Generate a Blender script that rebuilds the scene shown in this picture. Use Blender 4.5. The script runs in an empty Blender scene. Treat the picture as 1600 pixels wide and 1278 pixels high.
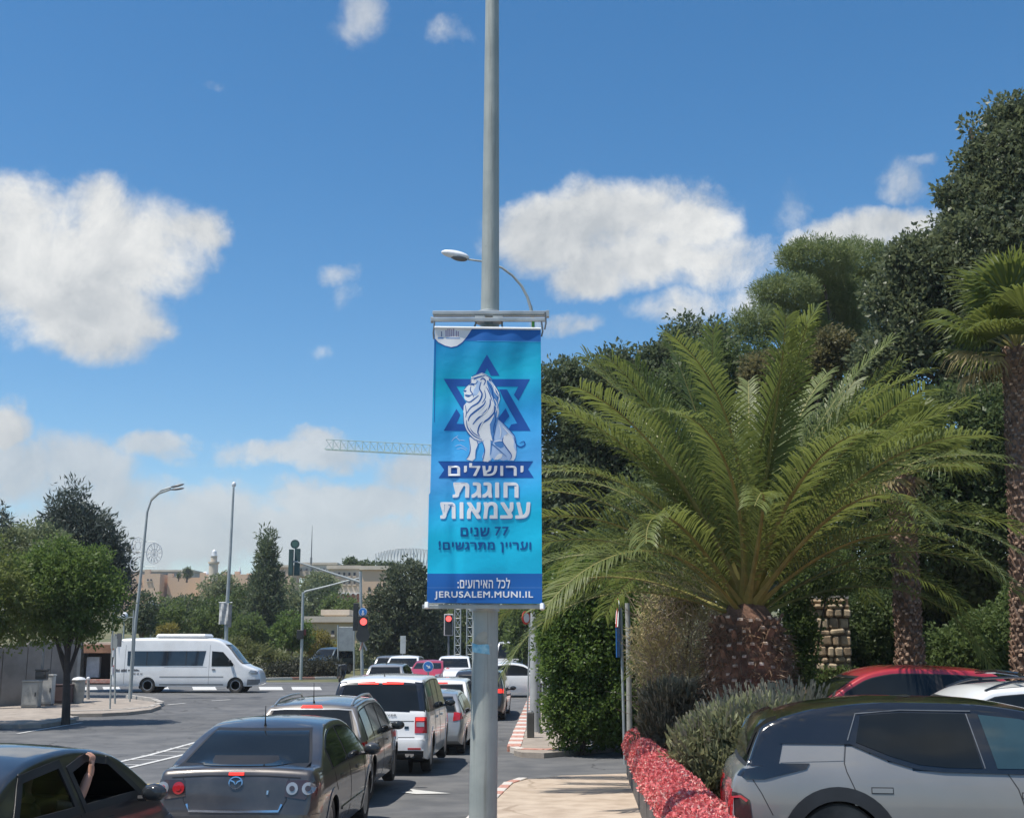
import bpy, bmesh, math, random
import numpy as np
from mathutils import Vector, Matrix
from mathutils.bvhtree import BVHTree
from mathutils.geometry import delaunay_2d_cdt
random.seed(7); rng = np.random.default_rng(7)
SC = bpy.context.scene; COL = SC.collection; PI = math.pi
# ---------------------------------------------------------------- camera
F = 1900.0; CAMH = 2.3; PITCH = math.atan(367 / F)
cam = bpy.data.cameras.new('camera'); camo = bpy.data.objects.new('camera', cam); COL.objects.link(camo)
cam.sensor_width = 36; cam.lens = F / 1600 * 36; cam.clip_start = 0.1; cam.clip_end = 5000
camo.location = (0, 0, CAMH); camo.rotation_euler = (PI / 2 + PITCH, 0, 0); SC.camera = camo

def ray(px, py):
    u = 639 - py
    return Vector((px - 800, F * math.cos(PITCH) - u * math.sin(PITCH), F * math.sin(PITCH) + u * math.cos(PITCH)))
def at(px, py, Y):
    r = ray(px, py); return Vector((0, 0, CAMH)) + r * (Y / r.y)
# ---------------------------------------------------------------- light
SUN_AZ = math.radians(-118); SUN_EL = math.radians(67)
SKY_STRENGTH = 0.1
SC.view_settings.view_transform = 'Standard'; SC.view_settings.look = 'None'
SC.view_settings.gamma = 1; SC.view_settings.exposure = 0.3; SC.view_settings.use_curve_mapping = False
sl = bpy.data.lights.new('sun', 'SUN'); slo = bpy.data.objects.new('sun', sl); COL.objects.link(slo)
sl.energy = 4.4; sl.angle = math.radians(0.5); sl.color = (1.0, 0.95, 0.87)
sd = Vector((math.sin(SUN_AZ) * math.cos(SUN_EL), math.cos(SUN_AZ) * math.cos(SUN_EL), math.sin(SUN_EL)))
slo.rotation_euler = sd.to_track_quat('Z', 'Y').to_euler(); slo.location = (0, 0, 60)

world = bpy.data.worlds.new('World'); SC.world = world; world.use_nodes = True
class NT:
    def __init__(s, tree): s.t = tree; s.n = tree.nodes; s.l = tree.links
    def put(s, sock, v):
        if isinstance(v, bpy.types.NodeSocket): s.l.new(v, sock)
        elif v is not None:
            if isinstance(v, (tuple, list)) and len(v) == 3 and sock.type == 'RGBA': v = (*v, 1)
            sock.default_value = v
    def node(s, typ, out=0, props=None, **kw):
        n = s.n.new(typ)
        for k, v in (props or {}).items(): setattr(n, k, v)
        for k, v in kw.items():
            if k.startswith('i'): s.put(n.inputs[int(k[1:])], v)
            else: s.put(n.inputs[k.replace('_', ' ')], v)
        return n.outputs[out]
    def m(s, op, a, b=None, c=None, clamp=False):
        return s.node('ShaderNodeMath', props={'operation': op, 'use_clamp': clamp}, i0=a, i1=b, i2=c) if c is not None else s.node('ShaderNodeMath', props={'operation': op, 'use_clamp': clamp}, i0=a, i1=b)
    def mix(s, f, a, b):
        n = s.n.new('ShaderNodeMix'); n.data_type = 'RGBA'
        s.put(n.inputs[0], f); s.put(n.inputs[6], a); s.put(n.inputs[7], b); return n.outputs[2]
    def noise(s, vec, scale, detail=6, rough=.55, dist=0.0):
        return s.node('ShaderNodeTexNoise', Vector=vec, Scale=scale, Detail=detail, Roughness=rough, Distortion=dist)
    def step(s, v, lo, hi):
        n = s.n.new('ShaderNodeMapRange'); n.interpolation_type = 'SMOOTHSTEP'
        s.put(n.inputs[0], v); s.put(n.inputs[1], lo); s.put(n.inputs[2], hi); return n.outputs[0]

def build_world():
    t = world.node_tree; t.nodes.clear(); W = NT(t)
    dirv = W.node('ShaderNodeTexCoord', out=0)
    sky = W.n.new('ShaderNodeTexSky'); sky.sky_type = 'NISHITA'; sky.sun_disc = False
    sky.sun_elevation = SUN_EL; sky.sun_rotation = SUN_AZ; sky.air_density = 1.0; sky.dust_density = 0.6; sky.ozone_density = 1.2; sky.altitude = 700
    hs = W.node('ShaderNodeHueSaturation', Hue=0.496, Saturation=SKY_SAT, Value=SKY_VAL, Color=sky.outputs[0])
    hs = W.mix(1.0, hs, hs)
    sep = W.n.new('ShaderNodeSeparateXYZ'); W.l.new(dirv, sep.inputs[0])
    x, y, z = sep.outputs
    # the wobble lets the cloud edges billow
    nv = W.n.new('ShaderNodeTexNoise'); W.put(nv.inputs['Vector'], dirv); nv.inputs['Scale'].default_value = 9; nv.inputs['Detail'].default_value = 7; nv.inputs['Roughness'].default_value = .6
    sp2 = W.n.new('ShaderNodeSeparateColor'); W.l.new(nv.outputs[1], sp2.inputs[0])
    az = W.m('ADD', W.m('ARCTAN2', x, y), W.m('MULTIPLY', W.m('SUBTRACT', sp2.outputs[0], .5), .075))
    el = W.m('ADD', W.m('ARCSINE', z), W.m('MULTIPLY', W.m('SUBTRACT', sp2.outputs[1], .5), .06))
    def blob(cx, cy, rx, ry, amp):
        r = ray(cx, cy).normalized(); a0 = math.atan2(r.x, r.y); e0 = math.asin(r.z)
        ra = rx / F / max(.3, math.cos(e0)); re = ry / F
        da = W.m('MULTIPLY', W.m('SUBTRACT', az, a0), 1 / ra); de = W.m('MULTIPLY', W.m('SUBTRACT', el, e0), 1 / re)
        q = W.m('ADD', W.m('MULTIPLY', da, da), W.m('MULTIPLY', de, de))
        return W.m('MULTIPLY', W.m('SUBTRACT', 1.0, q), amp)
    def blobs(lst):
        M = None
        for b in lst:
            v = blob(*b); M = v if M is None else W.m('SMOOTH_MAX', M, v, .15)
        return M
    big = [(60, 400, 190, 130, 1), (190, 370, 140, 95, 1), (285, 360, 75, 42, .9), (130, 480, 120, 75, 1), (215, 505, 45, 35, .8), (40, 320, 90, 65, .9), (150, 320, 80, 60, .9), (160, 520, 90, 55, .9),
           (880, 370, 140, 62, 1), (985, 345, 150, 70, 1), (1080, 345, 100, 55, 1), (1010, 400, 170, 50, 1), (1130, 405, 90, 55, .8), (930, 430, 90, 35, .9), (830, 350, 90, 40, .8),
           (1065, 480, 85, 38, .7), (890, 495, 60, 20, .55), (1180, 470, 60, 40, .5),
           (1330, 365, 80, 40, .9), (1400, 345, 70, 30, .8), (1250, 372, 40, 15, .6),
           (5, 668, 42, 42, .95)]
    faint = [(575, 35, 55, 48, .75), (720, 58, 60, 30, .65), (515, 432, 42, 26, .75), (323, 120, 34, 13, .5), (505, 560, 26, 16, .35), (1405, 280, 45, 32, .55), (1445, 252, 25, 12, .4), (1235, 325, 30, 45, .3), (530, 470, 30, 30, .25)]
    low = [(60, 740, 170, 75, .9), (245, 710, 62, 26, .7), (165, 722, 34, 18, .7), (460, 720, 160, 30, .9), (500, 700, 70, 25, .7), (560, 785, 190, 38, 1), (650, 745, 80, 50, .8), (250, 800, 260, 60, .8),
           (450, 840, 350, 55, .9), (100, 840, 250, 60, .8), (900, 800, 380, 90, .8), (1500, 780, 400, 90, .8)]
    n1 = W.noise(dirv, 15, 10, .66, .25); n2 = W.noise(dirv, 4, 5, .5)
    up = W.node('ShaderNodeVectorMath', props={'operation': 'ADD'}, i0=dirv, i1=(-.008, -.004, .014))
    n1b = W.noise(up, 15, 10, .66, .25)
    nn = W.m('SUBTRACT', n1, .5); relief = W.m('ADD', W.m('MULTIPLY', W.m('SUBTRACT', n1, n1b), 4.0), .5, clamp=True)
    front = W.step(y, .55, .8)
    Mb = W.m('ADD', blobs(big), W.m('MULTIPLY', nn, 2.3))
    Mf = W.m('ADD', blobs(faint), W.m('MULTIPLY', nn, 2.4))
    Ml = W.m('ADD', blobs(low), W.m('MULTIPLY', nn, 2.2))
    db = W.step(Mb, -.12, .85); df = W.m('MULTIPLY', W.step(Mf, .1, 1.1), .75); dl = W.m('MULTIPLY', W.step(Ml, .05, .75), .85)
    d = W.m('MULTIPLY', W.m('MAXIMUM', W.m('MAXIMUM', db, df), dl), front)
    bgc = W.m('MULTIPLY', W.step(W.m('ADD', n2, W.m('MULTIPLY', nn, .35)), .54, .68), W.m('SUBTRACT', 1.0, front))
    d = W.m('MAXIMUM', d, W.m('MULTIPLY', bgc, W.step(z, .0, .1)))
    # cloud light and shade painted in: noise tones plus a sunward relief
    nsh = W.noise(dirv, 7, 4, .5)
    c = W.mix(W.m('ADD', W.m('MULTIPLY', W.step(nsh, .38, .62), .5), W.m('MULTIPLY', relief, .5)), CLOUD_LO, CLOUD_HI)
    hz = W.step(z, .30, .02)
    c = W.mix(W.m('MULTIPLY', hz, .6), c, CLOUD_FAR)
    col = W.mix(W.m('MULTIPLY', d, .96), hs, c)
    below = W.step(z, -.02, .0)
    haze = W.m('MULTIPLY', W.step(z, .15, -.01), .5)
    col = W.mix(haze, col, CLOUD_FAR)
    bg = W.n.new('ShaderNodeBackground'); W.l.new(col, bg.inputs[0]); bg.inputs[1].default_value = SKY_STRENGTH
    o = W.n.new('ShaderNodeOutputWorld'); W.l.new(bg.outputs[0], o.inputs[0])
SKY_SAT = 1.33; SKY_VAL = 1.2
CLOUD_HI = (7.3, 7.3, 7.1); CLOUD_LO = (4.3, 4.55, 4.75); CLOUD_FAR = (3.9, 4.25, 4.5)
build_world()
# ---------------------------------------------------------------- ground height and pixel helpers
GK = [(-80, 0), (13, 0), (18, -.06), (24, -.18), (30, -.31), (36, -.35), (42, -.28), (50, -.08), (58, .05), (80, .1), (110, .3), (160, 2.2), (230, 6.5), (320, 11), (1500, 30), (4000, 60)]
GX = np.array([a for a, b in GK], float); GZ = np.array([b for a, b in GK], float)
def G(y): return float(np.interp(y, GX, GZ))
def gp(px, py, dz=0.0):
    r = ray(px, py); k = r.z / r.y; lo, hi = 2.0, 400.0
    for _ in range(50):
        mid = (lo + hi) / 2
        if CAMH + k * mid - G(mid) - dz > 0: lo = mid
        else: hi = mid
    return Vector((r.x / r.y * lo, lo, G(lo) + dz))
# ---------------------------------------------------------------- materials
MATS = {}
def mat(name, col=(.5, .5, .5), rough=.6, metal=0.0, var=.12, scale=3.0, bump=0.0, bscale=60.0, spec=.5, coat=0.0, emit=None, es=1.0, col2=None, alpha=1.0, trans=0.0, detail=6, dust=0.0):
    if name in MATS: return MATS[name]
    m = bpy.data.materials.new(name); m.use_nodes = True; MATS[name] = m
    N = NT(m.node_tree); p = m.node_tree.nodes['Principled BSDF']
    tc = N.node('ShaderNodeTexCoord', out=3)
    nz = N.noise(tc, scale, detail, .6)
    a = tuple(c * (1 - var) for c in col); b = tuple(min(1, c * (1 + var)) for c in (col2 or col))
    if col2: a = col
    c = N.mix(N.step(nz, .32, .68), a, b)
    if dust:
        nd = N.noise(tc, 2.2, 5, .6); sep = N.n.new('ShaderNodeSeparateXYZ'); N.l.new(tc, sep.inputs[0])
        c = N.mix(N.m('MULTIPLY', N.step(nd, .3, .75), dust), c, (.36, .31, .25))
    N.put(p.inputs['Base Color'], c); p.inputs['Metallic'].default_value = metal
    N.put(p.inputs['Roughness'], N.m('ADD', rough, N.m('MULTIPLY', N.m('SUBTRACT', nz, .5), .18 * min(1, rough * 2)), clamp=True))
    p.inputs['Specular IOR Level'].default_value = spec; p.inputs['Coat Weight'].default_value = coat; p.inputs['Coat Roughness'].default_value = .04
    p.inputs['Transmission Weight'].default_value = trans
    if emit: p.inputs['Emission Color'].default_value = (*emit, 1); p.inputs['Emission Strength'].default_value = es
    if bump:
        bn = N.noise(tc, bscale, 8, .65)
        bm_ = N.node('ShaderNodeBump', Strength=bump, Distance=.02, Height=bn); N.put(p.inputs['Normal'], bm_)
    return m
def worn(m, cracks=.6, patches=.35, stains=.5, dark=(.03, .03, .03)):
    """patch repairs, cracks and stains laid over a ground material"""
    N = NT(m.node_tree); p = m.node_tree.nodes['Principled BSDF']; bc = p.inputs['Base Color'].links[0].from_socket; tc = N.node('ShaderNodeTexCoord', out=3)
    nz = N.n.new('ShaderNodeTexNoise'); nz.inputs['Scale'].default_value = .9; nz.inputs['Detail'].default_value = 6; N.l.new(tc, nz.inputs['Vector'])
    wv = N.node('ShaderNodeVectorMath', props={'operation': 'ADD'}, i0=tc, i1=nz.outputs[1])
    v = N.n.new('ShaderNodeTexVoronoi'); v.feature = 'DISTANCE_TO_EDGE'; v.inputs['Scale'].default_value = .33; N.l.new(wv, v.inputs['Vector'])
    gate = N.step(N.noise(tc, .22, 3), .45, .6)
    c = N.mix(N.m('MULTIPLY', N.m('MULTIPLY', N.step(v.outputs[0], .014, .004), gate), cracks), bc, dark)
    v2 = N.n.new('ShaderNodeTexVoronoi'); v2.inputs['Scale'].default_value = .16; v2.distance = 'CHEBYCHEV'; N.l.new(tc, v2.inputs['Vector'])
    sc = N.n.new('ShaderNodeSeparateColor'); N.l.new(v2.outputs['Color'], sc.inputs[0])
    c = N.mix(N.m('MULTIPLY', N.step(sc.outputs[0], .6, .62), patches), c, tuple(x * 1.6 for x in dark))
    st = N.m('MULTIPLY', N.step(N.noise(tc, 1.7, 8, .7), .56, .75), stains); c = N.mix(st, c, dark)
    N.put(p.inputs['Base Color'], c)
def streaks(m, amount=.5, col=(.1, .09, .07)):
    N = NT(m.node_tree); p = m.node_tree.nodes['Principled BSDF']; bc = p.inputs['Base Color'].links[0].from_socket; tc = N.node('ShaderNodeTexCoord', out=3)
    mp = N.n.new('ShaderNodeMapping'); mp.inputs['Scale'].default_value = (22, 22, .9); N.l.new(tc, mp.inputs[0])
    a = N.step(N.noise(mp.outputs[0], 1.0, 8, .7), .5, .72); b_ = N.step(N.noise(tc, 9, 8, .75), .6, .72)
    N.put(p.inputs['Base Color'], N.mix(N.m('MULTIPLY', N.m('MAXIMUM', a, b_), amount), bc, col))
def leafmat(name, c1, c2, trans=.35, rough=.55, scale=.6, tcol=None, spec=.35):
    if name in MATS: return MATS[name]
    m = bpy.data.materials.new(name); m.use_nodes = True; MATS[name] = m
    N = NT(m.node_tree); p = m.node_tree.nodes['Principled BSDF']
    rnd = N.node('ShaderNodeNewGeometry', out=8); tc = N.node('ShaderNodeTexCoord', out=3)
    nz = N.noise(tc, scale, 4, .6)
    f = N.m('ADD', N.m('MULTIPLY', rnd, .6), N.m('MULTIPLY', N.step(nz, .3, .7), .4))
    c = N.mix(f, c1, c2); N.put(p.inputs['Base Color'], c); p.inputs['Roughness'].default_value = rough; p.inputs['Specular IOR Level'].default_value = spec
    tr = N.n.new('ShaderNodeBsdfTranslucent'); cc = N.mix(.5, c, tcol or tuple(min(1, v * 2.2) for v in c2)); N.l.new(cc, tr.inputs[0])
    mx = N.n.new('ShaderNodeMixShader'); mx.inputs[0].default_value = trans
    N.l.new(p.outputs[0], mx.inputs[1]); N.l.new(tr.outputs[0], mx.inputs[2])
    N.l.new(mx.outputs[0], m.node_tree.nodes['Material Output'].inputs[0])
    return m
# ---------------------------------------------------------------- object helpers
def tag(o, label=None, cat=None, group=None, kind=None):
    if label: o['label'] = label
    if cat: o['category'] = cat
    if group: o['group'] = group
    if kind: o['kind'] = kind
    return o
def empty(name, loc=(0, 0, 0), rz=0.0):
    o = bpy.data.objects.new(name, None); COL.objects.link(o); o.location = loc; o.rotation_euler = (0, 0, rz); o.empty_display_size = .3
    return o
def thing(name, label, cat, loc=(0, 0, 0), rz=0.0, group=None):
    return tag(empty(name, loc, rz), label, cat, group)
class MB:
    def __init__(s): s.v = []; s.f = []
    def add(s, vs, fs):
        o = len(s.v); s.v += [tuple(v) for v in vs]; s.f += [tuple(i + o for i in f) for f in fs]; return s
    def box(s, x0, x1, y0, y1, z0, z1, M=None):
        vs = [Vector((x, y, z)) for z in (z0, z1) for y in (y0, y1) for x in (x0, x1)]
        if M: vs = [M @ v for v in vs]
        return s.add(vs, [(0, 2, 3, 1), (4, 5, 7, 6), (0, 1, 5, 4), (2, 6, 7, 3), (0, 4, 6, 2), (1, 3, 7, 5)])
    def tube(s, pts, r, seg=8, cap=True):
        pts = [Vector(p) for p in pts]; n = len(pts)
        if not hasattr(r, '__len__'): r = [r] * n
        vs = []; up = None
        for i, p in enumerate(pts):
            d = (pts[min(i + 1, n - 1)] - pts[max(i - 1, 0)]); d = d.normalized() if d.length > 1e-9 else Vector((0, 0, 1))
            if up is None: up = Vector((1, 0, 0)) if abs(d.x) < .8 else Vector((0, 1, 0))
            a = (up - d * up.dot(d)).normalized(); b = d.cross(a); up = a
            for k in range(seg):
                t = 2 * PI * k / seg; vs.append(p + (a * math.cos(t) + b * math.sin(t)) * r[i])
        fs = [(i * seg + k, i * seg + (k + 1) % seg, (i + 1) * seg + (k + 1) % seg, (i + 1) * seg + k) for i in range(n - 1) for k in range(seg)]
        if cap: fs += [tuple(range(seg))[::-1], tuple((n - 1) * seg + k for k in range(seg))]
        return s.add(vs, fs)
    def lathe(s, prof, c=(0, 0, 0), axis='z', seg=20):
        vs = []
        for (r, h) in prof:
            for k in range(seg):
                t = 2 * PI * k / seg; a, b = r * math.cos(t), r * math.sin(t)
                v = {'z': (a, b, h), 'x': (h, a, b), 'y': (a, h, b)}[axis]; vs.append((v[0] + c[0], v[1] + c[1], v[2] + c[2]))
        n = len(prof)
        fs = [(i * seg + k, i * seg + (k + 1) % seg, (i + 1) * seg + (k + 1) % seg, (i + 1) * seg + k) for i in range(n - 1) for k in range(seg)]
        fs += [tuple(range(seg))[::-1], tuple((n - 1) * seg + k for k in range(seg))]
        return s.add(vs, fs)
    def prism(s, poly, h0, h1, fn):
        n = len(poly); vs = [fn(a, b, h0) for a, b in poly] + [fn(a, b, h1) for a, b in poly]
        return s.add(vs, [tuple(range(n))[::-1], tuple(range(n, 2 * n))] + [(i, (i + 1) % n, (i + 1) % n + n, i + n) for i in range(n)])
    def ball(s, c, r, seg=12, rings=8):
        if not hasattr(r, '__len__'): r = (r, r, r)
        prof = [(max(1e-3, math.sin(PI * i / rings)), -math.cos(PI * i / rings)) for i in range(rings + 1)]
        o = len(s.v); s.lathe(prof, seg=seg)
        s.v[o:] = [(c[0] + v[0] * r[0], c[1] + v[1] * r[1], c[2] + v[2] * r[2]) for v in s.v[o:]]
        return s
    def build(s, name, m, parent=None, smooth=False, bevel=0.0, fix=True):
        me = bpy.data.meshes.new(name); me.from_pydata(s.v, [], s.f)
        if fix or bevel:
            b = bmesh.new(); b.from_mesh(me)
            bmesh.ops.remove_doubles(b, verts=b.verts, dist=1e-5)
            if bevel: bmesh.ops.bevel(b, geom=[e for e in b.edges if len(e.link_faces) == 2 and e.calc_face_angle(0) > .5], offset=bevel, segments=1, affect='EDGES', clamp_overlap=True)
            bmesh.ops.recalc_face_normals(b, faces=b.faces); b.to_mesh(me); b.free()
        me.materials.append(m)
        if smooth:
            me.polygons.foreach_set('use_smooth', [True] * len(me.polygons))
            try: me.set_sharp_from_angle(angle=math.radians(smooth if smooth is not True else 38))
            except Exception: pass
        o = bpy.data.objects.new(name, me); COL.objects.link(o)
        if parent: o.parent = parent
        return o
def copy_tree(o, parent=None):
    c = o.copy(); COL.objects.link(c); c.parent = parent
    for ch in o.children: copy_tree(ch, c)
    return c
def inst(src, parent, loc, rot=(0, 0, 0), scale=(1, 1, 1)):
    c = src.copy(); COL.objects.link(c); c.parent = parent; c.location = loc; c.rotation_euler = rot; c.scale = scale; return c
def tess(poly, step):
    """fill an outline with small triangles; returns 2-D points, faces, boundary order"""
    pts = []; n = len(poly)
    for i in range(n):
        a, b = Vector(poly[i]), Vector(poly[(i + 1) % n]); k = max(1, int((b - a).length / step))
        for j in range(k): pts.append(a.lerp(b, j / k))
    nb = len(pts)
    xs = [p.x for p in pts]; ys = [p.y for p in pts]
    def inside(x, y):
        c = False; j = nb - 1
        for i in range(nb):
            if (pts[i].y > y) != (pts[j].y > y) and x < (pts[j].x - pts[i].x) * (y - pts[i].y) / (pts[j].y - pts[i].y) + pts[i].x: c = not c
            j = i
        return c
    y = min(ys) + step * .5; allp = list(pts)
    while y < max(ys):
        x = min(xs) + step * .5
        while x < max(xs):
            if inside(x, y) and min((p.x - x) ** 2 + (p.y - y) ** 2 for p in pts) > (step * .4) ** 2: allp.append(Vector((x, y)))
            x += step
        y += step
    r = delaunay_2d_cdt(allp, [], [list(range(nb))], 1, 1e-6)
    return r[0], r[2]
def sheet(name, poly, dz, m, step=1.0, thick=0.0, **kw):
    """ground-following surface from a world outline"""
    P, Fs = tess([(p[0], p[1]) for p in poly], step)
    b = MB(); vs = [(p.x, p.y, G(p.y) + dz) for p in P]
    b.add(vs, Fs)
    if thick:
        n = len(poly)
        pp = []
        for i in range(n):
            a, c = Vector(poly[i][:2]), Vector(poly[(i + 1) % n][:2]); k = max(1, int((c - a).length / step))
            pp += [a.lerp(c, j / k) for j in range(k)]
        k = len(pp)
        b.add([(p.x, p.y, G(p.y) + dz) for p in pp] + [(p.x, p.y, G(p.y) + dz - thick) for p in pp], [(i, (i + 1) % k, (i + 1) % k + k, i + k) for i in range(k)])
    o = b.build(name, m, kw.pop('parent', None))
    if kw: tag(o, **kw)
    return o
def leaves(name, P, size, m, parent=None, aspect=.5, up=.0, out=None, curl=.15, jit=.5, **kw):
    """P (n,3) leaf positions; one small folded leaf each"""
    n = len(P); r = rng.normal(size=(n, 3))
    if out is not None: r = r * .8 + out * 1.0
    r[:, 2] += up; a = r / np.linalg.norm(r, axis=1, keepdims=True)
    q = rng.normal(size=(n, 3)); b = np.cross(a, q); b /= np.linalg.norm(b, axis=1, keepdims=True) + 1e-9
    nn = np.cross(a, b); s = size * (1 + jit * rng.uniform(-1, 1, (n, 1)))
    v = np.empty((n, 4, 3)); v[:, 0] = P; v[:, 1] = P + a * s * .5 + b * s * aspect * .5 + nn * s * curl; v[:, 2] = P + a * s; v[:, 3] = P + a * s * .5 - b * s * aspect * .5 + nn * s * curl
    me = bpy.data.meshes.new(name); me.vertices.add(n * 4); me.vertices.foreach_set('co', v.ravel())
    me.loops.add(n * 4); me.loops.foreach_set('vertex_index', np.arange(n * 4, dtype=np.int32))
    me.polygons.add(n); me.polygons.foreach_set('loop_start', np.arange(0, n * 4, 4, dtype=np.int32)); me.polygons.foreach_set('loop_total', np.full(n, 4, dtype=np.int32))
    me.materials.append(m); me.update(calc_edges=True)
    o = bpy.data.objects.new(name, me); COL.objects.link(o)
    if parent: o.parent = parent
    if kw: tag(o, **kw)
    return o
def clumps(lobes, nclump, per, spread, shell=.8, flat=1.0):
    """leaf positions gathered in clumps over ellipsoid lobes (cx,cy,cz,rx,ry,rz)"""
    L = np.array(lobes, float); vol = (L[:, 3] * L[:, 4] * L[:, 5]) ** (2 / 3); idx = rng.choice(len(L), nclump, p=vol / vol.sum())
    d = rng.normal(size=(nclump, 3)); d /= np.linalg.norm(d, axis=1, keepdims=True)
    rr = rng.uniform(0, 1, (nclump, 1)) ** (1 / 3); rr = shell * (.55 + .45 * rr) + (1 - shell) * rr
    C = L[idx, :3] + d * rr * L[idx, 3:6]
    sp = spread * rng.uniform(.6, 1.4, (nclump, 1))
    e = rng.normal(size=(nclump, per, 3)); e /= np.linalg.norm(e, axis=2, keepdims=True)
    e *= rng.uniform(.25, 1, (nclump, per, 1)) ** .6 * sp[:, None]; e[:, :, 2] *= flat
    P = (C[:, None] + e).reshape(-1, 3); out = (e / (np.linalg.norm(e, axis=2, keepdims=True) + 1e-9)).reshape(-1, 3)
    return P, out
def make_trunk(root, h, r, limbs, m, lean=(0, 0), name='trunk', seg=9):
    b = MB(); k = 7
    pts = [Vector((lean[0] * t + .05 * r * math.sin(7 * t), lean[1] * t, h * t)) for t in [i / k for i in range(k + 1)]]
    b.tube([Vector((0, 0, -.3))] + pts, [r * 1.35] + [r * (1.15 - .5 * i / k) for i in range(k + 1)], seg)
    for (x, y, z, t0) in limbs:
        s = pts[int(t0 * k)]; e = Vector((x, y, z)); mid = s.lerp(e, .5) + Vector((random.uniform(-.1, .1), random.uniform(-.1, .1), .12)) * (e - s).length * .5
        b.tube([s, s.lerp(mid, .6), mid, e], [r * .45, r * .36, r * .28, r * .1], 6)
    return b.build(name, m, root, smooth=True)
def tree(name, label, base, h, r, lobes, nclump, per, spread, size, lm, tm, group=None, cat='tree', aspect=.5, shell=.8, up=0., lean=(0, 0), flat=1.0):
    root = thing(name, label, cat, base, 0, group)
    lim = [(L[0] * .8, L[1] * .8, L[2], random.uniform(.5, .95)) for L in lobes]
    make_trunk(root, h, r, lim, tm, lean)
    P, out = clumps(lobes, nclump, per, spread, shell, flat)
    leaves('crown', P, size, lm, root, aspect=aspect, up=up, out=out)
    return root
# ================================================================ cars
GLASS = lambda: mat('car_glass', (.012, .015, .017), rough=.05, var=.1, spec=.3)
RUB = lambda: mat('black_rubber', (.012, .012, .013), rough=.55, var=.15)
TYRE = lambda: mat('tyre_rubber', (.018, .018, .018), rough=.85, var=.25, scale=8, dust=.3)
ALLOY = lambda: mat('alloy', (.42, .43, .44), rough=.3, metal=.8, var=.1)
REDL = lambda: mat('red_lens', (.45, .015, .02), rough=.08, var=.1, coat=.6)
LIT = lambda: mat('lit_brake_lamp', (.8, .04, .03), rough=.2, emit=(1, .05, .03), es=.8)
CLEAR = lambda: mat('clear_lens', (.34, .34, .35), rough=.08, metal=.3, coat=.7)
PLATE = lambda: mat('yellow_plate', (.75, .55, .04), rough=.4, var=.05)
CHROME = lambda: mat('chrome', (.7, .7, .72), rough=.12, metal=1.0)
DARK = lambda: mat('wheel_well', (.006, .006, .006), rough=.9)
def smooth_interp(K):
    X = [a for a, b in K]; Y = [b for a, b in K]; n = len(X)
    d = [(Y[i + 1] - Y[i]) / (X[i + 1] - X[i]) for i in range(n - 1)]
    m = [d[0]] + [0 if d[i - 1] * d[i] <= 0 else 2 * d[i - 1] * d[i] / (d[i - 1] + d[i]) for i in range(1, n - 1)] + [d[-1]]
    def f(x):
        if x <= X[0]: return Y[0]
        if x >= X[-1]: return Y[-1]
        i = max(j for j in range(n - 1) if X[j] <= x); h = X[i + 1] - X[i]; t = (x - X[i]) / h
        return (2 * t**3 - 3 * t**2 + 1) * Y[i] + (t**3 - 2 * t**2 + t) * h * m[i] + (-2 * t**3 + 3 * t**2) * Y[i + 1] + (t**3 - t**2) * h * m[i + 1]
    return f
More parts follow.
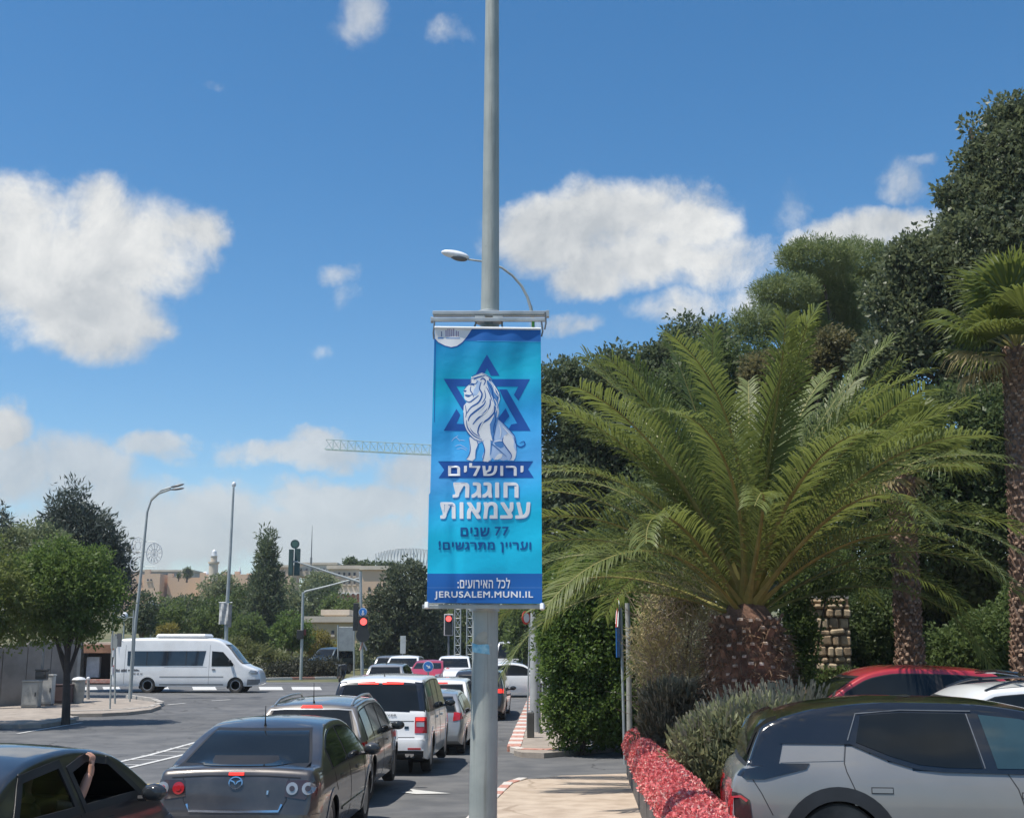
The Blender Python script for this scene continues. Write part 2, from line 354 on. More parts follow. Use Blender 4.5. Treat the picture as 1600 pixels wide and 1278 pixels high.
class Car:
    def __init__(c, name, label, cat, loc, heading, paint, L, W, H, top, belt=.92, roofw=.74, bot=.22, plan=None, wheels=(.9, 3.6), wr=.32, group=None, holes=(), crown=.04, rc=.07, res=.06, tuck=.07, pitch=0.0):
        c.L, c.W, c.H, c.roofw = L, W, H, roofw; c.paint = paint
        c.root = thing(name, label, cat, loc, -math.radians(heading), group)
        if pitch: c.root.rotation_euler = (pitch, 0, -math.radians(heading))
        c.top = smooth_interp(top); c.belt = smooth_interp(belt) if hasattr(belt, '__len__') else (lambda y: belt)
        plan = plan or [(0, .84), (.06, .91), (.18, .965), (.5, .99), (1.2, 1), (L - 1.2, 1), (L - .6, .97), (L - .25, .88), (L - .08, .76), (L, .62)]
        c.plan = smooth_interp(plan)
        bt = smooth_interp([(0, bot + .12), (.15, bot + .04), (.5, bot), (L - .5, bot), (L - .1, bot + .05), (L, bot + .12)]); c.bot = bt; c.tuck = tuck
        ys = sorted(set([round(v, 4) for v in list(np.arange(0, .9, .022)) + list(np.arange(.9, L - .5, res)) + list(np.arange(L - .5, L, .03)) + [L]]))
        N1, N2, NA, NT_ = 11, 8, 4, 7; R = N1 + N2 + NA + NT_; vs = []
        for y in ys:
            zb, zt = bt(y), c.top(y); r_ = min(rc, max(.01, (zt - zb) * .35)); ze = zt - r_; zs = min(c.belt(y), ze); ring = []
            for i in range(N1): z = zb + (zs - zb) * i / (N1 - 1); ring.append((c.X(y, z), z))
            for i in range(1, N2 + 1): z = zs + (ze - zs) * i / N2; ring.append((c.X(y, z), z))
            xe = c.X(y, ze)
            for i in range(1, NA + 1): a = i / NA * PI / 2; ring.append((xe - r_ * (1 - math.cos(a)), ze + r_ * math.sin(a)))
            xt = xe - r_
            for i in range(1, NT_ + 1): x = xt * (1 - i / NT_); ring.append((x, zt + crown * (1 - (x / xt) ** 2) * min(1, (zt - zb))))
            for x, z in ring: vs.append((x, y, z))
            for x, z in ring[:-1][::-1]: vs.append((-x, y, z))
        n = 2 * R - 1; S = len(ys)
        fs = [(i * n + k, i * n + k + 1, (i + 1) * n + k + 1, (i + 1) * n + k) for i in range(S - 1) for k in range(n - 1)]
        fs += [(i * n + n - 1, i * n, (i + 1) * n, (i + 1) * n + n - 1) for i in range(S - 1)]
        fs += [tuple(range(n)), tuple((S - 1) * n + k for k in range(n))[::-1]]
        c.bvh = BVHTree.FromPolygons([Vector(v) for v in vs], fs)
        b = MB().add(vs, fs); R0 = wr + .055
        me = bpy.data.meshes.new('body'); me.from_pydata(b.v, [], b.f); bm = bmesh.new(); bm.from_mesh(me)
        bmesh.ops.remove_doubles(bm, verts=bm.verts, dist=2e-4)
        kill = []
        for f in bm.faces:
            p = f.calc_center_median()
            if abs(p.x) > W * .27 and p.z < R0 + wr + .05 and any((p.y - w) ** 2 + (p.z - wr) ** 2 < R0 ** 2 for w in wheels): kill.append(f)
            else:
                for side, poly in holes:
                    if p.x * side > W * .25 and c.inpoly(p.y, p.z, poly): kill.append(f); break
        bmesh.ops.delete(bm, geom=kill, context='FACES'); bmesh.ops.recalc_face_normals(bm, faces=bm.faces); bm.to_mesh(me); bm.free()
        me.materials.append(paint); me.polygons.foreach_set('use_smooth', [True] * len(me.polygons))
        try: me.set_sharp_from_angle(angle=math.radians(50))
        except Exception: pass
        c.body = bpy.data.objects.new('body', me); COL.objects.link(c.body); c.body.parent = c.root
        c.R0 = R0; c.wr = wr; c.wheels = wheels
    @staticmethod
    def inpoly(x, y, P):
        r = False; j = len(P) - 1
        for i in range(len(P)):
            if (P[i][1] > y) != (P[j][1] > y) and x < (P[j][0] - P[i][0]) * (y - P[i][1]) / (P[j][1] - P[i][1]) + P[i][0]: r = not r
            j = i
        return r
    def X(c, y, z):
        w = c.W / 2 * c.plan(y); zs = c.belt(y)
        if z < .6: w *= 1 - c.tuck * ((.6 - z) / .4) ** 2
        elif z < zs: w *= 1 - .03 * ((z - .6) / max(.1, zs - .6)) ** 2
        else: w *= .97
        if z > zs: w *= 1 - (1 - c.roofw) * ((z - zs) / max(.1, c.H - zs)) ** 1.15
        return w
    def hit(c, side, a, b):
        o, d = {'R': ((5, a, b), (-1, 0, 0)), 'L': ((-5, a, b), (1, 0, 0)), 'B': ((a, -5, b), (0, 1, 0)), 'F': ((a, c.L + 5, b), (0, -1, 0)), 'T': ((a, b, 9), (0, 0, -1))}[side]
        r = c.bvh.ray_cast(Vector(o), Vector(d))
        if r[0] is None: return None, None
        n = r[1]
        if n.dot(Vector(d)) > 0: n = -n
        return r[0], n
    def patch(c, name, side, poly, m, off=.006, step=.07, parent=None, skirt=True):
        P, Fs = tess(poly, step); vs = []; ok = []
        for p in P:
            h, n = c.hit(side, p.x, p.y)
            ok.append(h is not None); vs.append(h + n * off if h is not None else Vector((0, 0, 0)))
        Fs = [tuple(f) for f in Fs if all(ok[i] for i in f)]
        if not Fs: return None
        b = MB().add(vs, Fs)
        if skirt:
            cnt = {}
            for f in Fs:
                for i in range(len(f)):
                    e = (f[i], f[(i + 1) % len(f)]); k = tuple(sorted(e)); cnt[k] = None if k in cnt else e
            inw = {'R': Vector((-1, 0, 0)), 'L': Vector((1, 0, 0)), 'B': Vector((0, 1, 0)), 'F': Vector((0, -1, 0)), 'T': Vector((0, 0, -1))}[side] * (off + .012)
            for e in cnt.values():
                if e: b.add([vs[e[0]], vs[e[1]], vs[e[1]] + inw, vs[e[0]] + inw], [(0, 1, 2, 3)])
        return b.build(name, m, parent or c.root, smooth=True)
    def both(c, name, poly, m, off=.006, step=.07): return [c.patch(name, s, poly, m, off, step) for s in 'RL']
    def mir(c, name, poly, m, off=.006, side='B', step=.07): return [c.patch(name, side, poly, m, off, step), c.patch(name, side, [(-a, b) for a, b in poly], m, off, step)]
    def line(c, name, side, pts, w, m, off=.003, step=.06):
        pts = [Vector(p) for p in pts]; l, r = [], []
        for i, p in enumerate(pts):
            d = (pts[min(i + 1, len(pts) - 1)] - pts[max(0, i - 1)]).normalized(); q = Vector((-d.y, d.x)) * w / 2; l.append(p + q); r.append(p - q)
        return c.patch(name, side, [tuple(v) for v in l + r[::-1]], m, off, step)
    def glassy(c, y0, y1, lo=.03, hi=.085, ya=None, n=10):
        """pane outline between belt and roof edge from y0 to y1"""
        up = []; dn = []
        for i in range(n + 1):
            y = y0 + (y1 - y0) * i / n; a = c.belt(y) + lo; b = c.top(y) - hi
            if b - a > .015: up.append((y, b)); dn.append((y, a))
        return dn + up[::-1]
    def side_glass(c, panes, sides='RL', frame=True, m=None, skip=()):
        y0, y1 = panes[0][0], panes[-1][1]
        for s in sides:
            if frame and s not in skip: c.patch('window_frame', s, c.glassy(y0 - .03, y1 + .05, .012, .07, n=22), RUB(), .004)
            for k, (a, b) in enumerate(panes):
                if s in skip: continue
                p = c.glassy(a + .02, b - .02)
                if len(p) > 3: c.patch('window', s, p, m or GLASS(), .008)
    def y_at(c, z, rear=True):
        ys = np.arange(0, c.L / 2, .01) if rear else np.arange(c.L, c.L / 2, -.01)
        for y in ys:
            if c.top(y) >= z: return float(y)
        return c.L / 2
    def screen(c, z0, z1, inset=.1, rear=True, name='rear_window', m=None, frame=True, fr=.03):
        def pl(e):
            l = []
            for i in range(9):
                z = (z0 - e) + (z1 - z0 + 2 * e) * i / 8; y = c.y_at(z, rear); l.append((max(.1, c.X(y + (.05 if rear else -.05), z) - inset + e), z))
            return [(x, z) for x, z in l] + [(-x, z) for x, z in l[::-1]]
        s = 'B' if rear else 'F'
        if frame: c.patch('window_seal', s, pl(fr), RUB(), .003)
        return c.patch(name, s, pl(0), m or GLASS(), .007)
    def finish(c, spokes=10, lip=None, lipw=.05, wide=.2, mirrors=True, my=None, mz=1.0, mcol=None, rim=None):
        lip = lip or c.paint; R0, wr = c.R0, c.wr
        for w in c.wheels:
            for s, sx in (('R', 1), ('L', -1)):
                a0, a1 = -.25, PI + .25; out = []; inn = []
                for i in range(25):
                    a = a0 + (a1 - a0) * i / 24
                    for lst, rr in ((out, R0 + lipw), (inn, R0 - .03)):
                        lst.append((w + rr * math.cos(a), max(c.bot(w) + .012, wr + rr * math.sin(a))))
                c.patch('wheel_arch', s, out + inn[::-1], lip, .008, .09)
                xo = c.W / 2 * c.plan(w) - .03
                if xo < .3: continue
                b = MB(); n = 20
                vs = []
                for i in range(n + 1):
                    a = -.4 + (PI + .8) * i / n
                    for x in (xo - .02, xo - .42): vs.append((sx * x, w + (R0 + .01) * math.cos(a), wr + (R0 + .01) * math.sin(a)))
                b.add(vs, [(2 * i, 2 * i + 1, 2 * i + 3, 2 * i + 2) for i in range(n)])
                b.add([(sx * (xo - .42), w + (R0 + .01) * math.cos(a / 20 * 2 * PI), wr + (R0 + .01) * math.sin(a / 20 * 2 * PI)) for a in range(20)], [tuple(range(20))])
                b.build('wheel_well', DARK(), c.root)
                x1 = xo - .005; x0 = xo - wide
                e = empty('wheel', (0, w, wr)); e.parent = c.root
                MB().lathe([(wr * .62, sx * x0), (wr * .9, sx * x0), (wr, sx * (x0 + .03)), (wr, sx * (x1 - .03)), (wr * .95, sx * (x1 - .005)), (wr * .86, sx * x1), (wr * .68, sx * (x1 - .008)), (wr * .62, sx * (x1 - .03))], axis='x', seg=36).build('tyre', TYRE(), e, smooth=True)
                rb = MB(); rr = wr * .66
                rb.lathe([(rr, sx * (x1 - .012)), (rr, sx * (x1 - .03)), (rr * .86, sx * (x1 - .05)), (rr * .86, sx * (x1 - .012))], axis='x', seg=32)
                rb.lathe([(rr * .24, sx * (x1 - .06)), (rr * .24, sx * (x1 - .022)), (.001, sx * (x1 - .018))], axis='x', seg=16)
                for k in range(spokes):
                    M = Matrix.Rotation(2 * PI * k / spokes, 4, 'X'); xa, xb = sorted((sx * (x1 - .05), sx * (x1 - .025)))
                    rb.box(xa, xb, -rr * .08, rr * .08, rr * .2, rr * .9, M)
                rb.build('rim', rim or ALLOY(), e, smooth=True)
                MB().lathe([(rr * .9, sx * (x1 - .07)), (.002, sx * (x1 - .071))], axis='x', seg=20).build('brake_disc', mat('dark_metal', (.05, .05, .052), rough=.5, metal=.6), e)
        if mirrors:
            y = my if my is not None else c.L * .64
            for sx in (1, -1):
                x = c.X(y, mz - .05) * sx
                e = MB(); e.ball((x + sx * .14, y, mz), (.115, .075, .075), 12, 8); e.tube([(x - sx * .03, y, mz - .05), (x + sx * .08, y, mz - .045)], .028, 6)
                mo = e.build('wing_mirror', mcol or c.paint, c.root, smooth=True)
                MB().ball((x + sx * .145, y - .05, mz), (.09, .028, .057), 12, 8).build('mirror_glass', mat('mirror_dark_glass', (.03, .035, .04), rough=.1), mo, smooth=True)
        return c
    def plate(c, z, y=None, x=0.0, w=.5, h=.11, side='B', text=None):
        p = c.patch('licence_plate', side, [(x - w / 2, z - h / 2), (x + w / 2, z - h / 2), (x + w / 2, z + h / 2), (x - w / 2, z + h / 2)], PLATE(), .02)
    def rails(c, y0, y1, m, inset=.1, hgt=.05):
        for s in (1, -1):
            pts = []
            for i in range(15):
                y = y0 + (y1 - y0) * i / 14; x = (c.X(y, c.top(y) - .06) - inset) * s; t = i / 14
                h, n = c.hit('T', x, y); k = min(1, min(t, 1 - t) * 7)
                pts.append(h + Vector((0, 0, .006 + hgt * k)))
            MB().tube(pts, .019, 7).build('roof_rail', m, c.root, smooth=True)
    def aerial(c, y, l=.3, lean=-.25, x=0.0):
        h, n = c.hit('T', x, y)
        MB().tube([h - Vector((0, 0, .01)), h + Vector((0, lean * .15, l * .15)), h + Vector((0, lean * l, l))], [.02, .008, .004], 6).build('aerial', RUB(), c.root)
def paintm(name, col, metal=.45, rough=.32, dust=.0, var=.05):
    return mat(name, col, rough=rough, metal=metal, coat=1.0, var=var, scale=1.2, dust=dust)
def circle(cx, cz, r, n=18, rz=None): return [(cx + r * math.cos(2 * PI * i / n), cz + (rz or r) * math.sin(2 * PI * i / n)) for i in range(n)]
def rect(x0, x1, z0, z1): return [(x0, z0), (x1, z0), (x1, z1), (x0, z1)]
def gloc(x, y, dz=0.0): return (x, y, G(y) + dz)
def text_obj(name, body, m, fn, box, bold=0.0, parent=None, shear=0.0):
    """lettering laid on a surface: box=(u0,v0,u1,v1) is filled, fn maps (u,v)->3-D"""
    cu = bpy.data.curves.new('t', 'FONT'); cu.body = body; cu.resolution_u = 4; cu.fill_mode = 'BOTH'; cu.space_character = 1.12
    to = bpy.data.objects.new('t', cu); COL.objects.link(to)
    me = bpy.data.meshes.new_from_object(to.evaluated_get(bpy.context.evaluated_depsgraph_get()))
    bpy.data.objects.remove(to)
    bm = bmesh.new(); bm.from_mesh(me); pass
    xs = [v.co.x for v in bm.verts]; ys = [v.co.y for v in bm.verts]; x0, x1, y0, y1 = min(xs), max(xs), min(ys), max(ys)
    base = [(v.co.x, v.co.y) for v in bm.verts]; F3 = [[v.index for v in f.verts] for f in bm.faces]; bm.free(); w_, h_ = x1 - x0, y1 - y0; B = MB()
    sh_ = [(0, 0)] if not bold else [(0, 0), (-1, 0), (1, 0), (0, 1), (0, -1), (-.8, .8), (.8, .8), (-.8, -.8), (.8, -.8)]
    for k, (sx, sy) in enumerate(sh_):
        vs = []
        for (px, py) in base:
            a = (px + sx * bold - x0 + bold) / (w_ + 2 * bold); b = (py + sy * bold * .8 - y0 + bold * .8) / (h_ + 1.6 * bold); p = fn(box[0] + (box[2] - box[0]) * (a + shear * b), box[1] + (box[3] - box[1]) * b); vs.append(p + Vector((0, -.00025 * k, 0)))
        B.add(vs, F3)
    me = bpy.data.meshes.new(name); me.from_pydata([tuple(v) for v in B.v], [], B.f); me.materials.clear(); me.materials.append(m); me.name = name
    o = bpy.data.objects.new(name, me); COL.objects.link(o)
    if parent: o.parent = parent
    return o
# ================================================================ setting
asphalt = mat('asphalt', (.095, .097, .10), rough=.85, var=.22, scale=1.2, bump=.5, bscale=40, col2=(.125, .124, .122), detail=12)
asphalt_dark = mat('asphalt_dark', (.06, .062, .066), rough=.85, var=.2, scale=1.5, bump=.5, bscale=40, detail=12)
paving = mat('paving', (.42, .33, .25), rough=.85, var=.1, scale=2.5, bump=.6, bscale=55, col2=(.50, .41, .32), detail=12)
paving_grey = mat('paving_grey', (.30, .26, .22), rough=.85, var=.12, scale=2.5, bump=.6, bscale=55, col2=(.36, .31, .26), detail=12)
worn(asphalt, .7, .22, .35); worn(paving, .45, .0, .28, (.2, .14, .09)); worn(paving_grey, .5, .12, .4, (.12, .09, .07))
white_line = mat('road_paint', (.62, .61, .57), rough=.7, var=.15, scale=5, col2=(.48, .47, .45), detail=12)
yellow_line = mat('yellow_road_paint', (.62, .42, .1), rough=.7, var=.15, scale=5, col2=(.45, .34, .14), detail=12)
white_kerb = mat('white_kerb', (.62, .58, .53), rough=.8, var=.18, scale=4, col2=(.5, .46, .42), bump=.3)
red_kerb = mat('red_kerb', (.46, .17, .13), rough=.8, var=.2, scale=5, col2=(.46, .29, .23), bump=.3); worn(red_kerb, .3, 0, .6, (.25, .2, .16)); worn(white_kerb, .3, 0, .5, (.3, .25, .2))
stone_kerb = mat('stone_kerb', (.42, .39, .35), rough=.85, var=.18, scale=4, bump=.3)
grass_m = mat('grass_ground', (.07, .09, .03), rough=.95, var=.35, scale=.35, col2=(.14, .12, .06), bump=1, bscale=8)
soil_m = mat('soil', (.16, .11, .07), rough=.95, var=.3, scale=1.5, bump=1, bscale=20)
steel = mat('galvanised_steel', (.34, .37, .37), rough=.5, metal=.35, var=.12, scale=2.0, detail=10, col2=(.40, .42, .40))
steel_dark = mat('dark_steel', (.16, .17, .18), rough=.5, metal=.4, var=.2)
black_m = mat('black_plastic', (.015, .016, .017), rough=.5, var=.2)
bark = mat('bark', (.10, .075, .055), rough=.9, var=.4, scale=6, bump=1, bscale=14)
bark_red = mat('red_bark', (.13, .07, .05), rough=.9, var=.4, scale=6, bump=1, bscale=14)
concrete = mat('concrete', (.34, .33, .31), rough=.85, var=.18, scale=1.2, bump=.4, detail=10)
city_stone = mat('city_stone', (.68, .47, .31), rough=.9, var=.16, scale=.12, bump=.6, bscale=.9, col2=(.52, .38, .28), detail=10)
pale_stone = mat('pale_stone', (.60, .52, .42), rough=.9, var=.14, scale=.3, bump=.4, bscale=1.5, detail=10)
win_dark = mat('dark_opening', (.06, .06, .065), rough=.3, var=.3)
white_paint = mat('white_paint', (.72, .73, .74), rough=.4, var=.06)

# ground out to the horizon
b = MB(); xs = [-1500, -600, -300, -150, -80, -40, -20, -8, 0, 8, 20, 40, 80, 150, 300, 600, 1500]; ys = list(GX) + list(range(-8, 110, 4)) + [130, 190, 270, 600, 1000, 2500]
ys = sorted(set(float(v) for v in ys)); n = len(xs)
b.add([(x, y, G(y) - .02) for y in ys for x in xs], [(i * n + k, i * n + k + 1, (i + 1) * n + k + 1, (i + 1) * n + k) for i in range(len(ys) - 1) for k in range(n - 1)])
tag(b.build('ground', grass_m), 'dry grassy ground and hillside reaching to the horizon', kind='structure')
road = sheet('road', [(-1.2, -10), (-60, -10), (-60, 74), (60, 74), (60, 46), (4, 46), (12, 38), (12, 20), (-.2, 20), (-.5, 12)], .0, asphalt, 2.0, kind='structure')
sheet('far_road', [(-9.5, 74), (-7.5, 118), (3.2, 118), (3, 74)], .0, asphalt, 3.0, kind='structure')
def P2(*px, dz=0.0): return [gp(a, b, dz)[:2] for a, b in px]
# near pavement with its painted kerb
nw = [(-.95, 4), (-.85, 12), (-.52, 16), (-.27, 18.7), (-.02, 21.4), (.25, 22.2), (.9, 22.9), (2.2, 23.4), (2.6, 23), (2.3, 4)]
sheet('pavement', nw, .12, paving, .5, thick=.3, kind='structure')
fw = P2((803, 1172), (811, 1150), (825, 1112), (838, 1084), dz=.12)
fw = [fw[0], fw[1], fw[2], fw[3], (9, 50), (9, 26.5)] + P2((960, 1166), (900, 1172), (850, 1176), (815, 1175), dz=.12)
sheet('far_pavement', fw, .12, paving_grey, .6, thick=.3, kind='structure')
STONE = None
def kerb(pts, mats, L=.9, w=.2, h=.135, label=None):
    global STONE
    root = empty('kerb', (pts[0][0], pts[0][1], 0)); tag(root, label, kind='structure')
    P = [Vector((p[0], p[1])) for p in pts]; k = 0; carry = 0.0
    seg = []
    for a, c in zip(P, P[1:]):
        d = c - a; n = max(1, round(d.length / L))
        for i in range(n): seg.append((a.lerp(c, i / n), a.lerp(c, (i + 1) / n)))
    for a, c in seg:
        mm = mats[k % len(mats)]; k += 1
        key = 'kerb_stone_' + mm.name
        if key not in bpy.data.meshes:
            o = MB().box(-.5, .5, -.5, .5, 0, 1).build('kerb_stone', mm, root, bevel=.04); o.data.name = key
        else: o = bpy.data.objects.new('kerb_stone', bpy.data.meshes[key]); COL.objects.link(o); o.parent = root
        mid = (a + c) / 2; d = c - a
        o.location = (mid.x - pts[0][0], mid.y - pts[0][1], G(mid.y) - .02); o.rotation_euler = (0, 0, math.atan2(d.y, d.x)); o.scale = (d.length - .012, w * random.uniform(.96, 1.04), h + .025 + random.uniform(-.006, .006))
RW = [red_kerb, white_kerb]
kerb([(-1.0, 5), (-.9, 12), (-.57, 16), (-.3, 18.7)], [stone_kerb, stone_kerb, white_kerb, red_kerb, stone_kerb], .9, .16, label='kerb of the near pavement with worn red and white paint')
kerb([(-.3, 18.9), (-.06, 21.4), (.2, 22.25)], [white_kerb, red_kerb], .55, .16, label='red and white kerb stones at the corner beside the lamp pole')
kerb(P2((803, 1174), (811, 1150), (825, 1112), (836, 1086)), [red_kerb, white_kerb], .75, .35, label='long striped red and white kerb along the road past the bollard')
kerb(P2((803, 1175), (815, 1178), (850, 1179), (900, 1175), (960, 1167), (985, 1163)), [white_kerb, red_kerb, red_kerb, white_kerb, white_kerb], .55, .22, label='kerb across the driveway, red in the middle and white at the hedge')
# left pavement island
lp = [(-28, 35)] + P2((-60, 1146), (0, 1132), (65, 1131), (119, 1123), (108, 1115), (160, 1114), (200, 1112), (235, 1108), (252, 1102), (240, 1096), (200, 1091), (126, 1090), (60, 1087), dz=.12) + [(-36, 49)]
sheet('left_pavement', lp, .12, paving_grey, .8, thick=.3, kind='structure')
kerb(P2((-60, 1147), (0, 1133), (65, 1132), (119, 1124)), [stone_kerb], 1.0, .22, label='pale kerb at the left edge of the photo below the tree')
kerb(P2((108, 1116), (160, 1115), (200, 1113), (235, 1109), (252, 1102), (240, 1096), (200, 1090)), [stone_kerb], 1.0, .22, label='curved kerb round the tip of the left pavement')
kerb(P2((105, 1067), (250, 1067), (420, 1062), (525, 1060)), [white_kerb, red_kerb, white_kerb, white_kerb], 1.6, .3, label='red and white kerb behind the white van')
# markings
def marking(poly, m=None, label=None, dz=.012): tag(sheet('road_marking', poly, dz, m or white_line, .8), label, kind='structure')
def band(a, c, w, **k):
    a, c = Vector(a[:2]), Vector(c[:2]); d = (c - a).normalized(); q = Vector((-d.y, d.x)) * w / 2
    marking([a + q, c + q, c - q, a - q], **k)
A0, A1 = gp(160, 1204), gp(318, 1157); B0, B1 = gp(175, 1206), gp(318, 1169)
band(gp(158, 1197), gp(330, 1153), .13); band(gp(150, 1212), gp(318, 1170), .13)
ua, ub = Vector(gp(158, 1197)[:2]), Vector(gp(330, 1153)[:2]); va, vb = Vector(gp(150, 1212)[:2]), Vector(gp(318, 1170)[:2])
for py in (1164, 1169, 1174.5, 1180.5, 1187, 1194.5):
    band(gp(158 + (1197 - py) / 44 * 172 - 2, py), gp(150 + (1212 - py) / 42 * 168 + 2, py + .6), .10)
band(gp(190, 1228), gp(262, 1224), .13, m=yellow_line); band(gp(205, 1226), gp(262, 1235), .13, m=yellow_line)
band(gp(28, 1146), gp(128, 1129), .13); band(gp(198, 1117), gp(242, 1108), .13)
arrow = [gp(626, 1238), gp(650, 1241), gp(704, 1240), gp(660, 1235.5), gp(640, 1233), gp(645, 1237)]
marking([p[:2] for p in arrow], label='white arrow head painted on the lane beside the brown estate car')
for i, (x0, x1) in enumerate(((122, 150), (160, 186), (238, 262), (300, 336), (404, 440), (455, 500))):
    marking(P2((x0, 1073), (x1, 1073), (x1 + 3, 1078), (x0 + 2, 1078)))
band(gp(262, 1101), gp(290, 1098.5), .15); band(gp(330, 1095), gp(360, 1093), .15); band(gp(415, 1068), gp(500, 1066), .12)

# ================================================================ far city
def hz(p): return (p[0], p[1], p[2])
def block(root, name, px0, px1, pt, pb, Y, depth, m, rz=0):
    a = at(px0, pt, Y); c = at(px1, pb, Y)
    return MB().box(a.x, c.x, Y, Y + depth, c.z, a.z).build(name, m, root)
def windows(root, Y, lst, m=None, name='window', proud=.08, frame=None):
    for (x, y, w, h) in lst:
        a, c = at(x - w / 2, y - h / 2, Y), at(x + w / 2, y + h / 2, Y)
        o = MB().box(a.x, c.x, Y - proud, Y + .1, c.z, a.z).build(name, m or win_dark, root)
        MB().box(a.x - .1, c.x + .1, Y - proud - .12, Y + .05, c.z - .18, c.z - .01).build('sill', pale_stone, o)
Yw = 300
w1 = thing('city_wall', 'long crenellated stone city wall with square towers on the far hill', 'city wall')
for (x0, x1, t, dp, yy) in ((190, 226, 897, 12, 300), (226, 247, 896, 14, 296), (247, 262, 904, 8, 304), (262, 312, 902, 8, 300), (312, 346, 901, 10, 298), (346, 385, 899, 8, 302), (385, 440, 902, 8, 304)):
    block(w1, 'wall_section' if x1 - x0 > 25 else 'tower', x0, x1, t, 958, yy, dp, city_stone)
    a = at(x0, t, yy); c = at(x1, t, yy); n = int((c.x - a.x) / 1.6)
    mo = MB()
    for i in range(n):
        if i % 2 == 0: mo.box(a.x + i * 1.6, a.x + i * 1.6 + 1.2, yy, yy + 1.2, a.z - .02, a.z + 1.0)
    tag(mo.build('battlement', city_stone, w1), kind='stuff')
windows(w1, 299.9, [(x, 906, 2.4, 3) for x in (196, 204, 211, 219)] + [(302, 940, 4, 6), (330, 905, 4, 4)] + [(322, 917, 3, 6)])
windows(w1, 295.9, [(231, 906, 2.2, 3), (236, 906, 2.2, 3)])
def city_block(x0, x1, t, b_, Y, m, wins, label, rows=None):
    r = thing('stone_building', label, 'building', at((x0 + x1) / 2, b_, Y)); o = Vector(r.location)
    a = at(x0, t, Y) - o; c = at(x1, b_, Y) - o
    MB().box(a.x, c.x, 0, 10, c.z, a.z).build('wall', m, r)
    MB().box(a.x - .3, c.x + .3, -.3, 10.3, a.z + .003, a.z + .5).build('parapet', pale_stone, r)
    for (x, y, w, h) in wins:
        p, q = at(x - w / 2, y - h / 2, Y) - o, at(x + w / 2, y + h / 2, Y) - o
        f = MB().box(p.x, q.x, -.12, .1, q.z, p.z).build('window', win_dark, r)
        MB().box(p.x - .08, q.x + .08, -.25, .05, q.z - .2, q.z - .01).build('sill', pale_stone, f)
    return r
city_block(200, 300, 893, 905, 330, mat('grey_stone', (.34, .31, .28), var=.2, scale=.2), [(214, 898, 4, 3), (232, 898, 4, 3), (246, 898, 4, 3), (262, 898, 4, 3), (278, 898, 4, 3)], 'low dark roofed building behind the far city wall')
city_block(415, 455, 886, 935, 280, city_stone, [(424, 895, 3, 4), (434, 895, 3, 4), (444, 895, 3, 4), (424, 908, 3, 4), (434, 908, 3, 4)], 'pinkish stone building behind the tall conifer')
city_block(462, 525, 882, 900, 290, pale_stone, [(470 + i * 9, 890, 3, 4) for i in range(6)], 'distant pale building low behind the traffic light arm')
ar = city_block(514, 560, 889, 944, 170, pale_stone, [(522 + i * 8, 897, 3, 5) for i in range(5)] + [(522 + i * 8, 910, 3, 5) for i in range(5)], 'cream building with a row of striped arches between trees')
for i in range(6):
    c0 = at(516 + i * 8, 930, 170) - Vector(ar.location); sw = .36 * 1
    b = MB()
    for k in range(8):
        a0 = PI * k / 8; a1 = PI * (k + 1) / 8
        b.prism([(c0.x + .36 + .26 * math.cos(a0), c0.z + .26 * math.sin(a0)), (c0.x + .36 + .4 * math.cos(a0), c0.z + .4 * math.sin(a0)), (c0.x + .36 + .4 * math.cos(a1), c0.z + .4 * math.sin(a1)), (c0.x + .36 + .26 * math.cos(a1), c0.z + .26 * math.sin(a1))], -.3, 0.05, lambda u, v, w: (u, w, v))
    b.build('arch', white_paint, ar)
    MB().box(c0.x + .15, c0.x + .58, -.14, .1, c0.z - 1.1, c0.z + .2).build('opening', mat('red_brown_stone', (.3, .14, .1), var=.2), ar)
city_block(566, 608, 890, 960, 160, city_stone, [(577, 921, 3, 8), (590, 915, 2.5, 5), (600, 915, 2.5, 5), (577, 942, 3, 6), (592, 940, 3, 6)], 'warm stone building with flat roof right of the traffic light pole')
city_block(477, 560, 972, 1004, 105, mat('yellow_stone', (.58, .44, .26), var=.12, scale=.5, bump=.4), [(507, 988, 4, 6), (520, 988, 4, 6)], 'low yellow stone building behind the grey road sign')
city_block(507, 541, 961, 974, 112, mat('yellow_stone', (.58, .44, .26)), [], 'small yellow stone upper storey above the low yellow building')
# minaret tower
mn = thing('minaret', 'slim stone minaret with white cap above the far city wall', 'minaret', at(333, 902, 292))
s = 292 / F
MB().lathe([(1.1, -1), (1.1, 3.2), (1.35, 3.3), (1.35, 3.7), (.8, 3.72), (.75, 5.0)], seg=14).build('tower_shaft', pale_stone, mn, smooth=30)
MB().lathe([(.9, 5.0), (.9, 5.2), (.62, 5.25), (.62, 5.8), (.55, 6.2), (.28, 6.5), (.02, 6.7)], seg=14).build('cap', white_paint, mn, smooth=30)
MB().box(-3.2, 8, 1, 9, -3, .8).build('citadel_block', city_stone, mn)
sp = thing('church_spire', 'tiny pointed white spire right of the minaret', 'spire', at(374, 903, 320))
MB().lathe([(.7, -1), (.7, 1), (.5, 1.1), (.02, 3.2)], seg=8).build('spire', white_paint, sp)
MB().box(-1.4, 1.4, .3, 3, -2, .3).build('base', city_stone, sp)
dm = thing('dome', 'small white dome on the skyline left of the minaret', 'dome', at(321, 899, 305))
MB().ball((0, 0, .2), (.8, .8, .8)).build('dome_cap', white_paint, dm, smooth=True); MB().box(-.9, .9, -.9, .9, -2, .2).build('drum', pale_stone, dm)
